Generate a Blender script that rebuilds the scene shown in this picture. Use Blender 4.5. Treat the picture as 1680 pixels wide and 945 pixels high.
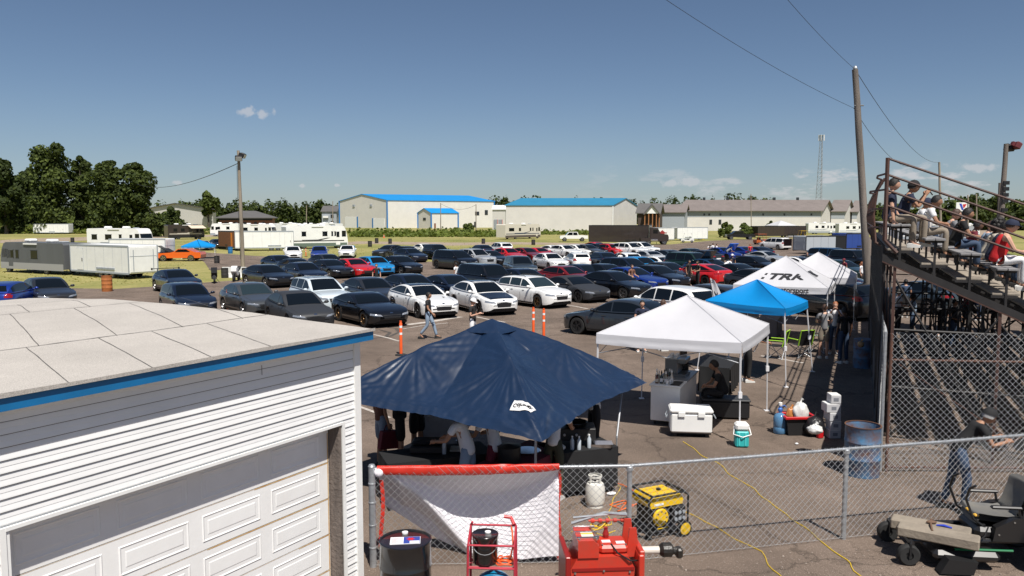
import bpy, bmesh, math, random
from math import sin, cos, atan, atan2, pi, sqrt, radians, hypot, exp
from mathutils import Vector, Matrix, noise
from mathutils.bvhtree import BVHTree
for o in list(bpy.data.objects): bpy.data.objects.remove(o)
SC = bpy.context.scene
COL = SC.collection
random.seed(7)

# ---------------- camera, sky, sun, exposure ----------------
PITCH = atan(113.5/1300); CH = 4.5
cam_d = bpy.data.cameras.new('camera'); cam = bpy.data.objects.new('camera', cam_d); COL.objects.link(cam)
cam.location = (0, 0, CH); cam.rotation_euler = (pi/2-PITCH, 0, 0)
cam_d.sensor_width = 36; cam_d.lens = 36*1300/1680; cam_d.clip_start = 0.1; cam_d.clip_end = 6000
SC.camera = cam
SUN = Vector((0.19, -0.55, 1.0)).normalized()        # towards the sun
sun_d = bpy.data.lights.new('sun', 'SUN'); sun_d.energy = 4.8; sun_d.angle = radians(0.53); sun_d.color = (1, 0.95, 0.88)
sun = bpy.data.objects.new('sun', sun_d); COL.objects.link(sun)
sun.rotation_euler = SUN.to_track_quat('Z', 'Y').to_euler()
sun.location = (0, -20, 40)
EXPOSURE = 0.38
SC.view_settings.view_transform = 'Standard'; SC.view_settings.look = 'None'
SC.view_settings.exposure = EXPOSURE; SC.view_settings.gamma = 1
W = bpy.data.worlds.new('World'); SC.world = W; W.use_nodes = True
wn = W.node_tree.nodes; wl = W.node_tree.links; wn.clear()
sky = wn.new('ShaderNodeTexSky'); sky.sky_type = 'NISHITA'; sky.sun_disc = False
sky.sun_elevation = math.asin(SUN.z); sky.sun_rotation = atan2(SUN.x, SUN.y)
sky.altitude = 0; sky.air_density = 0.75; sky.dust_density = 0.35; sky.ozone_density = 2.2
bg = wn.new('ShaderNodeBackground'); bg.inputs[1].default_value = 0.059
wo = wn.new('ShaderNodeOutputWorld')

def ray(px, py):
    dx = (px-840)/1300; dy = (472.5-py)/1300
    return Vector((dx, cos(PITCH)+dy*sin(PITCH), -sin(PITCH)+dy*cos(PITCH)))
def G(px, py, z=0.0):
    d = ray(px, py); t = (z-CH)/d.z; return Vector((d.x*t, d.y*t, z))
def D(px, py, Y):
    d = ray(px, py); t = Y/d.y; return Vector((d.x*t, Y, CH+d.z*t))

# clouds live in the sky itself, by direction
def wnode(t, **k):
    n = wn.new(t)
    for a, b in k.items(): setattr(n, a, b)
    return n
tc = wnode('ShaderNodeTexCoord')
def wmath(op, a, b=None, clamp=False):
    n = wnode('ShaderNodeMath', operation=op, use_clamp=clamp)
    for i, v in enumerate((a, b)):
        if v is None: continue
        if isinstance(v, (int, float)): n.inputs[i].default_value = v
        else: wl.new(v, n.inputs[i])
    return n.outputs[0]
nz = wnode('ShaderNodeTexNoise'); nz.inputs['Scale'].default_value = 16; nz.inputs['Detail'].default_value = 8; nz.inputs['Roughness'].default_value = 0.62
mp = wnode('ShaderNodeMapping'); mp.inputs['Scale'].default_value = (1, 1, 3.2)
wl.new(tc.outputs['Generated'], mp.inputs['Vector']); wl.new(mp.outputs[0], nz.inputs['Vector'])
nz2 = wnode('ShaderNodeTexNoise'); nz2.inputs['Scale'].default_value = 90; nz2.inputs['Detail'].default_value = 6
wl.new(tc.outputs['Generated'], nz2.inputs['Vector'])
sx = wnode('ShaderNodeSeparateXYZ'); wl.new(tc.outputs['Generated'], sx.inputs[0])
def band(v, lo, hi, a, b):
    n = wnode('ShaderNodeMapRange', interpolation_type='SMOOTHSTEP')
    wl.new(v, n.inputs[0])
    for i, q in enumerate((lo, hi, a, b)): n.inputs[i+1].default_value = q
    return n.outputs[0]
elev = sx.outputs[2]
low = wmath('MULTIPLY', band(elev, 0.008, 0.035, 0, 1), band(elev, 0.05, 0.078, 1, 0))
lat = band(sx.outputs[0], -0.02, 0.45, 0.0, 1)
cum = wmath('MULTIPLY', wmath('MULTIPLY', low, lat), band(nz.outputs[0], 0.53, 0.64, 0, 0.75))
mask = cum
for (px, py, r) in ((400, 183, .0125), (437, 187, .0115), (412, 186, .007), (290, 300, .0055), (495, 305, .0055), (553, 304, .004), (1130, 299, .022), (1100, 300, .012), (1600, 274, .024)):
    d = ray(px, py).normalized()
    s = wnode('ShaderNodeVectorMath', operation='SUBTRACT'); wl.new(tc.outputs['Generated'], s.inputs[0]); s.inputs[1].default_value = d
    m2 = wnode('ShaderNodeVectorMath', operation='MULTIPLY'); wl.new(s.outputs[0], m2.inputs[0]); m2.inputs[1].default_value = (1, 1, 2.1 if r < .02 else 4.5)
    L = wnode('ShaderNodeVectorMath', operation='LENGTH'); wl.new(m2.outputs[0], L.inputs[0])
    q = wmath('ADD', wmath('DIVIDE', L.outputs['Value'], r), wmath('MULTIPLY', wmath('SUBTRACT', nz2.outputs[0], 0.5), 3.2))
    mask = wmath('MAXIMUM', mask, band(q, 0.35, 1.1, 0.55, 0))
hz_ = wmath('MULTIPLY', band(elev, -0.02, 0.16, 0.36, 0), 1.0)
grade = wnode('ShaderNodeMix', data_type='RGBA'); grade.inputs['B'].default_value = (3.6, 4.4, 5.2, 1)
wl.new(hz_, grade.inputs['Factor']); wl.new(sky.outputs[0], grade.inputs['A'])
cm = wnode('ShaderNodeMix', data_type='RGBA'); cm.inputs['B'].default_value = (8.0, 8.0, 8.3, 1)
wl.new(mask, cm.inputs['Factor']); wl.new(grade.outputs['Result'], cm.inputs['A'])
wl.new(cm.outputs['Result'], bg.inputs[0]); wl.new(bg.outputs[0], wo.inputs[0])

# ---------------- helpers ----------------
MATS = {}
def mat(name, col, rough=.6, metal=0., var=0., vscale=3., bump=0., bscale=40., coat=0., spec=.5, emit=None, alpha=1., trans=0., var2=None, streak=False):
    if name in MATS: return MATS[name]
    m = bpy.data.materials.new(name); m.use_nodes = True
    n = m.node_tree.nodes; l = m.node_tree.links; b = n['Principled BSDF']
    col = tuple(col)+(1,) if len(col) == 3 else col
    b.inputs['Base Color'].default_value = col; b.inputs['Roughness'].default_value = rough; b.inputs['Metallic'].default_value = metal
    b.inputs['Coat Weight'].default_value = coat; b.inputs['Coat Roughness'].default_value = .04; b.inputs['Specular IOR Level'].default_value = spec
    b.inputs['Alpha'].default_value = alpha; b.inputs['Transmission Weight'].default_value = trans
    t = n.new('ShaderNodeTexCoord')
    if var > 0 or var2:
        z = n.new('ShaderNodeTexNoise'); z.inputs['Scale'].default_value = vscale; z.inputs['Detail'].default_value = 6; z.inputs['Roughness'].default_value = .65
        if streak:
            mm = n.new('ShaderNodeMapping'); mm.inputs['Scale'].default_value = (1, 1, .12); l.new(t.outputs['Object'], mm.inputs[0]); l.new(mm.outputs[0], z.inputs['Vector'])
        else: l.new(t.outputs['Object'], z.inputs['Vector'])
        r = n.new('ShaderNodeValToRGB'); r.color_ramp.elements[0].position = .3; r.color_ramp.elements[1].position = .7
        c2 = var2+(1,) if var2 else tuple(min(1, c*(1+var)) for c in col[:3])+(1,)
        c1 = col if var2 else tuple(c*(1-var) for c in col[:3])+(1,)
        r.color_ramp.elements[0].color = c1; r.color_ramp.elements[1].color = c2
        l.new(z.outputs[0], r.inputs[0]); l.new(r.outputs[0], b.inputs['Base Color'])
    if bump > 0:
        z2 = n.new('ShaderNodeTexNoise'); z2.inputs['Scale'].default_value = bscale; z2.inputs['Detail'].default_value = 4
        l.new(t.outputs['Object'], z2.inputs['Vector'])
        bp = n.new('ShaderNodeBump'); bp.inputs['Strength'].default_value = bump; bp.inputs['Distance'].default_value = .02
        l.new(z2.outputs[0], bp.inputs['Height']); l.new(bp.outputs[0], b.inputs['Normal'])
    MATS[name] = m; return m

class MB:
    def __init__(s): s.v = []; s.f = []; s.m = []; s.mats = []; s.cur = 0; s.T = None
    def use(s, m):
        if m not in s.mats: s.mats.append(m)
        s.cur = s.mats.index(m); return s
    def add(s, vs, fs):
        b = len(s.v)
        s.v += [tuple(s.T @ Vector(p)) for p in vs] if s.T else [tuple(p) for p in vs]
        s.f += [tuple(b+i for i in f) for f in fs]; s.m += [s.cur]*len(fs)
        return s
    def box(s, x0, x1, y0, y1, z0, z1, bev=0.):
        if x0 > x1: x0, x1 = x1, x0
        if y0 > y1: y0, y1 = y1, y0
        if z0 > z1: z0, z1 = z1, z0
        if bev > 0:
            b = min(bev, (x1-x0)/2.01, (y1-y0)/2.01, (z1-z0)/2.01)
            ring = lambda i, z: [(x0+i+b*0, y0+i, z)]
            vs = []
            def rr(ins, z):
                a, c, d, e = x0+ins, x1-ins, y0+ins, y1-ins
                k = b if ins == 0 else b*.0
                return [(a+k, d, z), (c-k, d, z), (c, d+k, z), (c, e-k, z), (c-k, e, z), (a+k, e, z), (a, e-k, z), (a, d+k, z)]
            def rr2(ins, k, z):
                a, c, d, e = x0+ins, x1-ins, y0+ins, y1-ins
                return [(a+k, d, z), (c-k, d, z), (c, d+k, z), (c, e-k, z), (c-k, e, z), (a+k, e, z), (a, e-k, z), (a, d+k, z)]
            L = [rr2(b, b*.3, z0), rr2(0, b, z0+b), rr2(0, b, z1-b), rr2(b, b*.3, z1)]
            for q in L: vs += q
            fs = [tuple(range(7, -1, -1)), tuple(range(24, 32))]
            for k in range(3):
                for i in range(8):
                    j = (i+1) % 8; fs.append((k*8+i, k*8+j, k*8+8+j, k*8+8+i))
            return s.add(vs, fs)
        vs = [(x0, y0, z0), (x1, y0, z0), (x1, y1, z0), (x0, y1, z0), (x0, y0, z1), (x1, y0, z1), (x1, y1, z1), (x0, y1, z1)]
        return s.add(vs, [(0, 3, 2, 1), (4, 5, 6, 7), (0, 1, 5, 4), (1, 2, 6, 5), (2, 3, 7, 6), (3, 0, 4, 7)])
    def cbox(s, c, sx, sy, sz, bev=0.): return s.box(c[0]-sx/2, c[0]+sx/2, c[1]-sy/2, c[1]+sy/2, c[2]-sz/2, c[2]+sz/2, bev)
    def quad(s, a, b, c, d): return s.add([a, b, c, d], [(0, 1, 2, 3)])
    def tube(s, pts, r, n=8, cap=True):
        pts = [Vector(p) for p in pts]; rs = r if isinstance(r, (list, tuple)) else [r]*len(pts)
        vs = []; fs = []; up = Vector((0, 0, 1)); pu = None
        for i, p in enumerate(pts):
            d = (pts[min(i+1, len(pts)-1)]-pts[max(i-1, 0)])
            d = d.normalized() if d.length > 1e-9 else Vector((0, 0, 1))
            if pu is None:
                pu = up if abs(d.z) < .95 else Vector((1, 0, 0))
            a = d.cross(pu)
            if a.length < 1e-4: a = d.cross(Vector((1, .1, 0)))
            a.normalize(); b = a.cross(d).normalized(); pu = b
            for k in range(n):
                t = 2*pi*k/n; vs.append(p+a*cos(t)*rs[i]+b*sin(t)*rs[i])
        for i in range(len(pts)-1):
            for k in range(n):
                j = (k+1) % n; fs.append((i*n+k, i*n+j, (i+1)*n+j, (i+1)*n+k))
        if cap: fs.append(tuple(range(n-1, -1, -1))); fs.append(tuple((len(pts)-1)*n+k for k in range(n)))
        return s.add(vs, fs)
    def lathe(s, prof, n=16, c=(0, 0, 0), axis='z', cap=True):
        vs = []; fs = []
        for r, h in prof:
            for k in range(n):
                t = 2*pi*k/n; a, b = r*cos(t), r*sin(t)
                p = {'z': (a, b, h), 'x': (h, a, b), 'y': (b, h, a)}[axis]
                vs.append((p[0]+c[0], p[1]+c[1], p[2]+c[2]))
        for i in range(len(prof)-1):
            for k in range(n):
                j = (k+1) % n; fs.append((i*n+k, i*n+j, (i+1)*n+j, (i+1)*n+k))
        if cap:
            if prof[0][0] > 1e-5: fs.append(tuple(range(n-1, -1, -1)))
            if prof[-1][0] > 1e-5: fs.append(tuple((len(prof)-1)*n+k for k in range(n)))
        return s.add(vs, fs)
    def prism(s, poly, h0, h1, axis='y'):
        # poly in (x,z) extruded along y ('y'), in (y,z) along x ('x'), in (x,y) along z ('z')
        f = {'y': lambda a, b, h: (a, h, b), 'x': lambda a, b, h: (h, a, b), 'z': lambda a, b, h: (a, b, h)}[axis]
        n = len(poly); vs = [f(a, b, h0) for a, b in poly]+[f(a, b, h1) for a, b in poly]
        fs = [tuple(range(n)), tuple(range(2*n-1, n-1, -1))]+[(i, n+i, n+(i+1) % n, (i+1) % n) for i in range(n)]
        return s.add(vs, fs)
    def ball(s, c, r, n=10, m=7, sc=(1, 1, 1)):
        vs = [(c[0], c[1], c[2]-r*sc[2])]; fs = []
        for i in range(1, m):
            ph = -pi/2+pi*i/m
            for k in range(n):
                t = 2*pi*k/n; vs.append((c[0]+r*sc[0]*cos(ph)*cos(t), c[1]+r*sc[1]*cos(ph)*sin(t), c[2]+r*sc[2]*sin(ph)))
        vs.append((c[0], c[1], c[2]+r*sc[2])); L = len(vs)-1
        for k in range(n):
            j = (k+1) % n; fs.append((0, 1+j, 1+k)); fs.append((L, 1+(m-2)*n+k, 1+(m-2)*n+j))
        for i in range(m-2):
            for k in range(n):
                j = (k+1) % n; fs.append((1+i*n+k, 1+i*n+j, 1+(i+1)*n+j, 1+(i+1)*n+k))
        return s.add(vs, fs)
    def grid(s, fn, nu, nv):
        vs = [fn(i/nu, j/nv) for j in range(nv+1) for i in range(nu+1)]
        fs = [(j*(nu+1)+i, j*(nu+1)+i+1, (j+1)*(nu+1)+i+1, (j+1)*(nu+1)+i) for j in range(nv) for i in range(nu)]
        return s.add(vs, fs)
    def mesh(s, name, smooth=False, fix=True):
        me = bpy.data.meshes.new(name); me.from_pydata(s.v, [], s.f)
        for m in s.mats: me.materials.append(m)
        if len(s.mats) > 1: me.polygons.foreach_set('material_index', s.m)
        if fix:
            bm = bmesh.new(); bm.from_mesh(me); bmesh.ops.recalc_face_normals(bm, faces=bm.faces); bm.to_mesh(me); bm.free()
        if smooth: 
            me.polygons.foreach_set('use_smooth', [True]*len(me.polygons))
            if smooth != 2: me.set_sharp_from_angle(angle=radians(38))
        me.update(); return me
    def build(s, name, m=None, parent=None, smooth=False, world=False, fix=True):
        if m is not None:
            s.mats = [m]; s.m = [0]*len(s.f)
        if world and parent is not None:
            iv = parent.matrix_basis.inverted(); s.v = [tuple(iv @ Vector(p)) for p in s.v]
        o = bpy.data.objects.new(name, s.mesh(name, smooth, fix)); COL.objects.link(o)
        if parent is not None: o.parent = parent
        return o
def tag(o, label=None, cat=None, group=None, kind=None):
    if label: o['label'] = label
    if cat: o['category'] = cat
    if group: o['group'] = group
    if kind: o['kind'] = kind
    return o
def thing(name, label, cat, loc=(0, 0, 0), rz=0., group=None):
    o = bpy.data.objects.new(name, None); COL.objects.link(o); o.empty_display_size = .2
    o.location = loc; o.rotation_euler = (0, 0, rz)
    o.matrix_basis = Matrix.Translation(Vector(loc)) @ Matrix.Rotation(rz, 4, 'Z')
    return tag(o, label, cat, group)
KIDS = {}
def dup(root, loc=None, rz=None, label=None, group=None, sub=None, scale=None):
    def cp(o, par):
        c = o.copy(); COL.objects.link(c)
        if par is not None: c.parent = par
        for ch in [k for k in ALLC(o)]: cp(ch, c)
        if sub and c.type == 'MESH':
            for i, sl in enumerate(c.material_slots):
                if sl.material in sub:
                    sl.link = 'OBJECT'; sl.material = sub[c.data.materials[i]]
        return c
    r = cp(root, None)
    if loc is not None: r.location = loc
    if rz is not None: r.rotation_euler = (0, 0, rz)
    if scale: r.scale = scale if not isinstance(scale, (int, float)) else (scale,)*3
    if label: r['label'] = label
    if group: r['group'] = group
    return r
def ALLC(o): return list(o.children)
def text_mb(mb, s, size, place, depth=.004, bold=False, shear=0.):
    cu = bpy.data.curves.new('t', 'FONT'); cu.body = s; cu.size = size; cu.extrude = depth; cu.align_x = 'CENTER'; cu.align_y = 'CENTER'; cu.shear = shear
    if bold: cu.offset = size*.03
    o = bpy.data.objects.new('t', cu); COL.objects.link(o)
    dg = bpy.context.evaluated_depsgraph_get(); dg.update(); me = bpy.data.meshes.new_from_object(o.evaluated_get(dg))
    vs = [place(v.co.x, v.co.y, v.co.z) for v in me.vertices]; fs = [tuple(p.vertices) for p in me.polygons]
    mb.add(vs, fs); bpy.data.objects.remove(o); bpy.data.curves.remove(cu); bpy.data.meshes.remove(me)

WHITE = mat('white_paint', (.78, .78, .76), .45, var=.05, vscale=2)
BLACK = mat('black_plastic', (.012, .012, .013), .5)
STEEL = mat('galvanized_steel', (.42, .44, .46), .45, .6, var=.2, vscale=14)
RUBBER = mat('rubber', (.018, .018, .018), .85, var=.3, vscale=9)
CHROME = mat('chrome', (.7, .7, .72), .12, 1.)
WOOD = mat('weathered_wood', (.20, .165, .13), .9, var=.35, vscale=6, bump=.4, bscale=30, streak=True)
# ---------------- ground, lots, grass, paths ----------------
def ground_mat(name, ramp, s1, s2, s3, rough=.95, bump=.5, cracks=False, patch=None):
    m = bpy.data.materials.new(name); m.use_nodes = True; n = m.node_tree.nodes; l = m.node_tree.links; b = n['Principled BSDF']
    t = n.new('ShaderNodeTexCoord'); b.inputs['Roughness'].default_value = rough; b.inputs['Specular IOR Level'].default_value = .25
    def nz(sc, det=6, ro=.6):
        z = n.new('ShaderNodeTexNoise'); z.inputs['Scale'].default_value = sc; z.inputs['Detail'].default_value = det; z.inputs['Roughness'].default_value = ro
        l.new(t.outputs['Object'], z.inputs['Vector']); return z
    def mth(op, a, b_=None):
        q = n.new('ShaderNodeMath'); q.operation = op; 
        for i, v in enumerate((a, b_)):
            if v is None: continue
            if isinstance(v, (int, float)): q.inputs[i].default_value = v
            else: l.new(v, q.inputs[i])
        return q.outputs[0]
    a = nz(s1); c = nz(s2); d = nz(s3, 3)
    sm = mth('ADD', mth('ADD', mth('MULTIPLY', a.outputs[0], .4), mth('MULTIPLY', c.outputs[0], .25)), mth('MULTIPLY', d.outputs[0], .35))
    r = n.new('ShaderNodeValToRGB'); cr = r.color_ramp
    while len(cr.elements) < len(ramp): cr.elements.new(.5)
    for e, (p, cc) in zip(cr.elements, ramp): e.position = p; e.color = cc+(1,)
    l.new(sm, r.inputs[0]); out = r.outputs[0]; h = sm
    if cracks:
        v = n.new('ShaderNodeTexVoronoi'); v.feature = 'DISTANCE_TO_EDGE'; v.inputs['Scale'].default_value = .42
        ad = n.new('ShaderNodeMix'); ad.data_type = 'VECTOR'; ad.inputs['Factor'].default_value = .5
        w2 = nz(.9, 8, .7); l.new(t.outputs['Object'], ad.inputs['A']); l.new(w2.outputs['Color'], ad.inputs['B'])
        mm = n.new('ShaderNodeVectorMath'); mm.operation = 'SCALE'; mm.inputs['Scale'].default_value = 1.25; l.new(ad.outputs[1], mm.inputs[0])
        l.new(mm.outputs[0], v.inputs['Vector'])
        ck = n.new('ShaderNodeMapRange'); ck.inputs[1].default_value = .002; ck.inputs[2].default_value = .009; ck.inputs[3].default_value = .62; ck.inputs[4].default_value = 1
        l.new(v.outputs['Distance'], ck.inputs[0])
        v3 = n.new('ShaderNodeTexVoronoi'); v3.feature = 'DISTANCE_TO_EDGE'; v3.inputs['Scale'].default_value = 4.2; l.new(mm.outputs[0], v3.inputs['Vector'])
        ck3 = n.new('ShaderNodeMapRange'); ck3.inputs[1].default_value = .006; ck3.inputs[2].default_value = .03; ck3.inputs[3].default_value = .62; ck3.inputs[4].default_value = 1
        l.new(v3.outputs['Distance'], ck3.inputs[0])
        # fine map cracking only on worn patches
        wp = nz(.23, 3); wm = n.new('ShaderNodeMapRange'); wm.inputs[1].default_value = .48; wm.inputs[2].default_value = .58; l.new(wp.outputs[0], wm.inputs[0])
        k3 = mth('SUBTRACT', 1, mth('MULTIPLY', mth('SUBTRACT', 1, ck3.outputs[0]), wm.outputs[0]))
        kk = mth('MULTIPLY', ck.outputs[0], k3)
        # light aggregate speckle
        sp = n.new('ShaderNodeTexVoronoi'); sp.inputs['Scale'].default_value = 48; l.new(t.outputs['Object'], sp.inputs['Vector'])
        sm2 = n.new('ShaderNodeMapRange'); sm2.inputs[1].default_value = .05; sm2.inputs[2].default_value = .35; sm2.inputs[3].default_value = 2.0; sm2.inputs[4].default_value = .74
        l.new(sp.outputs['Distance'], sm2.inputs[0])
        # dark oily stains and light dusty sweeps
        st = nz(.5, 4, .5); s4 = n.new('ShaderNodeMapRange'); s4.inputs[1].default_value = .32; s4.inputs[2].default_value = .68; s4.inputs[3].default_value = .76; s4.inputs[4].default_value = 1.22
        l.new(st.outputs[0], s4.inputs[0])
        fac = mth('MULTIPLY', mth('MULTIPLY', kk, sm2.outputs[0]), s4.outputs[0])
        mx = n.new('ShaderNodeVectorMath'); mx.operation = 'SCALE'; l.new(out, mx.inputs[0]); l.new(fac, mx.inputs['Scale'])
        out = mx.outputs[0]; h = mth('MULTIPLY', fac, .6)
    l.new(out, b.inputs['Base Color'])
    bp = n.new('ShaderNodeBump'); bp.inputs['Strength'].default_value = bump; bp.inputs['Distance'].default_value = .03
    l.new(h, bp.inputs['Height']); l.new(bp.outputs[0], b.inputs['Normal'])
    MATS[name] = m; return m
GRASS = ground_mat('grass', [(.30, (.10, .125, .028)), (.44, (.185, .19, .055)), (.54, (.29, .26, .095)), (.70, (.40, .32, .16))], .035, .4, 4.)
ASPH = ground_mat('asphalt', [(.30, (.136, .106, .086)), (.5, (.200, .153, .122)), (.70, (.268, .208, .168))], .12, 2.2, 45., cracks=True, bump=.5)
DIRT = ground_mat('gravel', [(.3, (.2, .155, .115)), (.5, (.30, .24, .18)), (.7, (.40, .32, .25))], .3, 3., 30.)
def sheet(name, pts, m, z):
    mb = MB(); mb.add([(p[0], p[1], z) for p in pts], [tuple(range(len(pts)))]); o = mb.build(name, m, fix=False)
    if o.data.polygons[0].normal.z < 0: o.data.flip_normals()
    return tag(o, kind='structure')
sheet('ground', [(-3000, -60), (3000, -60), (3000, 4000), (-3000, 4000)], GRASS, 0)
gp = lambda L: [G(x, y) for x, y in L]
lot = [(-40, -20), (-60, 25)]+[tuple(G(x, y)[:2]) for x, y in
    [(-60, 458), (0, 462), (60, 470), (124, 473), (190, 474), (254, 470), (330, 464), (400, 459), (452, 452), (455, 440), (470, 428), (540, 429), (600, 431), (680, 430), (716, 429), (745, 424), (800, 416), (870, 409), (960, 404), (1060, 402), (1100, 401), (1165, 395), (1240, 392), (1330, 391), (1480, 388), (1530, 389), (1556, 398), (1590, 418), (1640, 450), (1700, 500)]]+[(60, 60), (60, -20)]
sheet('parking_lot', lot, ASPH, .004)
sheet('asphalt_lane', gp([(345, 444), (335, 430), (318, 420), (335, 414), (420, 420), (500, 424), (560, 429), (520, 434), (470, 436), (455, 443), (400, 441)]), ASPH, .009)
sheet('gravel_track', gp([(480, 402), (590, 396), (760, 398), (830, 397), (960, 399), (960, 402), (830, 401), (740, 403), (600, 400), (480, 406)]), DIRT, .006)
sheet('gravel_lane', gp([(0, 394), (60, 391), (140, 389), (260, 387), (420, 384), (560, 383), (560, 386), (420, 387), (270, 390), (130, 395), (0, 399)]), DIRT, .006)
sheet('track_road', gp([(1545, 398), (1575, 383), (1605, 373), (1625, 367), (1640, 367), (1640, 373), (1630, 385), (1622, 402), (1570, 415)]), DIRT, .01)
PLINE = mat('road_paint', (.60, .57, .52), .85, var2=(.26, .21, .18), vscale=5)
def stripe(name, pts, w, z=.009):
    P = [G(x, y) for x, y in pts]; vs = []; fs = []
    for i, p in enumerate(P):
        d = (P[min(i+1, len(P)-1)]-P[max(i-1, 0)]).normalized(); nrm = Vector((-d.y, d.x, 0))*w/2
        vs += [(p.x+nrm.x, p.y+nrm.y, z), (p.x-nrm.x, p.y-nrm.y, z)]
    for i in range(len(P)-1): fs.append((2*i, 2*i+1, 2*i+3, 2*i+2))
    mb = MB(); mb.add(vs, fs); return mb
def mark(pts, w=.14, z=.0095):
    return tag(stripe('painted_marking', pts, w, z).build('painted_marking', PLINE), kind='structure')
for pts, w in [([(585, 666), (610, 675), (640, 686)], .10), ([(612, 549), (634, 554), (655, 560)], .12), ([(668, 533), (700, 529), (755, 520)], .35), ([(781, 520), (800, 524), (829, 529)], .14),
               ([(925, 500), (945, 503), (965, 507)], .14), ([(905, 493), (1010, 499)], .10), ([(1248, 584), (1275, 588), (1318, 596)], .12), ([(620, 520), (660, 523)], .12), ([(1106, 463), (1160, 466)], .25),
               ([(660, 540), (690, 535), (735, 530)], .1)]:
    mark(pts, w)
# tyre marks curving on the lot
SKID = mat('skid_rubber', (.07, .06, .052), .9, var=.3, vscale=2)
for pts in ([(605, 556), (640, 552), (655, 545), (650, 539), (625, 536)], [(585, 546), (622, 541), (640, 546), (632, 553)], [(700, 585), (760, 556), (860, 540)]):
    tag(stripe('skid', pts, .16, .008).build('tyre_mark', SKID), kind='structure')

rnd = random.Random(77); mb = MB()
for _ in range(1500):
    px = 560+1140*rnd.random(); py = 760+190*rnd.random()**.8; p = G(px, py); s_ = .004+.010*rnd.random()**3
    mb.ball((p.x, p.y, .006+s_*.4), s_, 5, 4, (1.2, 1, .7))
tag(mb.build('loose_gravel', mat('pebble', (.30, .25, .21), .9, var=.4, vscale=9), smooth=True), 'loose pebbles strewn over the asphalt around the low fence', 'gravel', None, 'stuff')
# ---------------- vegetation ----------------
def leafmat(name, c, tl=.25):
    m = mat(name, c, .75, var=.45, vscale=.35, spec=.25); b = m.node_tree.nodes['Principled BSDF']
    n = m.node_tree.nodes; l = m.node_tree.links
    tr = n.new('ShaderNodeBsdfTranslucent'); tr.inputs[0].default_value = (c[0]*1.6, c[1]*1.7, c[2], 1); mx = n.new('ShaderNodeMixShader'); mx.inputs[0].default_value = tl
    o = n['Material Output']; l.new(b.outputs[0], mx.inputs[1]); l.new(tr.outputs[0], mx.inputs[2]); l.new(mx.outputs[0], o.inputs[0]); return m
LEAF1 = leafmat('leaves_dark', (.034, .050, .012)); LEAF2 = leafmat('leaves_mid', (.066, .088, .018)); LEAF3 = leafmat('leaves_light', (.10, .13, .028))
WEED = leafmat('weeds', (.11, .14, .025)); WEEDG = leafmat('meadow_grass', (.24, .24, .06)); WEEDY = leafmat('dry_weeds', (.34, .29, .11))
BARK = mat('bark', (.09, .075, .06), .95, var=.4, vscale=2, bump=.5, bscale=8)
def leaves(mb, c, r, n, s, rnd, mats, sc=(1, 1, 1), flat=.0, lo=.45):
    c = Vector(c)
    for _ in range(n):
        d = Vector((rnd.gauss(0, 1), rnd.gauss(0, 1), rnd.gauss(0, 1))).normalized()
        if d.z < -.3 and rnd.random() < .5: d.z = -d.z
        q = lo+(1-lo)*rnd.random()**.6; q *= 1+.22*noise.noise(c+d*1.7)
        p = c+Vector((d.x*r*sc[0], d.y*r*sc[1], d.z*r*sc[2]))*q
        nn = (d+Vector((rnd.gauss(0, .6), rnd.gauss(0, .6), rnd.gauss(0, .6)+.3))).normalized()
        a = nn.cross(Vector((rnd.random()-.5, rnd.random()-.5, rnd.random()))).normalized(); b = nn.cross(a); k = s*(.55+rnd.random()*.9)
        mb.use(mats[0] if rnd.random() < .45 else (mats[1] if rnd.random() < .75 else mats[2]))
        mb.add([p-a*k*.5-b*k*.3, p+a*k*.2-b*k*.55, p+a*k*.6+b*k*.1, p-a*k*.1+b*k*.6], [(0, 1, 2, 3)])
def tree(x, y, h, rad, label, seed, group=None, name='broadleaf_tree', lobes=16, n=260, s=.62, mats=(LEAF1, LEAF2, LEAF3), cat='tree', trunk_h=.12, prof=None, z0=0):
    rnd = random.Random(seed); t = thing(name, label, cat, (x, y, z0), 0, group)
    tr = MB(); tr.tube([(0, 0, -.2), (.1, 0, h*.25), (-.1, .1, h*.5), (.1, 0, h*.8)], [rad*.085+.12, rad*.07+.08, rad*.05+.05, .05], 8)
    cr = MB(); prof = prof or (lambda q: sin(pi*min(1, q*.80+.16))**.7)
    for i in range(lobes):
        q = (i+.5)/lobes; z = h*(trunk_h+(1-trunk_h)*q*.93); rr = rad*prof(q); a = rnd.random()*2*pi+i*2.4; k = rr*.62*(rnd.random()**.5)
        c = Vector((cos(a)*k, sin(a)*k, z)); br = rr*(.34+.26*rnd.random())
        tr.tube([(0, 0, max(.3, z*.6)), (c.x*.6, c.y*.6, z*.85), tuple(c)], [.05+rad*.02, .06, .03], 5)
        leaves(cr, c, br, n, s, rnd, mats, (1, 1, .85+.3*rnd.random()))
    tr.build('trunk', BARK, t, smooth=True); cr.build('crown', None, t, fix=False); return t
def gx(px, Y): return D(px, 400, Y).x
def ztop(py, Y): return D(840, py, Y).z
TG = 'tall trees at the left edge'
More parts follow.
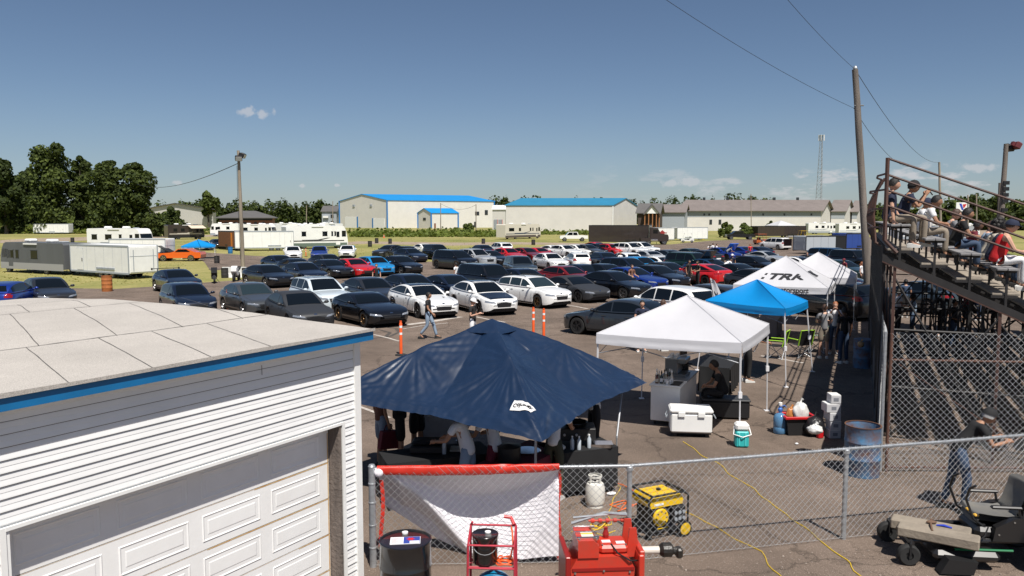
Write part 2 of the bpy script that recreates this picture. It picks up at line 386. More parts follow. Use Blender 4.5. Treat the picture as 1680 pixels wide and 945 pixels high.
for px, top, Y, w, lab, sd, ml in [
    (12, 256, 235, 30, 'tall dark tree cut by the left edge of the picture', 1, (LEAF1, LEAF1, LEAF2)),
    (88, 231, 240, 42, 'tallest of the big broadleaf trees on the left', 2, (LEAF1, LEAF2, LEAF3)),
    (136, 250, 246, 20, 'narrow tree squeezed between the tallest tree and the wide clump', 3, (LEAF1, LEAF2, LEAF2)),
    (178, 258, 232, 30, 'wide spreading tree just right of the narrow one', 4, (LEAF1, LEAF2, LEAF2)),
    (226, 264, 238, 32, 'rightmost of the big broadleaf trees, beside the far grey roofed hall', 5, (LEAF1, LEAF2, LEAF2)),
    (52, 272, 262, 24, 'shorter tree half hidden behind the tallest one', 6, (LEAF1, LEAF1, LEAF2))]:
    tree(gx(px, Y), Y, ztop(top, Y), w*Y/1300, lab, sd, TG, lobes=30, n=330, s=.66, mats=ml, trunk_h=.05, prof=lambda q: .80+.28*sin(pi*q)-.30*max(0, q-.8)/.2)
tree(gx(343, 300), 300, ztop(316, 300), 4.2, 'lone round tree standing above the far woodland behind the grey hall', 9, lobes=9, n=200, s=.8, mats=(LEAF2, LEAF2, LEAF3), trunk_h=.45, prof=lambda q: .7+.3*sin(pi*q))
tree(gx(288, 205), 205, ztop(340, 205), 4.6, 'rounded green bush in front of the grey roofed hall', 10, name='large_bush', cat='bush', lobes=10, n=240, s=.5, mats=(LEAF1, LEAF2, LEAF3), trunk_h=0)
tree(gx(262, 200), 200, ztop(352, 200), 4.2, 'lower bush left of the round one under the big trees', 11, name='large_bush', cat='bush', lobes=8, n=220, s=.5, mats=(LEAF1, LEAF2, LEAF2), trunk_h=0)
for i, (px, top, Y, w, lab) in enumerate([(768, 367, 235, 15, 'green shrub in the meadow beyond the lot, right of the lean-to'), (1190, 363, 190, 13, 'bright green shrub behind the black pickup'),
        (1222, 365, 192, 13, 'green shrub behind the bed of the black pickup'), (1263, 362, 240, 8, 'shrub over the roof of the black trailer'), (745, 374, 232, 9, 'small shrub beside the larger one by the lean-to')]):
    tree(gx(px, Y), Y, ztop(top, Y), w*Y/1300, lab, 20+i, 'shrubs in the meadow', name='shrub', cat='shrub', lobes=7, n=200, s=.45, mats=(LEAF2, LEAF3, WEED), trunk_h=0)
def wood(name, pts, n, r, hh, seed, mats, s=1.3, per=70):
    rnd = random.Random(seed); mb = MB()
    for i in range(n):
        q = i/n*(len(pts)-1); k = int(q); f = q-k; a, b = pts[k], pts[min(k+1, len(pts)-1)]
        px = a[0]+(b[0]-a[0])*f; Y = a[1]+(b[1]-a[1])*f+rnd.random()*18; top = ztop(a[2]+(b[2]-a[2])*f, Y)*(.72+.42*rnd.random()**1.5)
        x = gx(px, Y)
        con = rnd.random() < .22
        for z in (.25, .5, .8):
            rr = r*(1.1-z*.6)*(.5 if con and z > .4 else 1)
            leaves(mb, (x+rnd.gauss(0, 1), Y, top*z), rr*(.8+.4*rnd.random()), per, s*(.6 if con else 1), rnd, mats, (1, 1, (top*.30/rr)), lo=.3)
    o = mb.build(name, None, fix=False); return tag(o, hh, 'woodland', None, 'stuff')
wood('woodland', [(-60, 430, 345), (300, 470, 336), (345, 450, 334), (450, 460, 336), (560, 470, 333), (640, 520, 330)], 150, 5.5, 'dark mixed woodland along the horizon on the left', 31, (LEAF1, LEAF2, LEAF1))
wood('woodland', [(800, 480, 329), (880, 500, 328), (1000, 520, 331), (1100, 520, 330), (1200, 500, 324), (1260, 540, 332), (1420, 540, 335)], 110, 6, 'low woodland showing above the roofs in the middle distance', 32, (LEAF1, LEAF1, LEAF2))
wood('woodland', [(1400, 330, 342), (1500, 330, 338), (1580, 330, 332), (1600, 320, 330), (1640, 330, 336), (1700, 300, 334), (1800, 300, 330)], 100, 5.5, 'green woodland on the right horizon behind the grandstand rails', 33, (LEAF1, LEAF2, LEAF3))
tree(gx(1592, 300), 300, ztop(319, 300), 6.5, 'taller round tree rising from the right woodland', 34, lobes=10, n=200, s=.9, mats=(LEAF1, LEAF2, LEAF2))
tree(gx(1634, 310), 310, ztop(322, 310), 6.5, 'second taller tree of the right woodland, next to the light pole', 35, lobes=10, n=200, s=.9, mats=(LEAF1, LEAF2, LEAF2))
# rough grass bank on the left and weeds in front of the halls
def weeds(name, poly, n, hmin, hmax, label, seed, mats, wide=.5, zf=None):
    rnd = random.Random(seed); mb = MB(); P = [G(*p) for p in poly]
    for _ in range(n):
        i = rnd.randrange(0, len(P)//2); f = rnd.random(); g_ = rnd.random(); k = len(P)//2
        a, b = P[i % k], P[min(i+1, k-1)]; c, d = P[k+(k-1-i % k)], P[k+max(k-2-i % k, 0)]
        p = (a*(1-f)+b*f)*(1-g_)+(c*(1-f)+d*f)*g_
        if zf: p.z = zf(p)
        h = hmin+(hmax-hmin)*rnd.random()**2
        for q in range(3):
            an = rnd.random()*pi; w = wide*(.5+rnd.random()); dx, dy = cos(an)*w, sin(an)*w; l = rnd.gauss(0, .3*h)
            mb.use(rnd.choice(mats)).add([(p.x-dx, p.y-dy, p.z-.05), (p.x+dx, p.y+dy, p.z-.05), (p.x+dx*.8+l, p.y+dy*.8, p.z+h*(.7+.3*rnd.random())), (p.x-dx*.8+l, p.y-dy*.8, p.z+h*(.7+.3*rnd.random()))], [(0, 1, 2, 3)])
    return tag(mb.build(name, None, fix=False), label, 'weeds', None, 'stuff')
# the bank itself
def bankz(x, y): 
    a = max(0, min(1, (y-232)/60)); b = max(0, min(1, (-.385*y-x)/22)); return 4.2*(a*a*(3-2*a))*(b*b*(3-2*b))*(1+.25*noise.noise(Vector((x*.05, y*.05, 0))))
mb = MB(); mb.grid(lambda u, v: (-330+250*u, 220+110*v, bankz(-330+250*u, 220+110*v)-.02 if 0 < u < 1 and v > 0 else -.3), 60, 36)
tag(mb.build('grass_bank', GRASS, None, smooth=2), kind='structure')
rnd = random.Random(5); mb = MB()
for _ in range(5200):
    y = 236+50*rnd.random(); x = y*(-.68+.30*rnd.random())
    if x > -.40*y+6*rnd.random(): continue
    z = bankz(x, y); h = .4+1.9*rnd.random()**3+(.8 if y > 262 else 0)
    leaves(mb, (x, y, z+h*.3), h*.9, 3, .75, rnd, (WEED, WEED, WEEDY) if y < 255 else (LEAF2, LEAF3, WEED), (1.4, 1, .7), lo=.2)
tag(mb.build('tall_weeds', None, fix=False), 'tall rough weeds covering the bank under the big trees', 'weeds', None, 'stuff')
rnd = random.Random(6); mb = MB()
for _ in range(3600):
    px = 575+570*rnd.random(); Y = 195+55*rnd.random()
    if 820 < px < 1000 and Y < 225: continue
    x = gx(px, Y); h = .3+1.6*rnd.random()**3
    if 575 < px < 760: h *= 1.25
    leaves(mb, (x, Y, h*.3), h*.9, 3, .7, rnd, (WEED, LEAF3, WEED), (1.6, 1, .7), lo=.2)
tag(mb.build('tall_weeds', None, fix=False), 'green weeds growing in front of the blue roofed halls', 'weeds', None, 'stuff')
rnd = random.Random(8); mb = MB()
for _ in range(6500):   # short tufts over the nearer meadow
    px = -20+1000*rnd.random(); py = 384+82*rnd.random()**1.3; p = G(px, py)
    if py > 427 and px > 440: continue
    if py > 414 and (px > 715 or 310 < px < 460): continue
    if py > 400 and px > 880: continue
    if py > 466 : continue
    s = .05+.06*rnd.random(); leaves(mb, (p.x, p.y, .0), s*2.2, 3, s*1.1, rnd, (WEEDG, WEEDY, WEEDG), (1.8, 1.8, .18), lo=.2)
tag(mb.build('grass_tufts', None, fix=False), 'short uneven grass tufts across the meadow', 'grass', None, 'stuff')

# ---------------- buildings ----------------
SHEETW = mat('white_sheet_wall', (.66, .64, .60), .55, var=.05, vscale=.3)
SHEETB = mat('beige_sheet_wall', (.60, .58, .55), .6, var=.05, vscale=.3)
ROOFB = mat('blue_sheet_roof', (.012, .25, .60), .35, var=.06, vscale=.2)
ROOFB2 = mat('faded_blue_roof', (.03, .20, .34), .4, var=.08, vscale=.2)
ROOFG = mat('grey_shingle_roof', (.17, .145, .135), .85, var=.12, vscale=.4)
ROOFD = mat('dark_sheet_roof', (.11, .105, .10), .6, var=.1, vscale=.3)
BLUET = mat('blue_trim', (.02, .16, .42), .45)
BRICK = mat('brick', (.26, .11, .075), .85, var=.25, vscale=4)
GREYW = mat('grey_wall', (.30, .33, .36), .7)
DARKG = mat('window_dark', (.03, .035, .04), .15)
def hall(name, label, C, L, R, ze, zr, wall, roof, ridge='CL', over=.35, trim=None, cat='building', hip=0.):
    """C near corner, L and R the far ends of its two visible walls (x,y). ridge 'CL': ridge runs parallel to CL"""
    C, L, R = Vector(C[:2]), Vector(L[:2]), Vector(R[:2])
    if ridge == 'CR': C, L, R = C, R, L
    t = thing(name, label, cat, (C.x, C.y, 0)); u = (L-C); v = (R-C); ul, vl = u.length, v.length; u = u/ul; v = v/vl
    P = lambda a, b, z: (u.x*a+v.x*b, u.y*a+v.y*b, z)
    w = MB(); w.add([P(0, 0, -.3), P(ul, 0, -.3), P(ul, vl, -.3), P(0, vl, -.3), P(0, 0, ze), P(ul, 0, ze), P(ul, vl, ze), P(0, vl, ze), P(0 if hip == 0 else hip, vl/2, zr-.02), P(ul-hip, vl/2, zr-.02)],
        [(0, 1, 5, 4), (1, 2, 6, 5) if hip else (1, 2, 6, 9, 5), (2, 3, 7, 6), (3, 0, 4, 7) if hip else (3, 0, 4, 8, 7)])
    w.build('wall', wall, t)
    r = MB(); o = over; th = .25; dz = (zr-ze)/(vl/2)*o
    for s in (0, 1):
        b0 = -o if s == 0 else vl+o
        e0, e1 = (-o, ul+o)
        q = [P(e0, b0, ze-dz+.02), P(e1, b0, ze-dz+.02), P(e1 if not hip else ul-hip, vl/2, zr+.02), P(e0 if not hip else hip, vl/2, zr+.02)]
        q2 = [(x, y, z+th) for x, y, z in q]; r.add(q+q2, [(0, 1, 2, 3), (7, 6, 5, 4), (0, 4, 5, 1), (1, 5, 6, 2), (2, 6, 7, 3), (3, 7, 4, 0)])
    if hip:
        for e, h_ in ((-o, hip), (ul+o, ul-hip)):
            q = [P(e, -o, ze-dz+.02), P(e, vl+o, ze-dz+.02), P(h_, vl/2, zr+.02)]; q2 = [(x, y, z+th) for x, y, z in q]
            r.add(q+q2, [(0, 1, 2), (5, 4, 3), (0, 3, 4, 1), (1, 4, 5, 2), (2, 5, 3, 0)])
    r.build('roof', roof, t)
    if trim:
        for a, b in ((0, 0), (ul, 0), (0, vl)):
            m = MB(); x, y, _ = P(a, b, 0); m.box(x-.3, x+.3, y-.3, y+.3, -.2, ze); m.build('corner_trim', trim, t)
    t['_u'] = 0; del t['_u']
    def face(nm, m_, which, a0, a1, z0, z1, d=.12):
        mb = MB()
        if which == 'L': q = [P(a0, -d, z0), P(a1, -d, z0), P(a1, -d, z1), P(a0, -d, z1)]; q2 = [P(a0, .05, z0), P(a1, .05, z0), P(a1, .05, z1), P(a0, .05, z1)]
        else: q = [P(-d, a0, z0), P(-d, a1, z0), P(-d, a1, z1), P(-d, a0, z1)]; q2 = [P(.05, a0, z0), P(.05, a1, z0), P(.05, a1, z1), P(.05, a0, z1)]
        mb.add(q+q2, [(0, 1, 2, 3), (0, 4, 5, 1), (1, 5, 6, 2), (2, 6, 7, 3), (3, 7, 4, 0)]); return mb.build(nm, m_, t)
    return t, face, ul, vl
def XY(px, Y): return (gx(px, Y), Y)
# blue roofed hall with two roller doors; ridge runs along the long right-hand side
h1, face, ul, vl = hall('warehouse', 'big white hall with a bright blue roof and blue corner trim', XY(636, 385), XY(558, 410), XY(811, 412), 13.4, 16.6, SHEETW, ROOFB, 'CR', trim=BLUET)
# here: 'L' face = long side (C->R), 'R' face = gable (C->L)
face('roller_door', WHITE, 'R', vl*.05, vl*.28, 0, 4.6); face('roller_door', WHITE, 'R', vl*.62, vl*.88, 0, 5.4)
face('door_frame', BLUET, 'R', vl*.28, vl*.30, 0, 4.8, .2); face('door_frame', BLUET, 'R', vl*.60, vl*.62, 0, 5.6, .2); face('wall_vent', GREYW, 'R', vl*.30, vl*.34, 10.5, 11.6, .3)
face('wall_vent', GREYW, 'R', vl*.66, vl*.7, 10.5, 11.6, .3); face('window', DARKG, 'L', ul*.905, ul*.935, 6.5, 9); face('window', DARKG, 'L', ul*.81, ul*.85, 6.3, 8.2); face('service_door', DARKG, 'L', ul*.80, ul*.82, .2, 3)
sd = MB()
la, face, ul, vl = hall('lean_to', 'small white lean-to with a blue roof against the long side of the blue roofed hall', XY(708, 372), XY(686, 380), XY(752, 378), 7.2, 9.3, SHEETW, ROOFB, 'CR', trim=BLUET)
face('window', DARKG, 'R', vl*.4, vl*.6, 3.8, 5); face('service_door', mat('brown_door', (.2, .08, .04), .6), 'L', ul*.1, ul*.16, 0, 2.4)
h2, face, ul, vl = hall('warehouse', 'long pale hall with a faded blue roof, right of the bright blue one', XY(1005, 292), XY(830, 294), XY(1044, 312), 9.4, 12.1, SHEETB, ROOFB2, 'CL')
face('downpipe', WHITE, 'L', -.2, .12, 0, 9.2, .2)
h3, face, ul, vl = hall('warehouse', 'small white shed with red door posts between the two blue roofed halls', XY(829, 330), XY(808, 332), XY(832, 345), 8.3, 10, SHEETW, WHITE, 'CL')
for f in (.25, .62): face('door', GREYW, 'L', ul*f, ul*(f+.28), 0, 4.2); face('door_post', mat('red_paint', (.5, .06, .05), .5), 'L', ul*(f-.03), ul*f, 0, 4.2, .2)
h4, face, ul, vl = hall('long_hall', 'very long beige hall with a grey brown shingle roof on the right', XY(1345, 300), XY(1113, 300), XY(1362, 320), 7.7, 11.6, SHEETB, ROOFG, 'CL', over=1.2)
face('eave_shade_band', GREYW, 'L', 0, ul, 5.2, 7.45, .06)  # eave shade on the upper wall, painted as a grey-blue band
for f in (.78, .815, .70, .40, .25, .06): face('window', DARKG, 'L', ul*f, ul*(f+.012), 5.7, 6.5)
for f in (.765, .70): face('window', DARKG, 'L', ul*f, ul*(f+.018), 2.4, 4.2)
for i in range(5):
    f = .1+i*.17; m = MB(); m.cbox((0, 0, 0), .9, .9, 1.2, .1); o = m.build('roof_vent', DARKG, h4); d_ = Vector(XY(1113, 300))-Vector(XY(1345, 300)); o.location = (d_.x*f, d_.y*f+10, 12.2)
for C_, L_, R_, lab in ((XY(1384, 318), XY(1362, 318), XY(1397, 336), 'second gable of the long grey roofed row'), (XY(1404, 330), XY(1396, 330), XY(1418, 345), 'last gable of the long grey roofed row, by the utility pole')):
    _, face, ul, vl = hall('long_hall', lab, C_, L_, R_, 7.7, 12.0, SHEETB, ROOFG, 'CL', over=1.0); face('eave_shade_band', GREYW, 'L', 0, ul, 4.5, 7.2, .06)  # same painted eave shade on the smaller gables
h6, face, ul, vl = hall('timber_house', 'small house with a white gable and brown timber porch right of the pale hall', XY(1080, 270), XY(1046, 270), XY(1086, 284), 6.6, 9.6, mat('dark_brown_wall', (.06, .04, .03), .8), ROOFD, 'CL', over=.8)
m = MB(); m.prism([(-5.1, 6.3), (-.2, 6.3), (-2.65, 9.1)], -1.9, -1.6); m.build('white_gable', WHITE, h6)
m = MB(); m.prism([(-5.6, 6.0), (-5.2, 6.0), (-2.65, 9.0), (-.1, 6.0), (.3, 6.0), (-2.65, 9.5)], -2.4, -.2); m.build('porch_roof', ROOFD, h6)
for xx in (-5, -3.7, -2.4, -1.1, -.1):
    m = MB(); m.box(xx-.15, xx+.15, -1.8, -1.5, 0, 6.3); m.build('porch_post', mat('orange_timber', (.30, .13, .05), .7), h6)
hall('low_hall', 'low building with a plain grey roof between the timber house and the long hall', XY(1122, 290), XY(1078, 290), XY(1128, 302), 7.0, 9.6, GREYW, ROOFG, 'CL', over=.8)
h7, face, ul, vl = hall('grey_hall', 'hall with a white gable wall and dark roof beyond the big trees on the left', XY(351, 300), XY(232, 318), XY(356, 372), 8.0, 10.4, SHEETB, ROOFD, 'CR', over=1.0)
h8, face, ul, vl = hall('brick_building', 'low red brick building with a dark hipped roof behind the left light pole', XY(448, 268), XY(361, 262), XY(452, 288), 4.9, 7.0, BRICK, ROOFD, 'CL', over=1.2, hip=6.)
for f in (.15, .3, .5, .68, .85): face('window', DARKG, 'L', ul*f, ul*(f+.05), 1.5, 3.4)
face('fascia', BLACK, 'L', 0, ul, 4.0, 4.85, .1)
h9, face, ul, vl = hall('two_storey_house', 'grey two storey house left of the bright blue roofed hall', XY(553, 425), XY(529, 425), XY(560, 440), 8.4, 11.3, GREYW, ROOFD, 'CL', over=.6)
for z in (1.5, 5): face('window', DARKG, 'L', ul*.2, ul*.4, z, z+1.8); face('balcony', WHITE, 'L', ul*.55, ul*.9, z, z+1.0, 1.2)
# lattice mast
mast = thing('radio_mast', 'grey lattice radio mast on the right horizon', 'mast', XY(1342, 520)+(0,))
Y = 520; hm = ztop(222, Y)
def legp(k, z):
    w = 2.1*(1-z/hm)+.75; a = 2*pi*k/3+.5; return Vector((cos(a)*w, sin(a)*w, z))
m = MB()
for k in range(3): m.tube([legp(k, -.2), legp(k, hm)], .16, 4)
N_ = 22
for i in range(N_):
    for k in range(3): m.tube([legp(k, hm*i/N_), legp((k+1) % 3, hm*(i+1)/N_)], .07, 3); m.tube([legp(k, hm*(i+1)/N_), legp((k+1) % 3, hm*(i+1)/N_)], .06, 3)
m.build('lattice', mat('mast_grey', (.25, .26, .27), .6), mast)
m = MB()
for k in range(6): a = k*pi/3; m.box(cos(a)*1.8-.2, cos(a)*1.8+.2, sin(a)*1.8-.2, sin(a)*1.8+.2, hm-3.5, hm+.3)
m.lathe([(.1, hm-.2), (1.9, hm-.1), (1.9, hm), (.1, hm)], 10); m.build('antenna', mat('antenna_white', (.55, .56, .58), .5), mast)
# ---------------- cars ----------------
def interp(P, x):
    # P sorted by descending x ; smooth monotone-ish
    if x >= P[0][0]: return P[0][1]
    if x <= P[-1][0]: return P[-1][1]
    for i in range(len(P)-1):
        x1, y1 = P[i]; x2, y2 = P[i+1]
        if x2 <= x <= x1:
            t = (x1-x)/(x1-x2+1e-9)
            x0, y0 = P[max(i-1, 0)]; x3, y3 = P[min(i+2, len(P)-1)]
            m = (y2-y1)/(x1-x2+1e-9)
            ma = m if i == 0 else (y2-y0)/(x0-x2+1e-9); mb_ = m if i+2 >= len(P) else (y3-y1)/(x1-x3+1e-9)
            def cl(v): 
                if m == 0: return 0
                return 0 if v*m < 0 else (max(-3*abs(m), min(3*abs(m), v)))
            ma, mb_ = cl(ma), cl(mb_); h = x1-x2
            return (2*t**3-3*t**2+1)*y1+(t**3-2*t**2+t)*h*ma+(-2*t**3+3*t**2)*y2+(t**3-t**2)*h*mb_
GLASS = mat('car_glass', (.004, .006, .008), .03, spec=.5)
GLASS2 = mat('car_glass_clear', (.018, .03, .035), .03, spec=.9)
CDARK = mat('car_trim', (.010, .010, .011), .5)
SEAM = mat('car_seam', (.02, .02, .02), .7)
LAMP = mat('headlamp_glass', (.34, .36, .39), .08, .45, spec=.9, var=.5, vscale=22)
TAIL = mat('tail_lamp_glass', (.28, .01, .012), .12, spec=.8)
PLATE = mat('plate_white', (.72, .74, .76), .5)
RIM = mat('alloy_rim', (.42, .42, .43), .3, .9)
RIMD = mat('dark_rim', (.03, .03, .032), .35, .5)
RIMB = mat('bronze_rim', (.16, .10, .05), .35, .8)
TINT = mat('car_paint_base', (.5, .5, .5), .3, coat=1)
CT = dict(
 sedan=dict(L=4.75, W=1.86, top=[(2.38, .60), (2.30, .70), (2.10, .775), (1.6, .86), (.95, .965), (-.5, 1.0), (-1.6, 1.06), (-2.2, 1.05), (-2.34, .99), (-2.38, .82)],
   roof=[(1.02, .95), (.55, 1.20), (.12, 1.385), (-.35, 1.435), (-.85, 1.42), (-1.3, 1.30), (-1.85, 1.055)], fa=1.50, ra=-1.37, r=.335, kind='sedan'),
 fastback=dict(L=4.85, W=1.90, top=[(2.43, .58), (2.34, .70), (2.1, .78), (1.5, .88), (.85, .96), (-.5, 1.0), (-1.7, 1.04), (-2.25, 1.04), (-2.4, .98), (-2.43, .8)],
   roof=[(.98, .94), (.45, 1.19), (0, 1.36), (-.5, 1.405), (-.95, 1.37), (-1.5, 1.22), (-2.2, 1.03)], fa=1.52, ra=-1.42, r=.35, kind='sedan'),
 coupe=dict(L=4.6, W=1.88, top=[(2.3, .54), (2.2, .66), (2.0, .74), (1.4, .85), (.75, .93), (-.5, .96), (-1.5, 1.01), (-2.1, 1.0), (-2.27, .94), (-2.3, .75)],
   roof=[(.85, .91), (.35, 1.15), (-.1, 1.31), (-.55, 1.345), (-.95, 1.30), (-1.4, 1.16), (-1.95, .99)], fa=1.45, ra=-1.33, r=.34, kind='coupe'),
 supra=dict(L=4.38, W=1.88, top=[(2.19, .50), (2.08, .62), (1.85, .72), (1.3, .84), (.45, .92), (-.5, .93), (-1.3, .98), (-1.95, .99), (-2.17, .95), (-2.19, .72)],
   roof=[(.55, .90), (.1, 1.13), (-.3, 1.26), (-.7, 1.29), (-1.1, 1.23), (-1.5, 1.1), (-1.95, .98)], fa=1.38, ra=-1.1, r=.345, kind='coupe'),
 hatch=dict(L=4.28, W=1.80, top=[(2.14, .62), (2.06, .74), (1.85, .82), (1.4, .92), (.95, .98), (-.5, 1.02), (-1.7, 1.04), (-2.05, 1.0), (-2.14, .8)],
   roof=[(1.02, .97), (.55, 1.24), (.15, 1.42), (-.4, 1.475), (-1.1, 1.45), (-1.6, 1.37), (-1.85, 1.22), (-2.02, 1.03)], fa=1.32, ra=-1.32, r=.33, kind='hatch'),
 wagon=dict(L=4.62, W=1.83, top=[(2.31, .62), (2.22, .74), (2.0, .82), (1.5, .92), (1.0, .98), (-.5, 1.02), (-1.9, 1.04), (-2.22, 1.0), (-2.31, .8)],
   roof=[(1.08, .97), (.6, 1.25), (.2, 1.42), (-.4, 1.475), (-1.2, 1.46), (-1.75, 1.40), (-2.02, 1.25), (-2.2, 1.03)], fa=1.42, ra=-1.28, r=.335, kind='wagon'),
 suv=dict(L=4.70, W=1.90, top=[(2.35, .72), (2.27, .88), (2.1, .97), (1.6, 1.05), (1.05, 1.10), (-.5, 1.14), (-1.9, 1.16), (-2.25, 1.12), (-2.35, .85)],
   roof=[(1.12, 1.09), (.68, 1.36), (.3, 1.58), (-.2, 1.665), (-1.1, 1.655), (-1.75, 1.58), (-2.05, 1.40), (-2.25, 1.15)], fa=1.45, ra=-1.42, r=.37, kind='suv'),
 bigsuv=dict(L=4.95, W=1.96, top=[(2.47, .80), (2.40, .98), (2.2, 1.08), (1.6, 1.15), (1.15, 1.18), (-.5, 1.22), (-2.1, 1.22), (-2.4, 1.18), (-2.47, .9)],
   roof=[(1.22, 1.17), (.85, 1.45), (.5, 1.72), (0, 1.80), (-1.4, 1.79), (-2.05, 1.74), (-2.28, 1.5), (-2.4, 1.2)], fa=1.5, ra=-1.5, r=.39, kind='suv'),
 van=dict(L=5.0, W=1.95, top=[(2.5, .66), (2.42, .82), (2.25, .92), (1.9, 1.02), (1.45, 1.10), (-.5, 1.12), (-2.2, 1.13), (-2.42, 1.1), (-2.5, .85)],
   roof=[(1.62, 1.06), (1.1, 1.38), (.6, 1.64), (.1, 1.73), (-1.4, 1.73), (-2.15, 1.66), (-2.35, 1.45), (-2.45, 1.13)], fa=1.6, ra=-1.5, r=.35, kind='suv'),
)
def car_fn(c):
    Lh = c['L']/2; Wh = c['W']/2
    zt = lambda x: interp(c['top'], x)
    def w(x):
        tf = max(0, (abs(x)-(Lh-.62))/.62)
        k = (.34 if x > 0 else .22)
        return Wh*(1-k*tf**2.6)
    def zb(x):
        base = .19+.10*max(0, (abs(x)-(Lh-.5))/.5)**2; R = c['r']+.055
        for xw in (c['fa'], c['ra']):
            d = abs(x-xw)
            if d < R: base = max(base, c['r']+sqrt(R*R-d*d)-.01)
        return base
    return Lh, Wh, zt, w, zb
def car_body(c, mb, paint):
    Lh, Wh, zt, w, zb = car_fn(c); sh = c['top'][4][1]-.10
    xs = set()
    n = int(c['L']/.11)
    for i in range(n+1): xs.add(round(-Lh+i*c['L']/n, 3))
    for e in (.012, .03, .06, .10, .16, .24): xs.add(round(Lh-e, 3)); xs.add(round(-Lh+e, 3))
    R = c['r']+.055
    for xw in (c['fa'], c['ra']):
        for i in range(-9, 10): xs.add(round(xw+R*sin(pi/2*i/9), 3))
    xs = sorted(xs, reverse=True); rings = []
    for x in xs:
        t = zt(x); b = zb(x); W_ = w(x); e = max(0, (abs(x)-(Lh-.12))/.12)
        t2 = t-.22*e**2*.3; b2 = b+.06*e**2
        s_ = min(sh, t-.035)
        fl = 0
        for xw in (c['fa'], c['ra']):
            fl = max(fl, .022*exp(-((x-xw)/.42)**2))
        zs = [b2, max(b2+.01, .34), max(b2+.02, .50), max(b2+.03, s_-.12), max(b2+.04, s_)]
        ys = [W_*.955, W_*.985+fl*.6, W_*.985+fl, W_*.995+fl, W_*.955+fl*.5]
        top = [(W_*.86, t-.022), (W_*.62, t-.006), (W_*.3, t+.006), (0, t+.01)]
        r = list(zip(ys, zs))+top
        r = [(y*(1-.10*e*e), z) for y, z in r]
        rings.append([(x, y, z) for y, z in r]+[(x, -y, z) for y, z in r[-2::-1]])
    k = len(rings[0]); vs = [p for r in rings for p in r]; fs = []
    for i in range(len(rings)-1):
        for j in range(k-1): fs.append((i*k+j, (i+1)*k+j, (i+1)*k+j+1, i*k+j+1))
    fs.append(tuple(range(k))); fs.append(tuple((len(rings)-1)*k+j for j in range(k-1, -1, -1)))
    mb.use(paint).add(vs, fs)
    # greenhouse
    rf = c['roof']; xa, xb = rf[0][0], rf[-1][0]; n = 34; rings = []
    for i in range(n+1):
        x = xa+(xb-xa)*i/n; zr = interp(rf, x); zl = min(zt(x)-.03, zr-.005); yb = w(x)*.925; h = max(.004, zr-zl)
        if i < 5 or i > n-5: yb *= 1-.06*(5-min(i, n-i))/5
        yt = yb-.34*h
        rings.append([(x, yb, zl), (x, yb-.07*h, zl+.25*h), (x, yt+.03*h, zr-.13*h-.01), (x, yt-.05, zr-.022), (x, yt*.55, zr+.0), (x, 0, zr+.008)])
        rings[-1] += [(x, -p[1], p[2]) for p in rings[-1][-2::-1]]
    k = len(rings[0]); vs = [p for r in rings for p in r]; fs = []
    for i in range(n):
        for j in range(k-1): fs.append((i*k+j, (i+1)*k+j, (i+1)*k+j+1, i*k+j+1))
    mb.add(vs, fs)
def bvh_of(mb): return BVHTree.FromPolygons([Vector(v) for v in mb.v], mb.f)
def decal(mb, bv, axis, sgn, quad, nu=8, nv=4, off=.006, m=None, closed=True):
    """quad: 4 (a,b) corners in the plane across 'axis', projected along it onto the shell"""
    def pt(u, v):
        a = [(quad[0][k]*(1-u)+quad[1][k]*u)*(1-v)+(quad[3][k]*(1-u)+quad[2][k]*u)*v for k in (0, 1)]
        if axis == 'x': o = Vector((sgn*4, a[0], a[1])); d = Vector((-sgn, 0, 0))
        elif axis == 'y': o = Vector((a[0], sgn*3, a[1])); d = Vector((0, -sgn, 0))
        else: o = Vector((a[0], a[1], 4)); d = Vector((0, 0, -1))
        h = bv.ray_cast(o, d)
        if h[0] is None: return None
        nn = h[1] if h[1].dot(d) < 0 else -h[1]
        return h[0]+nn*off
    P = [[pt(i/nu, j/nv) for i in range(nu+1)] for j in range(nv+1)]
    if m: mb.use(m)
    vs = []; ix = {}
    for j in range(nv+1):
        for i in range(nu+1):
            if P[j][i] is not None: ix[(i, j)] = len(vs); vs.append(P[j][i])
    fs = []
    for j in range(nv):
        for i in range(nu):
            q = [(i, j), (i+1, j), (i+1, j+1), (i, j+1)]
            if all(p in ix for p in q): fs.append(tuple(ix[p] for p in q))
    mb.add(vs, fs); return mb
def wheel_parts(parent, x, y, r, rim, w=.215):
    s = 1 if y > 0 else -1
    o = thing('wheel', None, None, (x, y, r)); o.parent = parent
    t = MB(); t.lathe([(r*.66, -w/2), (r*.93, -w/2), (r, -w/2+.03), (r, w/2-.03), (r*.93, w/2), (r*.66, w/2)], 22, axis='y', cap=False)
    t.lathe([(r*.66, -w/2+.01), (r*.66, w/2-.01)], 22, axis='y', cap=False)
    m = MB(); k = w/2*s
    m.use(rim).lathe([(r*.69, k), (r*.60, k), (r*.58, k*.6)], 22, axis='y', cap=False)
    m.use(CDARK).lathe([(r*.60, k*.45), (.0, k*.45)], 22, axis='y', cap=False)
    for a in range(5):
        th = 2*pi*a/5
        for d in (-.14, .14):
            c0 = Vector((cos(th)*r*.08, k*.85, sin(th)*r*.08)); c1 = Vector((cos(th+d)*r*.62, k*.9, sin(th+d)*r*.62))
            tn = Vector((-sin(th), 0, cos(th)))*r*.05
            m.use(rim).add([c0-tn, c0+tn, c1+tn, c1-tn], [(0, 1, 2, 3)])
    m.use(rim).lathe([(0, k*.95), (r*.13, k*.93), (r*.15, k*.7)], 10, axis='y', cap=False)
    t_ = t.mesh('tyre', True); t_.materials.append(RUBBER); m_ = m.mesh('rim', False)
    return o, t_, m_
PROTO = {}
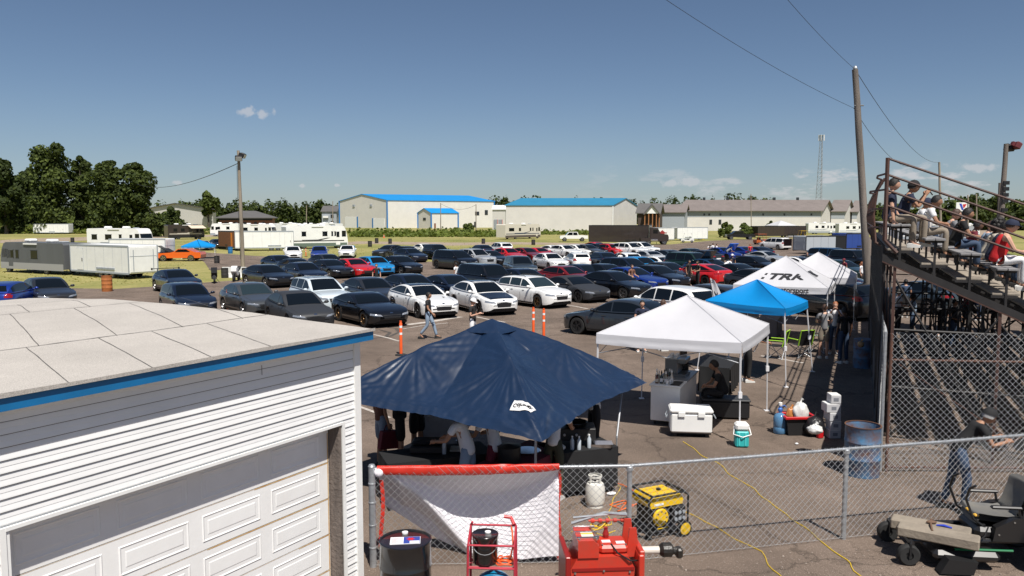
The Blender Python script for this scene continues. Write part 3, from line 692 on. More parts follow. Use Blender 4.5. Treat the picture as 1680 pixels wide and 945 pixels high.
def make_car(ty, name='parked_car'):
    c = CT[ty]; Lh, Wh, zt, w, zb = car_fn(c); rt = thing(name, 'x', 'car', (0, 0, 0))
    mb = MB(); car_body(c, mb, TINT); bv = bvh_of(mb)
    # seams and sills on the body
    fa, ra, r = c['fa'], c['ra'], c['r']; rf = c['roof']; sh = c['top'][4][1]-.06
    coupe = c['kind'] == 'coupe'
    for s in (1, -1):
        for xs_ in ([fa-r-.14, -.62] if coupe else [fa-r-.14, (fa+ra)/2-.05, ra+r*.6]):
            decal(mb, bv, 'y', s, [(xs_, .28), (xs_-.013, .28), (xs_-.013, sh), (xs_, sh)], 1, 6, .004, SEAM)
        decal(mb, bv, 'y', s, [(fa-r-.1, .205), (ra+r+.1, .205), (ra+r+.1, .30), (fa-r-.1, .275)], 10, 2, .006, CDARK)
        for hx in ([-.45] if coupe else [(fa+ra)/2+.12, ra+r*.6+.32]):
            p = decal(MB(), bv, 'y', s, [(hx, .80 if c['kind'] != 'suv' else .93), (hx+.19, .80 if c['kind'] != 'suv' else .93), (hx+.19, .83 if c['kind'] != 'suv' else .96), (hx, .83 if c['kind'] != 'suv' else .96)], 2, 1, .02)
            mb.use(SEAM).add(p.v, p.f)
    decal(mb, bv, 'z', 1, [(c['top'][2][0]-.05, -Wh*.72), (c['top'][4][0]+.12, -Wh*.80), (c['top'][4][0]+.13, -Wh*.785), (c['top'][2][0]-.05, -Wh*.705)], 6, 1, .003, SEAM)
    decal(mb, bv, 'z', 1, [(c['top'][2][0]-.05, Wh*.72), (c['top'][4][0]+.12, Wh*.80), (c['top'][4][0]+.13, Wh*.785), (c['top'][2][0]-.05, Wh*.705)], 6, 1, .003, SEAM)
    mb.use(CDARK).box(-Lh+.18, Lh-.18, -Wh*.80, Wh*.80, .17, .50)
    for xw in (fa, ra): mb.use(CDARK).lathe([(r+.05, -Wh*.93), (r+.05, Wh*.93)], 18, (xw, 0, r), 'y', False)
    body = mb.build('body', None, rt, smooth=True)
    # glass
    def zr(x): return interp(rf, x)
    xr0 = min(rf, key=lambda p: abs(p[0]-0))[0]
    zmax = max(p[1] for p in rf)
    xw1 = next(x/100 for x in range(int(rf[0][0]*100), -300, -1) if zr(x/100) > zmax-.07)     # top of windscreen
    xw0 = rf[0][0]-.06
    hb = Wh*.925
    gm = MB(); decal(gm, bv, 'z', 1, [(xw0, -hb*.83), (xw0, hb*.83), (xw1, hb*.66), (xw1, -hb*.66)], 10, 8, .007); gm.build('windshield', GLASS, rt, smooth=2)
    # rear glass
    xe = rf[-1][0]
    xq1 = next(x/100 for x in range(int(xe*100), 300) if zr(x/100) > zmax-.075)
    bx = c['kind'] in ('suv', 'wagon', 'hatch')
    xq0 = xe+(.05 if bx else .09)
    if bx:
        zb0 = zt(xe)+.09; zb1 = zmax-.13
        gm = MB(); decal(gm, bv, 'x', -1, [(-hb*.78, zb0), (hb*.78, zb0), (hb*.62, zb1), (-hb*.62, zb1)], 8, 6, .008)
    else:
        gm = MB(); decal(gm, bv, 'z', 1, [(xq0, -hb*.78), (xq0, hb*.78), (xq1, hb*.62), (xq1, -hb*.62)], 8, 8, .007)
    gm.build('rear_window', GLASS, rt, smooth=2)
    # side glass (front and rear per side)
    xm = (fa+ra)/2-.10
    def topz(x): return zr(x)-.075-.10*max(0, zr(x)-zt(x)-.45)
    for s in (1, -1):
        segs = [(xw0-.30, xm+.03), (xm-.03, xe+(.42 if not bx else .30))]
        if coupe: segs = [(xw0-.28, xe+.55)]
        if c['kind'] in ('wagon', 'suv'): segs = [(xw0-.34, xm+.03), (xm-.03, xm-.88), (xm-.95, xe+.26)]
        for a, b in segs:
            if a-b < .15: continue
            g = MB(); nn = 10; vs = []; fs = []
            for i in range(nn+1):
                x = a+(b-a)*i/nn; z0 = max(zt(x)+.015, c['top'][4][1]-.005); z1 = max(z0+.012, topz(x))
                z1 = max(z1, z0+.01)
                for q in range(4):
                    z = z0+(z1-z0)*q/3; h = bv.ray_cast(Vector((x, s*3, z)), Vector((0, -s, 0)))
                    p = h[0]+Vector((0, s*.006, .002)) if h[0] is not None else Vector((x, s*hb*.8, z))
                    vs.append(p)
            for i in range(nn):
                for q in range(3): fs.append((i*4+q, (i+1)*4+q, (i+1)*4+q+1, i*4+q+1))
            g.add(vs, fs).build('side_window', GLASS, rt, smooth=2)
    # lamps, grille, plates, mirrors
    zh = c['top'][1][1]; sv = c['kind'] == 'suv'
    for s in (1, -1):
        g = MB(); decal(g, bv, 'x', 1, [(s*Wh*.46, zh-.125), (s*Wh*.93, zh-.075), (s*Wh*.91, zh+.005), (s*Wh*.52, zh-.055)], 8, 3, .008); g.build('headlight', LAMP, rt, smooth=2)
        zt_ = c['top'][-2][1]; zz = zt_-.19
        if bx: g = MB(); decal(g, bv, 'x', -1, [(s*Wh*.62, zz), (s*Wh*.93, zz-.02), (s*Wh*.90, zz+.20), (s*Wh*.66, zz+.19)], 5, 5, .008)
        else: g = MB(); decal(g, bv, 'x', -1, [(s*Wh*.40, zz+.04), (s*Wh*.92, zz+.0), (s*Wh*.90, zz+.14), (s*Wh*.42, zz+.12)], 6, 3, .008)
        g.build('tail_light', TAIL, rt, smooth=2)
        m = MB(); x0 = xw0-.22; z0 = c['top'][4][1]+.06
        m.ball((x0, s*(Wh+.07), z0), .1, 8, 6, (.75, 1.1, .68)); m.box(x0-.03, x0+.03, s*(Wh-.12), s*(Wh+.03), z0-.06, z0-.02)
        m.build('side_mirror', TINT, rt, smooth=2)
    g = MB(); decal(g, bv, 'x', 1, [(-.07, zh-.02), (.07, zh-.02), (.05, zh+.02), (-.05, zh+.02)], 3, 2, .01); g.build('badge', CHROME, rt)
    g = MB(); decal(g, bv, 'x', 1, [(-Wh*.36, zh-.30), (Wh*.36, zh-.30), (Wh*.43, zh-.075), (-Wh*.43, zh-.075)], 8, 3, .008); g.build('grille', CDARK, rt, smooth=2)
    g = MB(); decal(g, bv, 'x', 1, [(-Wh*.80, .225), (Wh*.80, .225), (Wh*.60, .385), (-Wh*.60, .385)], 10, 3, .008); g.build('lower_intake', CDARK, rt, smooth=2)
    g = MB(); decal(g, bv, 'x', -1, [(-.26, zt_-.40), (.26, zt_-.40), (.26, zt_-.27), (-.26, zt_-.27)], 3, 2, .014); g.build('licence_plate', PLATE, rt)
    g = MB(); decal(g, bv, 'x', -1, [(-Wh*.7, .24), (Wh*.7, .24), (Wh*.66, .36), (-Wh*.66, .36)], 8, 2, .008); g.build('rear_valance', CDARK, rt, smooth=2)
    ms = {}
    for x in (fa, ra):
        for s in (1, -1):
            o, t_, m_ = wheel_parts(rt, x, s*(Wh-.115), r, RIM)
            if s not in ms: ms[s] = (t_, m_)
            for nm, me in zip(('tyre', 'rim'), ms[s]):
                q = bpy.data.objects.new(nm, me); COL.objects.link(q); q.parent = o
    return rt
PAINTS = {}
def paint(col, matte=False):
    k = (col, matte)
    if k not in PAINTS:
        c = PCOL[col]; d = sum(c) < .3
        PAINTS[k] = mat('paint_'+col+('_matte' if matte else ''), c, .5 if matte else .28, .35 if d and not matte else .0, coat=0 if matte else 1.0, spec=.5)
    return PAINTS[k]
PCOL = dict(black=(.006, .007, .010), navy=(.008, .014, .032), grey=(.07, .076, .082), dgrey=(.028, .030, .034), slate=(.05, .068, .082), silver=(.32, .34, .36), white=(.82, .82, .80),
            paleblue=(.55, .62, .66), red=(.52, .012, .016), gunmetal=(.030, .037, .046), purple=(.03, .012, .04), dred=(.22, .012, .014), blue=(.008, .035, .25), cyan=(.008, .22, .52), dblue=(.012, .05, .12), green=(.012, .035, .028), orange=(.72, .12, .01), brown=(.05, .035, .03))
def place_car(cx, ry, ty, col, a, label, rim=None, matte=False, roofmat=None, name='parked_car', cat='car', group='cars parked in the lot', glass=None, extra=None, k=1.):
    h = max(p[1] for p in CT[ty]['roof'])
    if ty not in PROTO: PROTO[ty] = make_car(ty); PROTO[ty].location = (0, -500, 0)
    P = G(cx, ry+1.0, h); rz = atan2(-cos(radians(a)), sin(radians(a)))
    P += Vector((cos(rz), sin(rz), 0))*(.15)
    sub = {TINT: paint(col, matte)}
    if rim: sub[RIM] = rim
    if glass: sub[GLASS] = glass
    o = dup(PROTO[ty], (P.x, P.y, 0.012), rz, label, group, sub); o.name = name; o['category'] = cat
    q_ = random.Random(int(cx*7+ry)); o.scale = (1+.05*(q_.random()-.5), 1+.03*(q_.random()-.5), 1+.05*(q_.random()-.4))
    if roofmat is not None:
        mb = MB(); c = CT[ty]; car_body(c, mb, TINT); bv = bvh_of(mb); hb = c['W']/2*.925; rf = c['roof']; zm = h
        x0 = max(x for x, z in rf if z > zm-.10)+.02; x1 = min(x for x, z in rf if z > zm-.16)
        g = MB(); decal(g, bv, 'z', 1, [(x0, -hb*.70), (x0, hb*.70), (x1, hb*.70), (x1, -hb*.70)], 8, 6, .005); g.build('roof_panel', roofmat, o, smooth=2)
    return o
DR = RIMD; BR = RIMB
CARS = [
 # front row
 (305, 463, 'hatch', 'navy', 36, 'dark navy hatchback parked nose out just behind the garage roof', None),
 (409, 463, 'sedan', 'grey', 37, 'grey sedan beside the orange and white delineator post behind the garage roof', None),
 (487, 477, 'sedan', 'dgrey', 32, 'matte charcoal sedan with the bluff nose, right behind the garage roof corner', DR),
 (523, 453, 'suv', 'paleblue', 34, 'pale grey crossover with black window frames behind the charcoal sedan', DR),
 (602, 479, 'supra', 'black', 36, 'low glossy black sports coupe with bronze wheels in the front row', BR),
 (606, 455, 'sedan', 'dgrey', 34, 'dark sedan with a small boot spoiler behind the low black sports coupe', DR),
 (672, 450, 'sedan', 'navy', 36, 'dark blue sedan parked behind the white sedan with the black roof', DR),
 (690, 465, 'fastback', 'white', 30, 'white sport sedan with black roof and vented hood in the front row', DR),
 (738, 449, 'fastback', 'navy', 36, 'deep navy sedan between the white sedan and the white one with a black hood', DR),
 (789, 461, 'sedan', 'white', 28, 'white sedan with black hood and black roof in the front row', DR),
 (798, 433, 'bigsuv', 'black', 36, 'big black sport utility vehicle behind the white car with a black hood', DR),
 (858, 440, 'sedan', 'navy', 34, 'dark blue sedan between the big black utility vehicle and the red sedan', DR),
 (872, 453, 'wagon', 'white', 38, 'white station wagon with roof rails at the end of the front row', BR),
 (940, 451, 'coupe', 'dgrey', 34, 'matte dark grey coupe parked right of the white station wagon', DR),
 (1004, 445, 'sedan', 'black', 40, 'black sedan with bright silver wheels beside the matte grey coupe', None),
 (928, 435, 'sedan', 'dred', 40, 'crimson red sedan in the second row behind the white station wagon', DR),
 (852, 419, 'suv', 'slate', 12, 'slate grey crossover facing the camera in the middle of the lot', DR),
 (902, 414, 'sedan', 'white', 22, 'white sedan facing forward beside the slate grey crossover', None),
 (947, 413, 'hatch', 'white', 190, 'white hatchback seen from behind in the middle of the lot', DR),
 (1100, 469, 'suv', 'white', 214, 'white crossover seen from behind, just beyond the near white canopy', DR),
 (1026, 489, 'sedan', 'gunmetal', 232, 'charcoal sport sedan standing alone at the left corner of the white canopy', DR),
 (1162, 465, 'suv', 'dgrey', 214, 'black crossover between the white crossover and the white feather flag', DR),
 (1036, 438, 'fastback', 'blue', 38, 'bright royal blue sedan beside the man in the brown shirt', DR),
 (1075, 435, 'sedan', 'black', 38, 'black sedan right of the royal blue sedan', None),
 (1093, 430, 'sedan', 'dgrey', 38, 'graphite sedan left of the people at the red sedan', DR),
 (957, 432, 'sedan', 'navy', 36, 'navy sedan right behind the crimson red sedan', DR),
 (993, 432, 'sedan', 'black', 36, 'black sedan behind the black one with silver wheels', DR),
 (1028, 422, 'suv', 'navy', 38, 'navy crossover in front of the small bright blue car', DR),
 (987, 413, 'sedan', 'navy', 200, 'dark teal sedan seen from behind beside the white hatchback', DR),
 (1050, 421, 'hatch', 'cyan', 30, 'small sky blue hatchback in the thick of the lot', None),
 (1084, 420, 'coupe', 'white', 36, 'white coupe in the middle right of the lot, next to the open hood', None),
 (1134, 414, 'bigsuv', 'green', 36, 'dark green utility vehicle with its hood propped open', DR),
 (1148, 432, 'fastback', 'red', 215, 'red sedan seen from behind next to two people in black', DR),
 (1165, 424, 'fastback', 'dblue', 34, 'steel blue sedan behind the red sedan', DR),
 (1212, 431, 'coupe', 'black', 36, 'black coupe with a light sticker just beyond the feather flag', DR),
 (1236, 419, 'sedan', 'black', 36, 'black sedan directly in front of the silvery white coupe', DR),
 (1256, 411, 'coupe', 'silver', 36, 'silvery white coupe parked alone beyond the printed white canopy', DR),
 (1302, 420, 'sedan', 'white', 210, 'white sedan with a black roof between the peaks of the two white canopies', DR),
 (1214, 404, 'coupe', 'blue', 205, 'bright blue coupe seen from behind in the far row', None),
 (1185, 405, 'coupe', 'blue', 30, 'blue coupe with its bright hood raised', DR),
 (1242, 404, 'coupe', 'navy', 205, 'purple blue coupe at the right end of the far row', DR),
 (1025, 413, 'hatch', 'white', 200, 'white hatchback behind the sky blue car', None),
 (1060, 410, 'sedan', 'silver', 205, 'silver sedan seen from behind in the middle of the lot', None),
 (1093, 409, 'sedan', 'slate', 205, 'slate blue sedan seen from behind, left of the green utility vehicle', None),
 (1129, 406, 'sedan', 'green', 205, 'dark green sedan in the far row, left of the small crowd', DR),
 (1155, 409, 'sedan', 'dgrey', 205, 'dark grey sedan in the far row, nearest the small crowd', DR),
 (1366, 406, 'bigsuv', 'dblue', 34, 'dark teal utility vehicle in front of the grey container trailer', DR),
 (1340, 417, 'sedan', 'navy', 36, 'dark sedan whose roof shows behind the far canopy peak', DR),
 (1379, 426, 'sedan', 'green', 30, 'dark green sedan behind the right slope of the far white canopy', DR),
 (1246, 440, 'sedan', 'dgrey', 36, 'dark grey sedan squeezed between the black coupe and the printed canopy', DR),
 (1400, 409, 'bigsuv', 'black', 22, 'black pickup like vehicle facing forward under the blue trailer', None),
 (1368, 459, 'suv', 'black', 205, 'dark car parked in the shade behind the printed white canopy', DR),
 (1404, 455, 'coupe', 'purple', 60, 'purple coupe with silver wheels behind the legs of the far canopy', None),
 # centre far rows
 (821, 396, 'suv', 'white', 205, 'white crossover on the far edge of the lot left of the red cars', None),
 (789, 401, 'sedan', 'navy', 205, 'dark sedan facing the grass on the far edge of the lot', DR),
 (779, 408, 'suv', 'silver', 38, 'silver crossover beside the long black van', None),
 (744, 409, 'van', 'black', 40, 'long black van at the edge of the grass', DR),
 (803, 410, 'sedan', 'black', 40, 'black sedan with silver wheels beside the silver crossover', None),
 (832, 406, 'sedan', 'red', 38, 'red sedan, leftmost of the red cars on the far side', DR),
 (862, 405, 'sedan', 'dred', 38, 'dark red sedan between two brighter red cars', DR),
 (884, 405, 'coupe', 'red', 38, 'low bright red coupe beside the row of white cars', DR),
 (908, 401, 'coupe', 'white', 38, 'white coupe, first of the white cars beside the red coupe', DR),
 (925, 401, 'sedan', 'white', 38, 'white sedan, second of the white cars beside the red coupe', None),
 (947, 400, 'sedan', 'white', 38, 'white sedan, third of the white cars beside the red coupe', DR),
 (963, 400, 'sedan', 'grey', 38, 'grey sedan at the right end of the group of white cars', None),
 (980, 399, 'sedan', 'black', 38, 'black sedan between the grey sedan and the red cars in front of the black trailer', DR),
 (979, 396, 'sedan', 'red', 38, 'red sedan close to the front of the long black trailer', None),
 (1002, 399, 'hatch', 'red', 30, 'small red hatchback just right of the red sedan by the trailer', DR),
 (1012, 398, 'sedan', 'white', 38, 'white sedan, leftmost of the three white cars before the black trailer', DR),
 (1032, 397, 'suv', 'white', 38, 'white crossover, second of the three white cars before the black trailer', DR),
 (1052, 396, 'suv', 'white', 38, 'white crossover next to the dark truck cab of the trailer', DR),
 # left middle rows
 (640, 401, 'sedan', 'dgrey', -32, 'dark grey sedan pointing left at the edge of the grass', None),
 (672, 406, 'sedan', 'navy', 38, 'navy sedan behind the black one with silver wheels at the lot edge', None),
 (668, 403, 'sedan', 'black', 38, 'black sedan peeking out behind the navy sedan at the lot edge', DR),
 (697, 399, 'coupe', 'white', 34, 'white coupe among dark cars on the far left edge of the lot', DR),
 (716, 400, 'suv', 'black', 30, 'black crossover just left of the long black van', DR),
 (655, 419, 'sedan', 'black', 40, 'black sedan with silver wheels right of the sky blue hatchback', None),
 (614, 420, 'hatch', 'cyan', 36, 'sky blue hatchback next to the bright red coupe', None),
 (580, 424, 'coupe', 'red', 38, 'bright red coupe between a black car and the sky blue hatchback', None),
 (541, 425, 'coupe', 'black', 40, 'black coupe directly left of the bright red coupe', None),
 (536, 416, 'sedan', 'dgrey', 40, 'dark sedan behind the black coupe and in front of the dark blue car', DR),
 (497, 430, 'sedan', 'navy', 38, 'navy sedan in the left group with large headlights', DR),
 (437, 433, 'sedan', 'black', 42, 'black sedan nearest the wooden light pole on the left', None),
 (458, 418, 'coupe', 'navy', 42, 'dark blue coupe behind the black sedan by the light pole', DR),
 (486, 423, 'coupe', 'black', 40, 'black coupe half hidden behind the navy sedan of the left group', DR),
 (480, 403, 'sedan', 'white', 18, 'white sedan facing forward in front of the white trailer', None),
 (524, 403, 'sedan', 'blue', 12, 'dark blue sedan facing forward in front of the white motorhome', DR),
 (570, 401, 'sedan', 'white', 8, 'white sedan facing forward beneath the front of the white motorhome', DR),
 # left edge
 (288, 442, 'coupe', 'navy', 40, 'dark navy coupe with a tall rear wing beside the long white trailer', None),
 (76, 455, 'sedan', 'dgrey', 42, 'dark grey family sedan parked in front of the grey motorhome', RIMB),
 (12, 460, 'hatch', 'blue', 192, 'blue hatchback cut by the left edge of the picture', DR),
 (333, 394, 'coupe', 'silver', 38, 'silver coupe on the grass beside the orange car', None),
 (357, 391, 'sedan', 'black', 36, 'black sedan beside the open white trailer', DR),
]
CARO = {}
MATTE = {(487, 477), (940, 451), (1, 1)}
for _n, (cx, ry, ty, col, a, lab, rim) in enumerate(CARS):
    CARO[(cx, ry)] = place_car(cx, ry, ty, col, a, lab, rim, matte=(cx, ry) in MATTE,
        roofmat=paint('black') if (cx, ry) in ((690, 465), (789, 461), (1302, 420), (523, 453)) else None, glass=GLASS2 if (cx, ry) in ((872, 453), (409, 463)) else None)
# black hood panel, wing, open hoods
def on_car(key, fn, name, m, smooth=False):
    mb = MB(); fn(mb); return mb.build(name, m, CARO[key], smooth=smooth)
_b = MB(); car_body(CT['sedan'], _b, TINT); _bv = bvh_of(_b)
g = MB(); decal(g, _bv, 'z', 1, [(2.16, -.62), (2.16, .62), (1.05, .74), (1.05, -.74)], 8, 8, .006); g.build('hood_panel', paint('black'), CARO[(789, 461)], smooth=2)
def wing(mb):
    mb.box(-2.28, -2.0, -.82, .82, 1.30, 1.325); 
    for s in (-.5, .5): mb.box(-2.18, -2.10, s-.012, s+.012, .95, 1.30)
    for s in (-.83, .82): mb.box(-2.32, -1.98, s, s+.01, 1.22, 1.36)
on_car((288, 442), wing, 'rear_wing', BLACK)
on_car((606, 455), lambda mb: (mb.box(-2.36, -2.2, -.6, .6, 1.14, 1.16), mb.box(-2.3, -2.25, -.5, -.47, 1.0, 1.14), mb.box(-2.3, -2.25, .47, .5, 1.0, 1.14)), 'rear_spoiler', BLACK)
on_car((690, 465), lambda mb: [mb.cbox((1.45, s*.42, .90), .2, .05, .02) for s in (-1, 1)], 'hood_vent', BLACK)
on_car((872, 453), lambda mb: [mb.tube([(.1, s*.6, 1.46), (0, s*.6, 1.52), (-1.6, s*.6, 1.51), (-1.7, s*.6, 1.45)], .016, 6) for s in (-1, 1)], 'roof_rail', BLACK)
def hood(mb):
    a = radians(48)
    for th in (0,):
        mb.add([(1.15, -.72, 1.14), (1.15, .72, 1.14), (1.15+1.15*cos(a), .66, 1.14+1.15*sin(a)), (1.15+1.15*cos(a), -.66, 1.14+1.15*sin(a)),
                (1.19, -.70, 1.10), (1.19, .70, 1.10), (1.19+1.15*cos(a), .64, 1.10+1.15*sin(a)), (1.19+1.15*cos(a), -.64, 1.10+1.15*sin(a))],
               [(0, 1, 2, 3), (7, 6, 5, 4), (0, 4, 5, 1), (1, 5, 6, 2), (2, 6, 7, 3), (3, 7, 4, 0)])
on_car((1134, 414), hood, 'raised_hood', paint('dgrey'))
def hood2(mb): 
    old = mb.T; mb.T = Matrix.Translation((-.25, 0, -.18)); hood(mb); mb.T = old
on_car((1185, 405), hood2, 'raised_hood', mat('paint_brightblue', (.01, .14, .62), .25, coat=1))
# stickers of the kind seen on glass
for key, v in (((1212, 431), (.4, 1.1)),):
    pass
# ---------------- caravans, trailers, trucks and field clutter ----------------
def face_frame(pa, pb, w):
    """near long side runs pa (left) to pb (right) as seen; returns centre, rz (x axis along a->b), length"""
    a, b = Vector(pa[:2]), Vector(pb[:2]); u = (b-a); L = u.length; u /= L; v = Vector((-u.y, u.x)); c = (a+b)/2+v*w/2
    return (c.x, c.y, 0), atan2(u.y, u.x), L
def wheels(t, xs, w, r, rim=RIM, twin=False):
    ms = {}
    for x in xs:
        for s in (1, -1):
            o, t_, m_ = wheel_parts(t, x, s*(w/2-.13), r, rim)
            if s not in ms: ms[s] = (t_, m_)
            for nm, me in zip(('tyre', 'rim'), ms[s]):
                q = bpy.data.objects.new(nm, me); COL.objects.link(q); q.parent = o
def cargo_trailer(pa, pb, w, h, label, wx=(0,), m=None, door=None, tongue=-1, group='enclosed trailers', rear_open=False, r=.34, rear_side=1, mark=None, name='cargo_trailer'):
    loc, rz, L = face_frame(pa, pb, w); t = thing(name, label, 'trailer', loc, rz, group); m = m or WHITE; zb = .42
    mb = MB()
    if rear_open:
        e = rear_side*L/2; th = .06
        mb.box(-L/2, L/2, -w/2, -w/2+th, zb, h); mb.box(-L/2, L/2, w/2-th, w/2, zb, h); mb.box(-L/2, L/2, -w/2+th, w/2-th, h-th, h-.003); mb.box(-L/2, L/2, -w/2+th, w/2-th, zb, zb+th); mb.box(-e, -e+(.06 if rear_side > 0 else -.06), -w/2+th, w/2-th, zb+th, h-th)
    else: mb.box(-L/2, L/2, -w/2, w/2, zb, h, .05)
    mb.build('box_body', m, t)
    f = MB()
    for s in (-1, 1):
        f.box(-L/2-.01, L/2+.01, s*w/2-.02, s*w/2+.02, h-.1, h+.03); f.box(-L/2-.01, L/2+.01, s*w/2-.02, s*w/2+.02, zb-.06, zb+.07)
    for s in (-1, 1):
        for q in (-1, 1): f.box(s*L/2-.03, s*L/2+.03, q*w/2-.03, q*w/2+.03, zb, h)
    f.build('edge_trim', GREYW if m == WHITE else BLACK, t)
    sm = MB()
    for k in range(1, int(L/1.2)+1): x = -L/2+k*1.2; sm.box(x-.008, x+.008, -w/2-.006, -w/2+.002, zb+.1, h-.1)
    sm.build('panel_seam', GREYW if m == WHITE else BLACK, t)
    if door: d = MB(); d.box(door-.45, door+.45, -w/2-.025, -w/2+.01, zb+.12, h-.28); dd = d.build('side_door', m, t); k = MB(); k.box(door-.47, door+.47, -w/2-.015, -w/2-.0, zb+.10, h-.26); k.build('door_frame', GREYW, dd); k = MB(); k.box(door+.3, door+.36, -w/2-.06, -w/2-.02, 1.2, 1.45); k.build('handle', BLACK, dd)
    if not rear_open:
        e = -tongue*L/2; d = MB(); d.box(e-.03, e+.03, -w/2+.12, w/2-.12, zb+.12, h-.15); dd = d.build('rear_door', m, t)
        k = MB(); k.box(e-.045, e+.045, -w/2+.1, w/2-.1, zb+(h-zb)*.62, zb+(h-zb)*.63); k.box(e-.05, e+.05, -w/2+.35, -w/2+.40, zb+.2, h-.3); k.box(e-.05, e+.05, w/2-.40, w/2-.35, zb+.2, h-.3); k.build('lock_bar', GREYW, dd)
    fd = MB()
    for x in wx: fd.box(x-r-.1, x+r+.1, -w/2-.05, -w/2+.25, r*2-.02, r*2+.12)
    fd.build('fender', BLACK if m != WHITE else GREYW, t)
    wheels(t, wx, w, r)
    g = MB(); e = tongue*L/2; g.tube([(e, -.6, .45), (e+tongue*1.1, 0, .45)], .05, 5); g.tube([(e, .6, .45), (e+tongue*1.1, 0, .45)], .05, 5); g.tube([(e+tongue*1.0, 0, .65), (e+tongue*1.0, 0, -.01)], .04, 6); g.build('tongue', BLACK, t)
    return t, L
def motorhome(pa, pb, w, h, label, front=1, m=None, skirt=None, wins=((-.3, .12), (.0, .1), (.2, .05)), group='motorhomes on the grass', stripe_m=None, name='motorhome', axles=None, awn=None):
    loc, rz, L = face_frame(pa, pb, w); t = thing(name, label, 'motorhome', loc, rz, group); m = m or WHITE; zb = .45; f = front
    prof = [(-L/2, zb), (L/2-.1, zb), (L/2, zb+.3), (L/2-.02, 1.35), (L/2-.28, h*.80), (L/2-.55, h-.12), (L/2-.9, h), (-L/2+.15, h), (-L/2, h-.15)]
    prof = [(x*f, z) for x, z in prof]
    mb = MB(); mb.prism(prof, -w/2, w/2); mb.build('coach_body', m, t)
    g = MB(); g.prism([(f*(L/2-.015), 1.45), (f*(L/2+.02), 1.45), (f*(L/2-.235), h*.78), (f*(L/2-.27), h*.78)], -w/2+.12, w/2-.12); g.build('windscreen', GLASS, t)
    for i, (cx, ww) in enumerate(wins):
        g = MB(); x = cx*L; k = ww*L/2; zt = h*.74
        g.box(x-k, x+k, -w/2-.02, -w/2+.02, zt-.62, zt); o = g.build('window', GLASS, t); q = MB()
        q.box(x-k-.05, x+k+.05, -w/2-.012, -w/2+.01, zt-.67, zt-.62); q.box(x-k-.05, x+k+.05, -w/2-.012, -w/2+.01, zt, zt+.05); q.build('frame', BLACK, o)
    g = MB(); g.box(f*(L/2-.95), f*(L/2-.3), -w/2-.02, -w/2+.02, h*.52, h*.78); g.build('cab_window', GLASS, t)
    g = MB(); g.box(f*(L/2-1.9), f*(L/2-1.25), -w/2-.018, -w/2+.02, zb+.1, h*.80); o = g.build('entry_door', m, t); g = MB(); g.box(f*(L/2-1.8), f*(L/2-1.35), -w/2-.03, -w/2-.0, h*.5, h*.74); g.build('door_glass', GLASS, o)
    g = MB(); g.box(-L/2+.02, L/2-.12, -w/2-.014, -w/2+.01, zb-.12, zb+.42); g.build('skirt_band', skirt or GREYW, t)
    if stripe_m:
        g = MB(); g.box(-L/2+.3, L/2-.6, -w/2-.02, -w/2+.01, 1.12, 1.26); g.prism([(-L*.25, 1.3), (L*.05, 1.30), (L*.2, 1.62), (L*.16, 1.64), (0, 1.38), (-L*.25, 1.36)], -w/2-.02, -w/2+.01); g.build('side_stripe', stripe_m, t)
    for x in (-L*.22, L*.12):
        g = MB(); g.box(x-.45, x+.45, -.35, .35, h, h+.28, .1); g.build('roof_air_conditioner', WHITE, t)
    g = MB(); g.box(L*.3-.3, L*.3+.3, -.3, .3, h, h+.12, .04); g.build('roof_vent', GREYW, t)
    g = MB(); g.box(-.9, .9, -w/2-.1, -w/2-.01, h-.16, h-.04); g.build('awning_roll', WHITE, t)
    a = axles or (f*(L/2-1.1), -f*L*.22); wheels(t, a, w, .40)
    if awn: g = MB(); g.add([(awn[0], -w/2-.02, h-.15), (awn[1], -w/2-.02, h-.15), (awn[1], -w/2-2.2, h-.75), (awn[0], -w/2-2.2, h-.75), (awn[0], -w/2-.02, h-.2), (awn[1], -w/2-.02, h-.2), (awn[1], -w/2-2.2, h-.8), (awn[0], -w/2-2.2, h-.8)], [(0, 1, 2, 3), (7, 6, 5, 4), (0, 4, 5, 1), (1, 5, 6, 2), (2, 6, 7, 3), (3, 7, 4, 0)]); g.build('awning', mat('cream_awning', (.62, .52, .40), .7), t)
    return t, L
GRV = mat('grey_motorhome_paint', (.10, .105, .112), .45, var=.12, vscale=.8, streak=True)
CREAM = mat('cream_paint', (.62, .58, .50), .5); NAVYS = mat('navy_stripe', (.02, .04, .09), .5); DBR = mat('dark_brown_gloss', (.035, .025, .022), .3, coat=.6)
# left side
trl, L = cargo_trailer(G(117, 452), G(212, 459), 2.35, 2.5, 'large white tri-axle cargo trailer with its rear towards the lot, beside the orange barrel', (.15, .95, 1.75), door=-2.6, tongue=-1)
motorhome(G(2, 446), G(106, 452), 2.4, 2.55, 'dull grey motorhome parked left of the large white cargo trailer', front=-1, m=GRV, skirt=mat('silver_skirt', (.32, .32, .32), .4), wins=((-.33, .1), (-.22, .045), (.05, .1)), stripe_m=None)
motorhome(G(-50, 447), G(-3, 444), 2.4, 2.7, 'white motorhome just outside the left edge beyond the grey one', front=1, m=WHITE, wins=((.1, .1),))
cargo_trailer(G(180, 428), G(272, 428), 2.4, 2.35, 'plain white trailer box standing behind the large tri-axle trailer', (.6, 1.4), tongue=-1)
motorhome(D(143, 399, 108), D(232, 400, 106), 2.5, 3.2, 'white fifth wheel caravan with a raised nose behind the white trailers', front=1, wins=((-.36, .1), (-.1, .12), (.12, .05)), name='caravan', stripe_m=GREYW)
cargo_trailer(G(55, 384), G(113, 384), 2.4, 3.0, 'small looking white trailer alone on the grass below the tree bank', (-.2, .7), door=3.2, tongue=1)
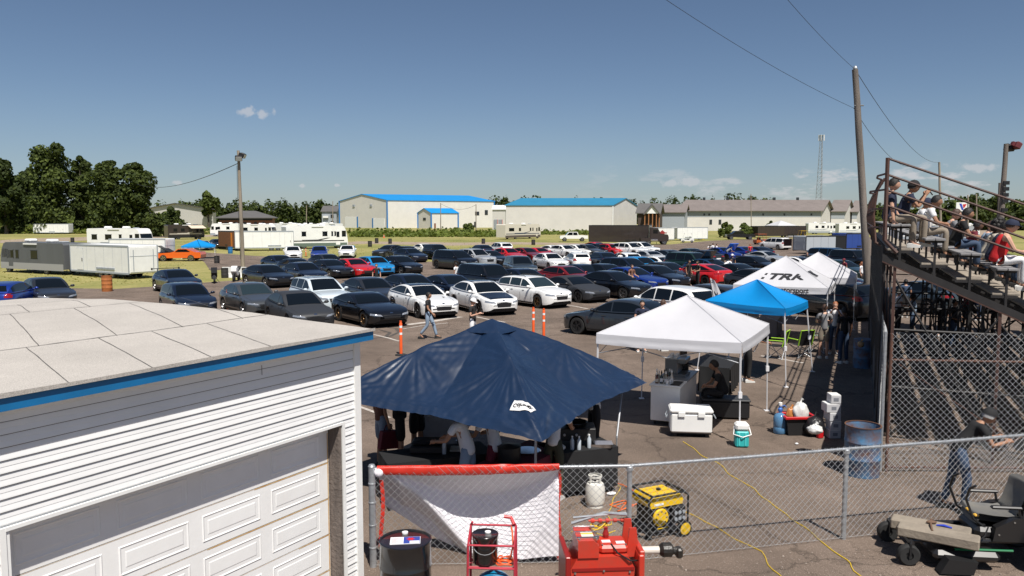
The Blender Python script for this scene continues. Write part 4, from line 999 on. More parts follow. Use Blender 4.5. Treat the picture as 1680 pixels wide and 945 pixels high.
motorhome(G(276, 393), G(336, 392), 2.5, 3.2, 'black and brown motorhome with a cream awning under the bush', front=1, m=DBR, skirt=BLACK, wins=((-.3, .1), (-.1, .1)), stripe_m=CREAM, awn=(.3, 3.6))
trw, L = cargo_trailer(G(386, 412), G(482, 411), 2.4, 2.75, 'white car trailer behind the wooden light pole, its side to the camera', (.9, 1.8), door=3.2, tongue=1)
tp, L = cargo_trailer(G(359, 409), G(385.5, 411), 2.4, 2.75, 'open trailer stall with timber interior and an orange cloth', (0,), m=GREYW, rear_open=True, rear_side=1, name='open_trailer', group=None)
g = MB(); g.box(-L/2+.1, L/2-.1, -1.24, -1.21, .5, 2.6); g.build('timber_wall', mat('ply_lining', (.18, .07, .025), .7), tp); g = MB(); g.box(L/2-1.25, L/2-.75, -1.28, -1.25, .55, 2.5); g.build('orange_cloth', mat('orange_cloth', (.62, .20, .02), .8), tp)
motorhome(G(470, 409), G(571, 407), 2.55, 3.45, 'long white motorhome with a dark green skirt facing right, behind the forward facing cars', front=1, skirt=mat('green_skirt', (.12, .16, .13), .5), wins=((-.22, .07), (.12, .08), (.24, .028), (.29, .028)), stripe_m=BLACK)
for i, (px, Y, l, rzd, lab) in enumerate([(372, 205, 8, 10, 'white caravan roof left of the wooden light pole'), (418, 190, 9, -8, 'white caravan roof just right of the light pole, in the back row'), (447, 200, 7, 60, 'white caravan seen end on in the back row'), (468, 210, 8, -15, 'white caravan in the back row below the treeline'),
        (495, 196, 8, 15, 'white caravan above the middle of the long motorhome'), (520, 215, 9, -5, 'white caravan over the windscreen end of the long motorhome'), (545, 205, 7, 50, 'last white caravan of the back row, beside the meadow')]):
    c = Vector(XY(px, Y)); u = Vector((cos(radians(rzd)), sin(radians(rzd))))*l/2
    motorhome(c-u, c+u, 2.5, 3.3-.1*(i % 3), lab, front=1 if i % 2 else -1, name='caravan', wins=((-.25, .12), (.05, .1)), stripe_m=GREYW if i % 2 else None)
motorhome(G(829, 393), G(887, 391), 2.5, 3.3, 'cream motorhome with dark striping on the grass before the pale hall', front=1, m=CREAM, skirt=mat('brown_skirt', (.10, .08, .07), .5), wins=((-.33, .14), (-.1, .06), (.2, .04), (.27, .03)), stripe_m=NAVYS)
# right side
bt, L = cargo_trailer(G(966, 400), G(1066, 401), 2.5, 3.35, 'long glossy black race trailer parked before the pale hall', (1.6, 2.7), m=DBR, tongue=1)
cargo_trailer(G(1066, 397), G(1106, 396), 2.4, 2.75, 'white trailer with a dark red diamond emblem right of the black truck cab', (.4,), tongue=-1)
g = MB(); P_ = G(1086, 396.5); o = None
em = MB(); em.prism([(-.9, 0), (0, .55), (.9, 0), (0, -.55)], -.02, 0); em.prism([(-1.3, .06), (1.3, .06), (1.3, -.10), (-1.3, -.10)], -.03, -.02)
tt = [x for x in COL.objects if x.get('label', '').startswith('white trailer with a dark red')][0]
em.v = [(x, y-1.21, z+1.75) for x, y, z in em.v]; em.build('emblem', mat('dark_red_print', (.28, .03, .03), .5), tt)
cargo_trailer(G(1111, 395), G(1161, 394.5), 2.4, 2.75, 'plain white trailer right of the golf buggy', (-1.4, -.6), tongue=-1, door=None)
cargo_trailer(G(1243, 390), G(1322, 389), 2.5, 2.75, 'long black trailer with a pale roof edge beyond the open minivan', (2.2, 3.2), m=DBR, tongue=-1)
cargo_trailer(G(1322, 417), G(1371, 416), 2.4, 2.3, 'light grey ribbed container trailer right of the minivan', (.2,), m=mat('ribbed_grey', (.40, .43, .46), .5), tongue=1)
g_, L = cargo_trailer(G(1372, 416), G(1387, 416), 2.4, 2.3, 'dark open stall between the grey container and the blue trailer', (0,), m=BLACK, rear_open=True, name='open_trailer', group=None)
cargo_trailer(G(1388, 413), G(1422, 412), 2.4, 2.5, 'blue trailer with a small pale nameplate left of the utility pole', (.5,), m=mat('blue_trailer_paint', (.012, .05, .26), .4, coat=.5), tongue=-1)
for px0, px1, y0, lab in ((1326, 1372, 384, 'white motorhome behind the grey container trailer'), (1376, 1424, 386, 'white motorhome left of the utility pole, behind the blue trailer')):
    motorhome(G(px0, y0), G(px1, y0), 2.5, 3.3, lab, front=1, wins=((-.2, .1), (.02, .1), (.2, .05)), stripe_m=GREYW)
for i, (px, Y, l, rzd, lab, fr) in enumerate([(1500, 165, 8, 15, 'white motorhome behind the sitting people at the top of the grandstand', 1), (1562, 150, 9, -12, 'grey and white motorhome seen between the grandstand rails', 1), (1530, 185, 8, 10, 'white caravan behind the grey and white motorhome', -1), (1595, 190, 7, 35, 'white caravan close to the track road', 1), (1478, 185, 8, 0, 'white caravan showing behind the top row of the grandstand', 1)]):
    c = Vector(XY(px, Y)); u = Vector((cos(radians(rzd)), sin(radians(rzd))))*l/2
    motorhome(c-u, c+u, 2.5, 3.2, lab, front=fr, wins=((-.25, .12), (.05, .1), (.2, .05)), m=WHITE if i != 1 else mat('silver_coach', (.35, .37, .39), .4), stripe_m=NAVYS)
# far white train of silver tank wagons on the right horizon
for i in range(5):
    x0, x1 = gx(1543+i*18, 420), gx(1559+i*18, 420); t = thing('railway_wagon', ('leftmost', 'second', 'middle', 'fourth', 'rightmost')[i]+' white wagon of the train on the right horizon', 'wagon', ((x0+x1)/2, 420, 0), 0, 'wagons of the far train'); l = x1-x0
    g = MB(); g.box(-l/2+.2, l/2-.2, -1.4, 1.4, 3.0, 6.6, .3); g.build('wagon_body', WHITE, t); g = MB(); g.box(-l/2, l/2, -1.2, 1.2, 2.2, 3.0); [g.lathe([(.5, -1.5), (.5, 1.5)], 10, (s*l*.35, 0, .5), 'y') for s in (-1, 1)]; g.box(-l*.38, -l*.32, -.2, .2, .5, 2.2); g.box(l*.32, l*.38, -.2, .2, .5, 2.2); g.build('bogie', BLACK, t)
# pickups
def pickup(px, y, L, label, col, front=1):
    P = G(px, y); t = thing('pickup_truck', label, 'pickup truck', (P.x, P.y, 0), 0 if front > 0 else pi, 'pickup trucks by the trailers'); h = 1.9; W_ = 1.98; m = paint(col); a = L/2
    g = MB(); prof = [(-a, .55), (a-.05, .55), (a, .75), (a-.05, 1.12), (a-1.15, 1.22), (a-1.75, 1.85), (a-2.0, h), (a-3.5, h), (a-3.75, 1.25), (-a+.03, 1.2)]
    g.prism(prof, -W_/2, W_/2); g.build('cab_and_bed', m, t)
    for s in (-1, 1):
        g = MB(); g.prism([(a-1.35, 1.25), (a-1.85, 1.80), (a-2.55, 1.80), (a-2.55, 1.25)], s*W_/2-.01*s, s*(W_/2+.01)); g.build('side_window', GLASS, t)
        g = MB(); g.prism([(a-2.65, 1.25), (a-2.65, 1.80), (a-3.4, 1.80), (a-3.55, 1.25)], s*W_/2-.01*s, s*(W_/2+.01)); g.build('side_window', GLASS, t)
        g = MB(); g.box(a-.03, a+.015, s*.6-.2, s*.6+.2, .82, 1.02); g.build('headlight', LAMP, t)
    g = MB(); g.prism([(a-1.2, 1.28), (a-1.18, 1.28), (a-1.76, 1.84), (a-1.78, 1.84)], -W_/2+.1, W_/2-.1); g.build('windshield', GLASS, t)
    g = MB(); g.box(-a+.12, a-3.9, -W_/2+.12, W_/2-.12, 1.2, 1.215); g.build('bed_floor', BLACK, t)
    wheels(t, (a-.95, -a+1.15), W_+.14, .42, RIM); return t
pickup(941, 396, 5.6, 'white crew cab pickup on the grass left of the long black trailer', 'white', -1)
pickup(1214, 393, 6.2, 'black pickup with bright wheels in front of the green shrubs', 'black', -1)
# tractor unit of the black trailer
P_ = G(1074, 401); t = thing('truck_tractor', 'dark truck tractor unit at the right end of the long black trailer', 'truck', (P_.x, P_.y, 0), 0)
g = MB(); g.prism([(-2.6, .6), (2.2, .6), (2.25, 1.3), (2.1, 1.75), (.75, 1.95), (.35, 2.9), (-1.0, 3.0), (-1.0, 1.2), (-2.6, 1.1)], -1.2, 1.2); g.build('cab', DBR, t)
g = MB(); g.prism([(.8, 2.0), (.83, 2.0), (.42, 2.75), (.40, 2.75)], -1.0, 1.0); g.build('windshield', GLASS, t); g = MB(); g.box(-.5, .3, -1.22, -1.19, 1.95, 2.6); g.build('side_window', GLASS, t)
g = MB(); g.tube([(-1.15, -1.0, .8), (-1.15, -1.0, 3.4)], .09, 8); g.build('exhaust_stack', CHROME, t); g = MB(); g.box(-.9, .4, -1.28, -1.0, .5, 1.0, .1); g.build('fuel_tank', CHROME, t); wheels(t, (1.5, -1.3, -2.1), 2.4, .48)
# the open tailgate of the minivan
place_car(1273, 389, 'van', 'white', 205, 'white minivan with its tailgate open showing the dark load space', None)
MV = COL.objects[-1]
for o in COL.objects:
    if o.get('label', '').startswith('white minivan with its tailgate'): MV = o
g = MB(); g.box(-2.53, -2.50, -.75, .75, .62, 1.60); g.build('load_space', mat('load_space_dark', (.03, .012, .012), .8), MV)
g = MB(); g.add([(-2.35, -.78, 1.72), (-2.35, .78, 1.72), (-3.3, .72, 1.98), (-3.3, -.72, 1.98), (-2.35, -.78, 1.78), (-2.35, .78, 1.78), (-3.3, .72, 2.04), (-3.3, -.72, 2.04)], [(0, 1, 2, 3), (7, 6, 5, 4), (0, 4, 5, 1), (1, 5, 6, 2), (2, 6, 7, 3), (3, 7, 4, 0)]); g.build('tailgate', paint('white'), MV)
# orange coupe with its bonnet up under a blue canopy
P_ = G(296, 428); t = thing('muscle_car', 'orange classic coupe with its black hood up beneath the small blue canopy', 'car', (P_.x, P_.y, 0), pi+radians(4))
g = MB(); g.prism([(-2.4, .35), (2.35, .35), (2.42, .55), (2.35, .82), (.75, .92), (.35, 1.02), (-.1, 1.32), (-1.0, 1.34), (-1.75, 1.0), (-2.35, .98), (-2.45, .7)], -.93, .93); g.build('body', mat('paint_orange_classic', PCOL['orange'], .3, coat=1), t)
for s in (-1, 1): g = MB(); g.prism([(.25, .98), (-.12, 1.26), (-.95, 1.27), (-1.35, 1.0)], s*.93, s*.945); g.build('side_window', GLASS, t)
g = MB(); g.add([(.85, -.85, .98), (.85, .85, .98), (2.0, .85, 1.65), (2.0, -.85, 1.65), (.88, -.85, .93), (.88, .85, .93), (2.03, .85, 1.60), (2.03, -.85, 1.60)], [(0, 1, 2, 3), (7, 6, 5, 4), (0, 4, 5, 1), (1, 5, 6, 2), (2, 6, 7, 3), (3, 7, 4, 0)]); g.build('raised_hood', BLACK, t)
g = MB(); g.box(.95, 2.25, -.75, .75, .86, .93); g.build('engine_bay', BLACK, t); wheels(t, (1.45, -1.4), 2.04, .34, CHROME)
# small far vehicles
def buggy(P, rz, label, col, name, cat, s=1.):
    t = thing(name, label, cat, (P.x, P.y, 0), rz); 
    g = MB(); g.prism([(-1.2, .3), (1.15, .3), (1.25, .6), (.9, .85), (.5, .55), (-.3, .5), (-.4, .8), (-1.2, .8)], -.55, .55); g.build('body', col, t)
    g = MB(); g.box(-.45, .1, -.5, .5, .62, .75); g.box(-.5, -.38, -.5, .5, .75, 1.2); g.build('seat', BLACK, t)
    g = MB(); [g.tube([(x, y, .6), (x*.7, y, 1.8)], .025, 5) for x in (-1, .9) for y in (-.5, .5)]; g.box(-.9, .8, -.58, .58, 1.8, 1.86); g.build('canopy_frame', col, t); wheels(t, (.8, -.8), 1.15, .25); return t
buggy(G(1128, 398), 2.9, 'white golf buggy in front of the white trailers', WHITE, 'golf_buggy', 'golf buggy')
buggy(G(1248, 401), .3, 'orange buggy beside the white minivan', mat('buggy_orange', (.45, .10, .02), .4), 'side_by_side_buggy', 'buggy')
buggy(G(1317, 392), .3, 'yellow buggy at the right end of the long black trailer', mat('buggy_yellow', (.65, .42, .02), .4), 'side_by_side_buggy', 'buggy')
# motorcycles
def motorbike(px, y, rz, label, lt):
    P = G(px, y); t = thing('motorcycle', label, 'motorcycle', (P.x, P.y, 0), rz, 'motorcycles at the edge of the grass')
    for x in (.68, -.68):
        g = MB(); g.lathe([(.22, -.06), (.30, -.05), (.30, .05), (.22, .06)], 18, (x, 0, .30), 'y', False); g.lathe([(.22, -.03), (.02, -.03), (.02, .03), (.22, .03)], 18, (x, 0, .30), 'y', False); g.build('wheel', RUBBER, t, smooth=True)
    g = MB(); g.box(-.25, .3, -.16, .16, .28, .62, .06); g.tube([(.68, .09, .3), (.45, .09, .95)], .03, 6); g.tube([(.68, -.09, .3), (.45, -.09, .95)], .03, 6); g.tube([(-.68, 0, .3), (-.1, 0, .45)], .04, 6); g.tube([(-.1, -.15, .3), (-.7, -.18, .5)], .05, 6); g.build('engine_frame', BLACK, t)
    g = MB(); g.prism([(.75, .75), (.72, 1.0), (.4, 1.12), (.25, .85), (-.1, .5), (.35, .42), (.55, .55)], -.2, .2); g.build('fairing', lt, t)
    g = MB(); g.ball((.08, 0, .86), .24, 10, 7, (1.1, .75, .6)); g.build('fuel_tank', lt, t, smooth=True); g = MB(); g.prism([(-.15, .78), (-.75, .95), (-.95, 1.02), (-.8, .86), (-.3, .7)], -.12, .12); g.build('saddle', BLACK, t)
    g = MB(); g.tube([(.4, -.35, .98), (.48, 0, 1.0), (.4, .35, .98)], .018, 6); g.build('handlebar', BLACK, t); g = MB(); g.tube([(-.1, .12, .3), (-.2, .34, .0)], .015, 5); g.build('side_stand', BLACK, t)
motorbike(352, 464, radians(-70), 'dark sport motorcycle leaning by the black bin at the edge of the grass', BLACK)
motorbike(388, 461, radians(-85), 'motorcycle with a white fairing beside the wooden light pole', WHITE)
# bins, barrels, blocks, delineators
def barrel(P, r, h, m, label, name='barrel', cat='barrel', group=None, ribs=2):
    t = thing(name, label, cat, tuple(P), 0, group); g = MB(); pr = [(r*.97, 0), (r, .03)]
    for k in range(ribs): z = h*(k+1)/(ribs+1); pr += [(r, z-.04), (r*1.035, z-.01), (r*1.035, z+.01), (r, z+.04)]
    pr += [(r, h-.03), (r*1.03, h-.015), (r*1.02, h), (r*.95, h)]; g.lathe(pr, 20, cap=False); g.lathe([(r*.97, .001), (0, .001)], 20, cap=False); g.build('shell', m, t, smooth=True)
    g = MB(); g.lathe([(r*.95, h-.02), (0, h-.03)], 20, cap=False); g.build('lid', m, t); return t
OCONE = mat('safety_orange', (.80, .11, .02), .5, var=.12, vscale=3); RUSTB = mat('rusted_orange_drum', (.50, .17, .04), .7, var2=(.30, .10, .03), vscale=5)
barrel(G(176, 478), .31, .98, RUSTB, 'faded orange plastic barrel below the white tri-axle trailer', group=None, ribs=3)
DKB = mat('dark_bin', (.03, .028, .028), .7)
for px, y, lab in ((607, 405, 'black bin standing in the grass, left of a pair'), (618, 399, 'black bin with a white notice in the grass'), (640, 400, 'dark bin at the edge of the gravel track'), (793, 400, 'black bin beyond the dark sedan at the lot edge'), (875, 402, 'black bin behind the dark red sedan'), (1147, 393, 'black bin by the right white trailer'),
                   (356, 432, 'dark square bin on the old asphalt pad left of the light pole'), (369, 456, 'black bin at the foot of the light pole, behind the motorcycles'), (119, 398, 'black bin by the gravel lane, right of the small far trailer'), (403, 456, 'black bin tucked behind the light pole')):
    s_ = 1 if y < 410 else .8
    t = barrel(G(px, y), .33*s_, .95*s_, DKB, lab, 'litter_bin', 'bin', 'black bins around the lot')
barrel(G(378, 416), .3, .9, mat('blue_plastic', (.02, .16, .38), .5), 'blue barrel in front of the open trailer stall')
barrel(G(1153, 393), .33, .9, mat('yellow_plastic', (.6, .42, .03), .5), 'yellow drum beside the black bin by the right white trailer')
g = thing('concrete_block', 'white concrete barrier block behind the two motorcycles', 'barrier', tuple(G(385, 455)), .1); m = MB(); m.prism([(-.3, 0), (.3, 0), (.12, .35), (.09, .8), (-.09, .8), (-.12, .35)], -.9, .9, 'x'); m.T = None; m.v = [(y, x, z) for x, y, z in m.v] if False else m.v; m.build('barrier_body', mat('white_concrete', (.6, .6, .58), .9, var=.2, vscale=2), g)
WREF = mat('reflective_white', (.82, .82, .82), .4)
def delineator(px, y, h, label, lean=0):
    t = thing('delineator_post', label, 'delineator post', tuple(G(px, y)), 0, 'orange delineator posts')
    g = MB(); g.lathe([(.2, 0), (.2, .03), (.08, .06)], 12); g.build('base', RUBBER, t); g = MB(); g.lathe([(.052, .05), (.05, h-.08), (.035, h-.05), (.042, h-.03), (.042, h)], 12); g.build('post', OCONE, t, smooth=True)
    for z in (.60, .80): g = MB(); g.lathe([(.053, h*z), (.053, h*z+.075)], 12, cap=False); g.build('reflective_band', WREF, t, smooth=True)
delineator(658, 583, 1.15, 'orange delineator post right of the blue roof corner'); delineator(875, 556, 1.2, 'left one of the two orange posts beyond the navy canopy'); delineator(892, 559, 1.2, 'right one of the two orange posts beyond the navy canopy')
delineator(374, 512, 1.1, 'orange post in front of the grey sedan by the garage roof'); delineator(502, 421, 1.0, 'orange post in the lane between the white and the dark blue front facing cars')
t = thing('traffic_cone', 'small orange cone alone far out in the meadow', 'cone', tuple(G(630, 390))); g = MB(); g.lathe([(.3, 0), (.3, .05), (.16, .06), (.03, .8)], 12); g.build('cone', OCONE, t); g = MB(); g.lathe([(.115, .35), (.09, .5)], 12, cap=False); g.build('white_band', WREF, t)
# poles and overhead cables
POLEW = mat('pole_wood', (.26, .22, .17), .9, var=.35, vscale=3, bump=.5, bscale=20, streak=True); POLEG = mat('grey_pole_wood', (.17, .145, .125), .95, var=.4, vscale=4, bump=.6, bscale=20, streak=True)
WIRE = mat('cable_black', (.02, .02, .02), .6)
def pole(foot, top, r0, r1, label, m, name='utility_pole', cat='pole'):
    t = thing(name, label, cat, (foot[0], foot[1], 0)); d = Vector(top)-Vector((foot[0], foot[1], 0)); g = MB(); n = 8
    g.tube([Vector((0, 0, -.1))]+[d*(i/n)+Vector((noise.noise(Vector((i*.7, r0*9, 1)))*.02, 0, 0)) for i in range(1, n+1)], [r0+(r1-r0)*i/n for i in range(n+1)], 10); g.build('shaft', m, t, smooth=True); return t, d
f = G(399, 449); tp1 = D(391, 247, f.y)
lp, d = pole(f, tp1, .17, .11, 'pale wooden light pole rising from the grass left of the black sedan', POLEW, 'light_pole', 'light pole')
def floodlight(par, c, rz, m=BLACK):
    g = MB(); g.T = Matrix.Translation(c) @ Matrix.Rotation(rz, 4, 'Z') @ Matrix.Rotation(.45, 4, 'Y'); g.box(-.05, .30, -.28, .28, -.2, .2, .05); g.box(-.2, -.05, -.12, .12, -.12, .12); o = g.build('floodlight', m, par); k = MB(); k.T = g.T; k.box(.30, .31, -.24, .24, -.16, .16); k.build('lens', mat('lamp_lens', (.5, .52, .5), .1), o)
floodlight(lp, d+Vector((.25, 0, -.35)), 0); floodlight(lp, d+Vector((.1, -.3, -.6)), -1.2)
g = MB(); g.tube([d+Vector((-.15, 0, -1.2)), d+Vector((-.17, 0, -3.0)), d*.45+Vector((-.2, 0, 0)), Vector((-.19, 0, 1.2))], .018, 4); g.build('riser_cable', WIRE, lp)
def cable(A, B, sag, r, label, name='overhead_cable'):
    A, B = Vector(A), Vector(B); g = MB(); n = 24; g.tube([A.lerp(B, i/n)-Vector((0, 0, sag*4*(i/n)*(1-i/n))) for i in range(n+1)], r, 5); o = g.build(name, WIRE); return tag(o, label, 'cable', 'overhead cables')
cable(tp1-Vector((0, 0, 1.0)), D(225, 302, 150), 1.2, .03, 'dark cable running from the left light pole into the trees')
f = Vector((16.4, 36.2, 0)); tp2 = D(1403, 114, 36.2)
f2 = D(1427, 520, 36.2); up, d = pole((f2.x, 36.2), tp2, .19, .13, 'tall weathered utility pole leaning left beside the grandstand', POLEG)
g = MB(); g.tube([d+Vector((0, -.05, -1.6)), d+Vector((.4, -.1, -1.6))], .03, 6); g.build('insulator_bracket', BLACK, up); g = MB(); g.lathe([(.09, 0), (.1, .06), (.07, .14), (.03, .16)], 10, tuple(d)); g.build('pole_cap', STEEL, up)
cable(tp2-Vector((0, 0, 1.7)), D(1040, -36, 24), .22, .008, 'lower cable running up to the top edge of the picture from the leaning utility pole')
cable(tp2, D(1262, -36, 24), .12, .008, 'upper cable running to the top edge of the picture from the leaning utility pole')
cable(tp2-Vector((0, 0, 1.7)), D(1500, 272, 75), .9, .012, 'cable falling right from below the top of the leaning pole')
q1 = D(1541, 266, 95)
cable(tp2, q1, 1.2, .014, 'cable falling right from the very top of the leaning pole to the thin far pole')
p1, d = pole((gx(1545, 95), 95), q1, .17, .12, 'thin wooden pole behind the grandstand rails', POLEW)
for px, ty, Y, lab in ((1588, 320, 150, 'short distant pole left of the round treetop'), (1602, 318, 165, 'short distant pole over the far train'), (503, 337, 260, 'thin far pole before the left woodland'), (546, 330, 270, 'thin far pole by the two storey house'), (723, 333, 250, 'thin pole standing before the lean-to'), (781, 335, 250, 'thin pole at the right end of the bright roofed hall'), (1232, 318, 290, 'slim metal post above the long hall roof')):
    pole((gx(px, Y), Y), D(px, ty, Y), .16, .12, lab, POLEW)
cable(D(723, 334, 250), D(781, 336, 250), 1.6, .04, 'slack cable between the two poles before the bright roofed hall')
f3 = Vector((gx(1638, 48), 48, 0)); tp3 = D(1651, 236, 48)
lp3, d = pole(f3, tp3, .20, .13, 'light pole with red and black floodlights at the right edge', POLEG, 'light_pole', 'light pole')
floodlight(lp3, d+Vector((.5, 0, -.05)), 0, mat('red_lamp_housing', (.12, .02, .025), .6)); floodlight(lp3, d+Vector((.3, .3, -.15)), .3)
g = MB(); g.tube([d+Vector((0, 0, -.1)), d+Vector((.9, 0, 0))], .03, 6); [g.box(-.1+d.x*z, .25+d.x*z, -.2, -.05, d.z*z-.1, d.z*z+.12) for z in (.62, .66, .70, .74, .56)]; g.build('lamp_arm', BLACK, lp3)
pole((gx(1637, 62), 62), D(1641, 300, 62), .16, .12, 'second pole just behind the right light pole', POLEG); 
# far sign with red and blue lettering on a post
t = thing('roadside_sign', 'white sign with a red and blue emblem far right beyond the rails', 'sign', (gx(1576, 200), 200, 0)); z = ztop(332, 200)
g = MB(); g.box(-1.6, 1.6, -.1, .1, z-2.2, z); g.build('sign_panel', WHITE, t); g = MB(); g.box(-1.7, 1.7, -.08, .08, z-3.6, z-2.4); g.build('lower_panel', BLACK, t); g = MB(); g.tube([(0, 0, -.1), (0, 0, z-2.2)], .15, 6); g.build('post', STEEL, t)
g = MB(); g.prism([(-.9, z-.3), (-.2, z-1.9), (.3, z-1.9), (-.3, z-.3)], -.13, -.1); g.build('blue_stroke', mat('sign_blue', (.03, .06, .4), .5), t); g = MB(); g.prism([(.0, z-.5), (1.0, z-.4), (.4, z-1.4), (.2, z-1.4)], -.13, -.1); g.build('red_stroke', mat('sign_red', (.5, .02, .03), .5), t)
# ---------------- garage in the foreground ----------------
fr, fl = G(610, 541, 3.2), G(0, 650, 3.2)
gt = (fr-fl); gt.z = 0; gt.normalize(); gn = Vector((gt.y, -gt.x, 0)); GW = fr-gn*.15-gt*.09; GRZ = atan2(gt.y, gt.x)
gar = thing('garage', 'white sided garage with a low felt roof, bright blue fascia and a panelled overhead door', 'garage', (GW.x, GW.y, 0), GRZ)
# local frame: x along the front (0 = right corner, negative = left), -y outwards to the camera, +y into the building
SIDING = mat('white_vinyl_siding', (.84, .84, .835), .42, var2=(.76, .765, .76), vscale=1.6, bump=.06, bscale=6)
TRIMW = mat('white_trim', (.80, .80, .78), .5, var=.05, vscale=2)
DOORW = mat('white_door', (.86, .86, .85), .5, var2=(.78, .77, .75), vscale=1.3, bump=.05, bscale=12)
XL = -7.6; DL, DR_, DT = -3.93, -.34, 2.11; ZE = 3.092
sd = MB(); cs = .1
def courses(x0, x1, z0, z1):
    n = int(round((z1-z0)/cs)); h = (z1-z0)/n; nx = max(2, int((x1-x0)/.5))
    for k in range(n):
        z = z0+k*h
        prof = [(-.0145, 0), (-.014, .008), (-.007, h*.47), (-.0095, h*.50), (-.003, h), (-.0145, h)]
        rows = []
        for (d, dz) in prof:
            rows.append([(x0+(x1-x0)*i/nx, d+.0022*noise.noise(Vector((i*.9, (z+dz)*.8, 2.2))), z+dz) for i in range(nx+1)])
        vs = [p for r in rows for p in r]; fs = [(a*(nx+1)+i, a*(nx+1)+i+1, (a+1)*(nx+1)+i+1, (a+1)*(nx+1)+i) for a in range(len(prof)-1) for i in range(nx)]
        sd.add(vs, fs)
courses(DR_+.085, -.075, .12, 2.12+.06); courses(XL, DL-.075, .12, 2.18); courses(XL, -.075, 2.18, ZE-.02)
sd.build('siding', SIDING, gar, fix=False)
gv = MB(); n_c = int(round((ZE-.02-2.18)/cs)); hh_ = (ZE-.02-2.18)/n_c  # thin grey strips: shade line under each siding lap, put in as colour
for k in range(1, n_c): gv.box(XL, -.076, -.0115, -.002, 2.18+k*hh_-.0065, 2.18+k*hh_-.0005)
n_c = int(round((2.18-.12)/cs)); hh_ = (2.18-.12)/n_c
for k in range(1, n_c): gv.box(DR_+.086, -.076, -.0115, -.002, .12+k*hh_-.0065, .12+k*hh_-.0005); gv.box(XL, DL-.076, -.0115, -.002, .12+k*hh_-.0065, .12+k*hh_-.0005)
gv.build('lap_shade_line', mat('groove_shade', (.20, .20, .20), .9), gar)
w = MB(); w.box(XL, DL-.02, 0, .1, 0, ZE); w.box(DR_+.02, -.02, 0, .1, 0, ZE); w.box(DL-.02, DR_+.02, 0, .1, DT+.02, ZE); w.box(-.1, -.004, .1, 7.0, 0, ZE); w.box(XL, -.1, 6.9, 7.0, 0, ZE); w.build('wall', SIDING, gar)
sj = MB()
for x, z in ((-1.45, 2.96),):
    sj.box(x, x+.002, -.0235, -.018, z-.05, z+.05)
sj.build('siding_joint', SEAM, gar)
c = MB(); c.box(-.085, .012, -.035, -.002, 0, ZE-.02); c.box(.0, .014, -.002, .09, 0, ZE-.02); c.build('corner_post', TRIMW, gar)
c = MB(); c.box(DL-.075, DL-.03, -.03, -.001, 0, DT+.05); c.build('door_casing', TRIMW, gar)
c = MB(); c.box(DR_+.035, DR_+.08, -.03, -.001, 0, DT+.05); c.build('door_casing', TRIMW, gar)
c = MB(); c.box(DL-.03, DR_+.035, -.032, -.003, DT+.02, DT+.05); c.build('door_header', TRIMW, gar)
c = MB(); c.box(DR_-.0, DR_+.025, -.02, .20, 0, DT+.018); c.build('timber_jamb', mat('worn_timber', (.14, .115, .10), .95, var=.5, vscale=5, bump=.7, bscale=25, streak=True), gar)
c = MB(); c.box(DL-.03, DL, -.018, .20, 0, DT+.018); c.build('timber_jamb', TRIMW, gar)
# overhead door, five sections of four raised panels
RUSTL = mat('rust_stain', (.50, .24, .04), .8, var2=(.62, .50, .30), vscale=9)
for k in range(5):
    z1 = DT-.005-k*.43; z0 = z1-.422; s_ = MB(); s_.box(DL+.004, DR_-.012, .155, .195, z0, z1)
    for j in range(4):
        px0 = DL+.10+j*.87; px1 = px0+.72; a, b = z0+.075, z1-.075
        O = [(px0, a), (px1, a), (px1, b), (px0, b)]
        def rg(i, d): return [(px0+i, d, a+i), (px1-i, d, a+i), (px1-i, d, b-i), (px0+i, d, b-i)]
        R_ = [rg(0, .1545), rg(.010, .1475), rg(.026, .1535), rg(.060, .1535), rg(.072, .1500)]; vs = [p for r in R_ for p in r]
        fs = [(q*4+i, q*4+(i+1) % 4, q*4+4+(i+1) % 4, q*4+4+i) for q in range(4) for i in range(4)]+[(16, 17, 18, 19)]
        s_.add(vs, fs)
    o = s_.build('door_section', DOORW, gar)
    if k: m = MB(); m.box(DL+.05, DR_-.05, .1535, .1542, z1-.0015, z1+.001); m.box(DR_-.5-.6*(k % 3), DR_-.02, .1530, .1538, z1-.010, z1+.0022); m.build('rust_line', RUSTL, o)
    m = MB(); m.box(DR_-.034, DR_-.018, .1528, .1537, z0, z1-(.08 if k == 0 else .0)); m.build('rust_line', RUSTL, o)
# fascia + soffit + roof
FASC = mat('bright_blue_fascia', (.004, .135, .33), .45, var=.12, vscale=3)
f_ = MB(); f_.box(XL, .09, -.172, -.15, 3.085, 3.195); f_.box(.068, .09, -.15, 7.2, 3.085, 3.195); f_.build('fascia', FASC, gar)
s_ = MB(); s_.box(XL, .068, -.15, .0, 3.09, 3.105); s_.box(.014, .068, .0, 7.1, 3.09, 3.105); s_.build('soffit', TRIMW, gar)
def felt_mat():
    m = mat('roofing_felt', (.42, .39, .355), .95, var=.10, vscale=.9, bump=.25, bscale=160); n = m.node_tree.nodes; l = m.node_tree.links; b = n['Principled BSDF']
    src = b.inputs['Base Color'].links[0].from_socket; t = n.new('ShaderNodeTexCoord'); z = n.new('ShaderNodeTexNoise'); z.inputs['Scale'].default_value = 130; z.inputs['Detail'].default_value = 2; l.new(t.outputs['Object'], z.inputs['Vector'])
    r = n.new('ShaderNodeMapRange'); r.inputs[1].default_value = .3; r.inputs[2].default_value = .7; r.inputs[3].default_value = .72; r.inputs[4].default_value = 1.25; l.new(z.outputs[0], r.inputs[0])
    v = n.new('ShaderNodeVectorMath'); v.operation = 'SCALE'; l.new(src, v.inputs[0]); l.new(r.outputs[0], v.inputs['Scale']); l.new(v.outputs[0], b.inputs['Base Color']); return m
FELT = felt_mat()
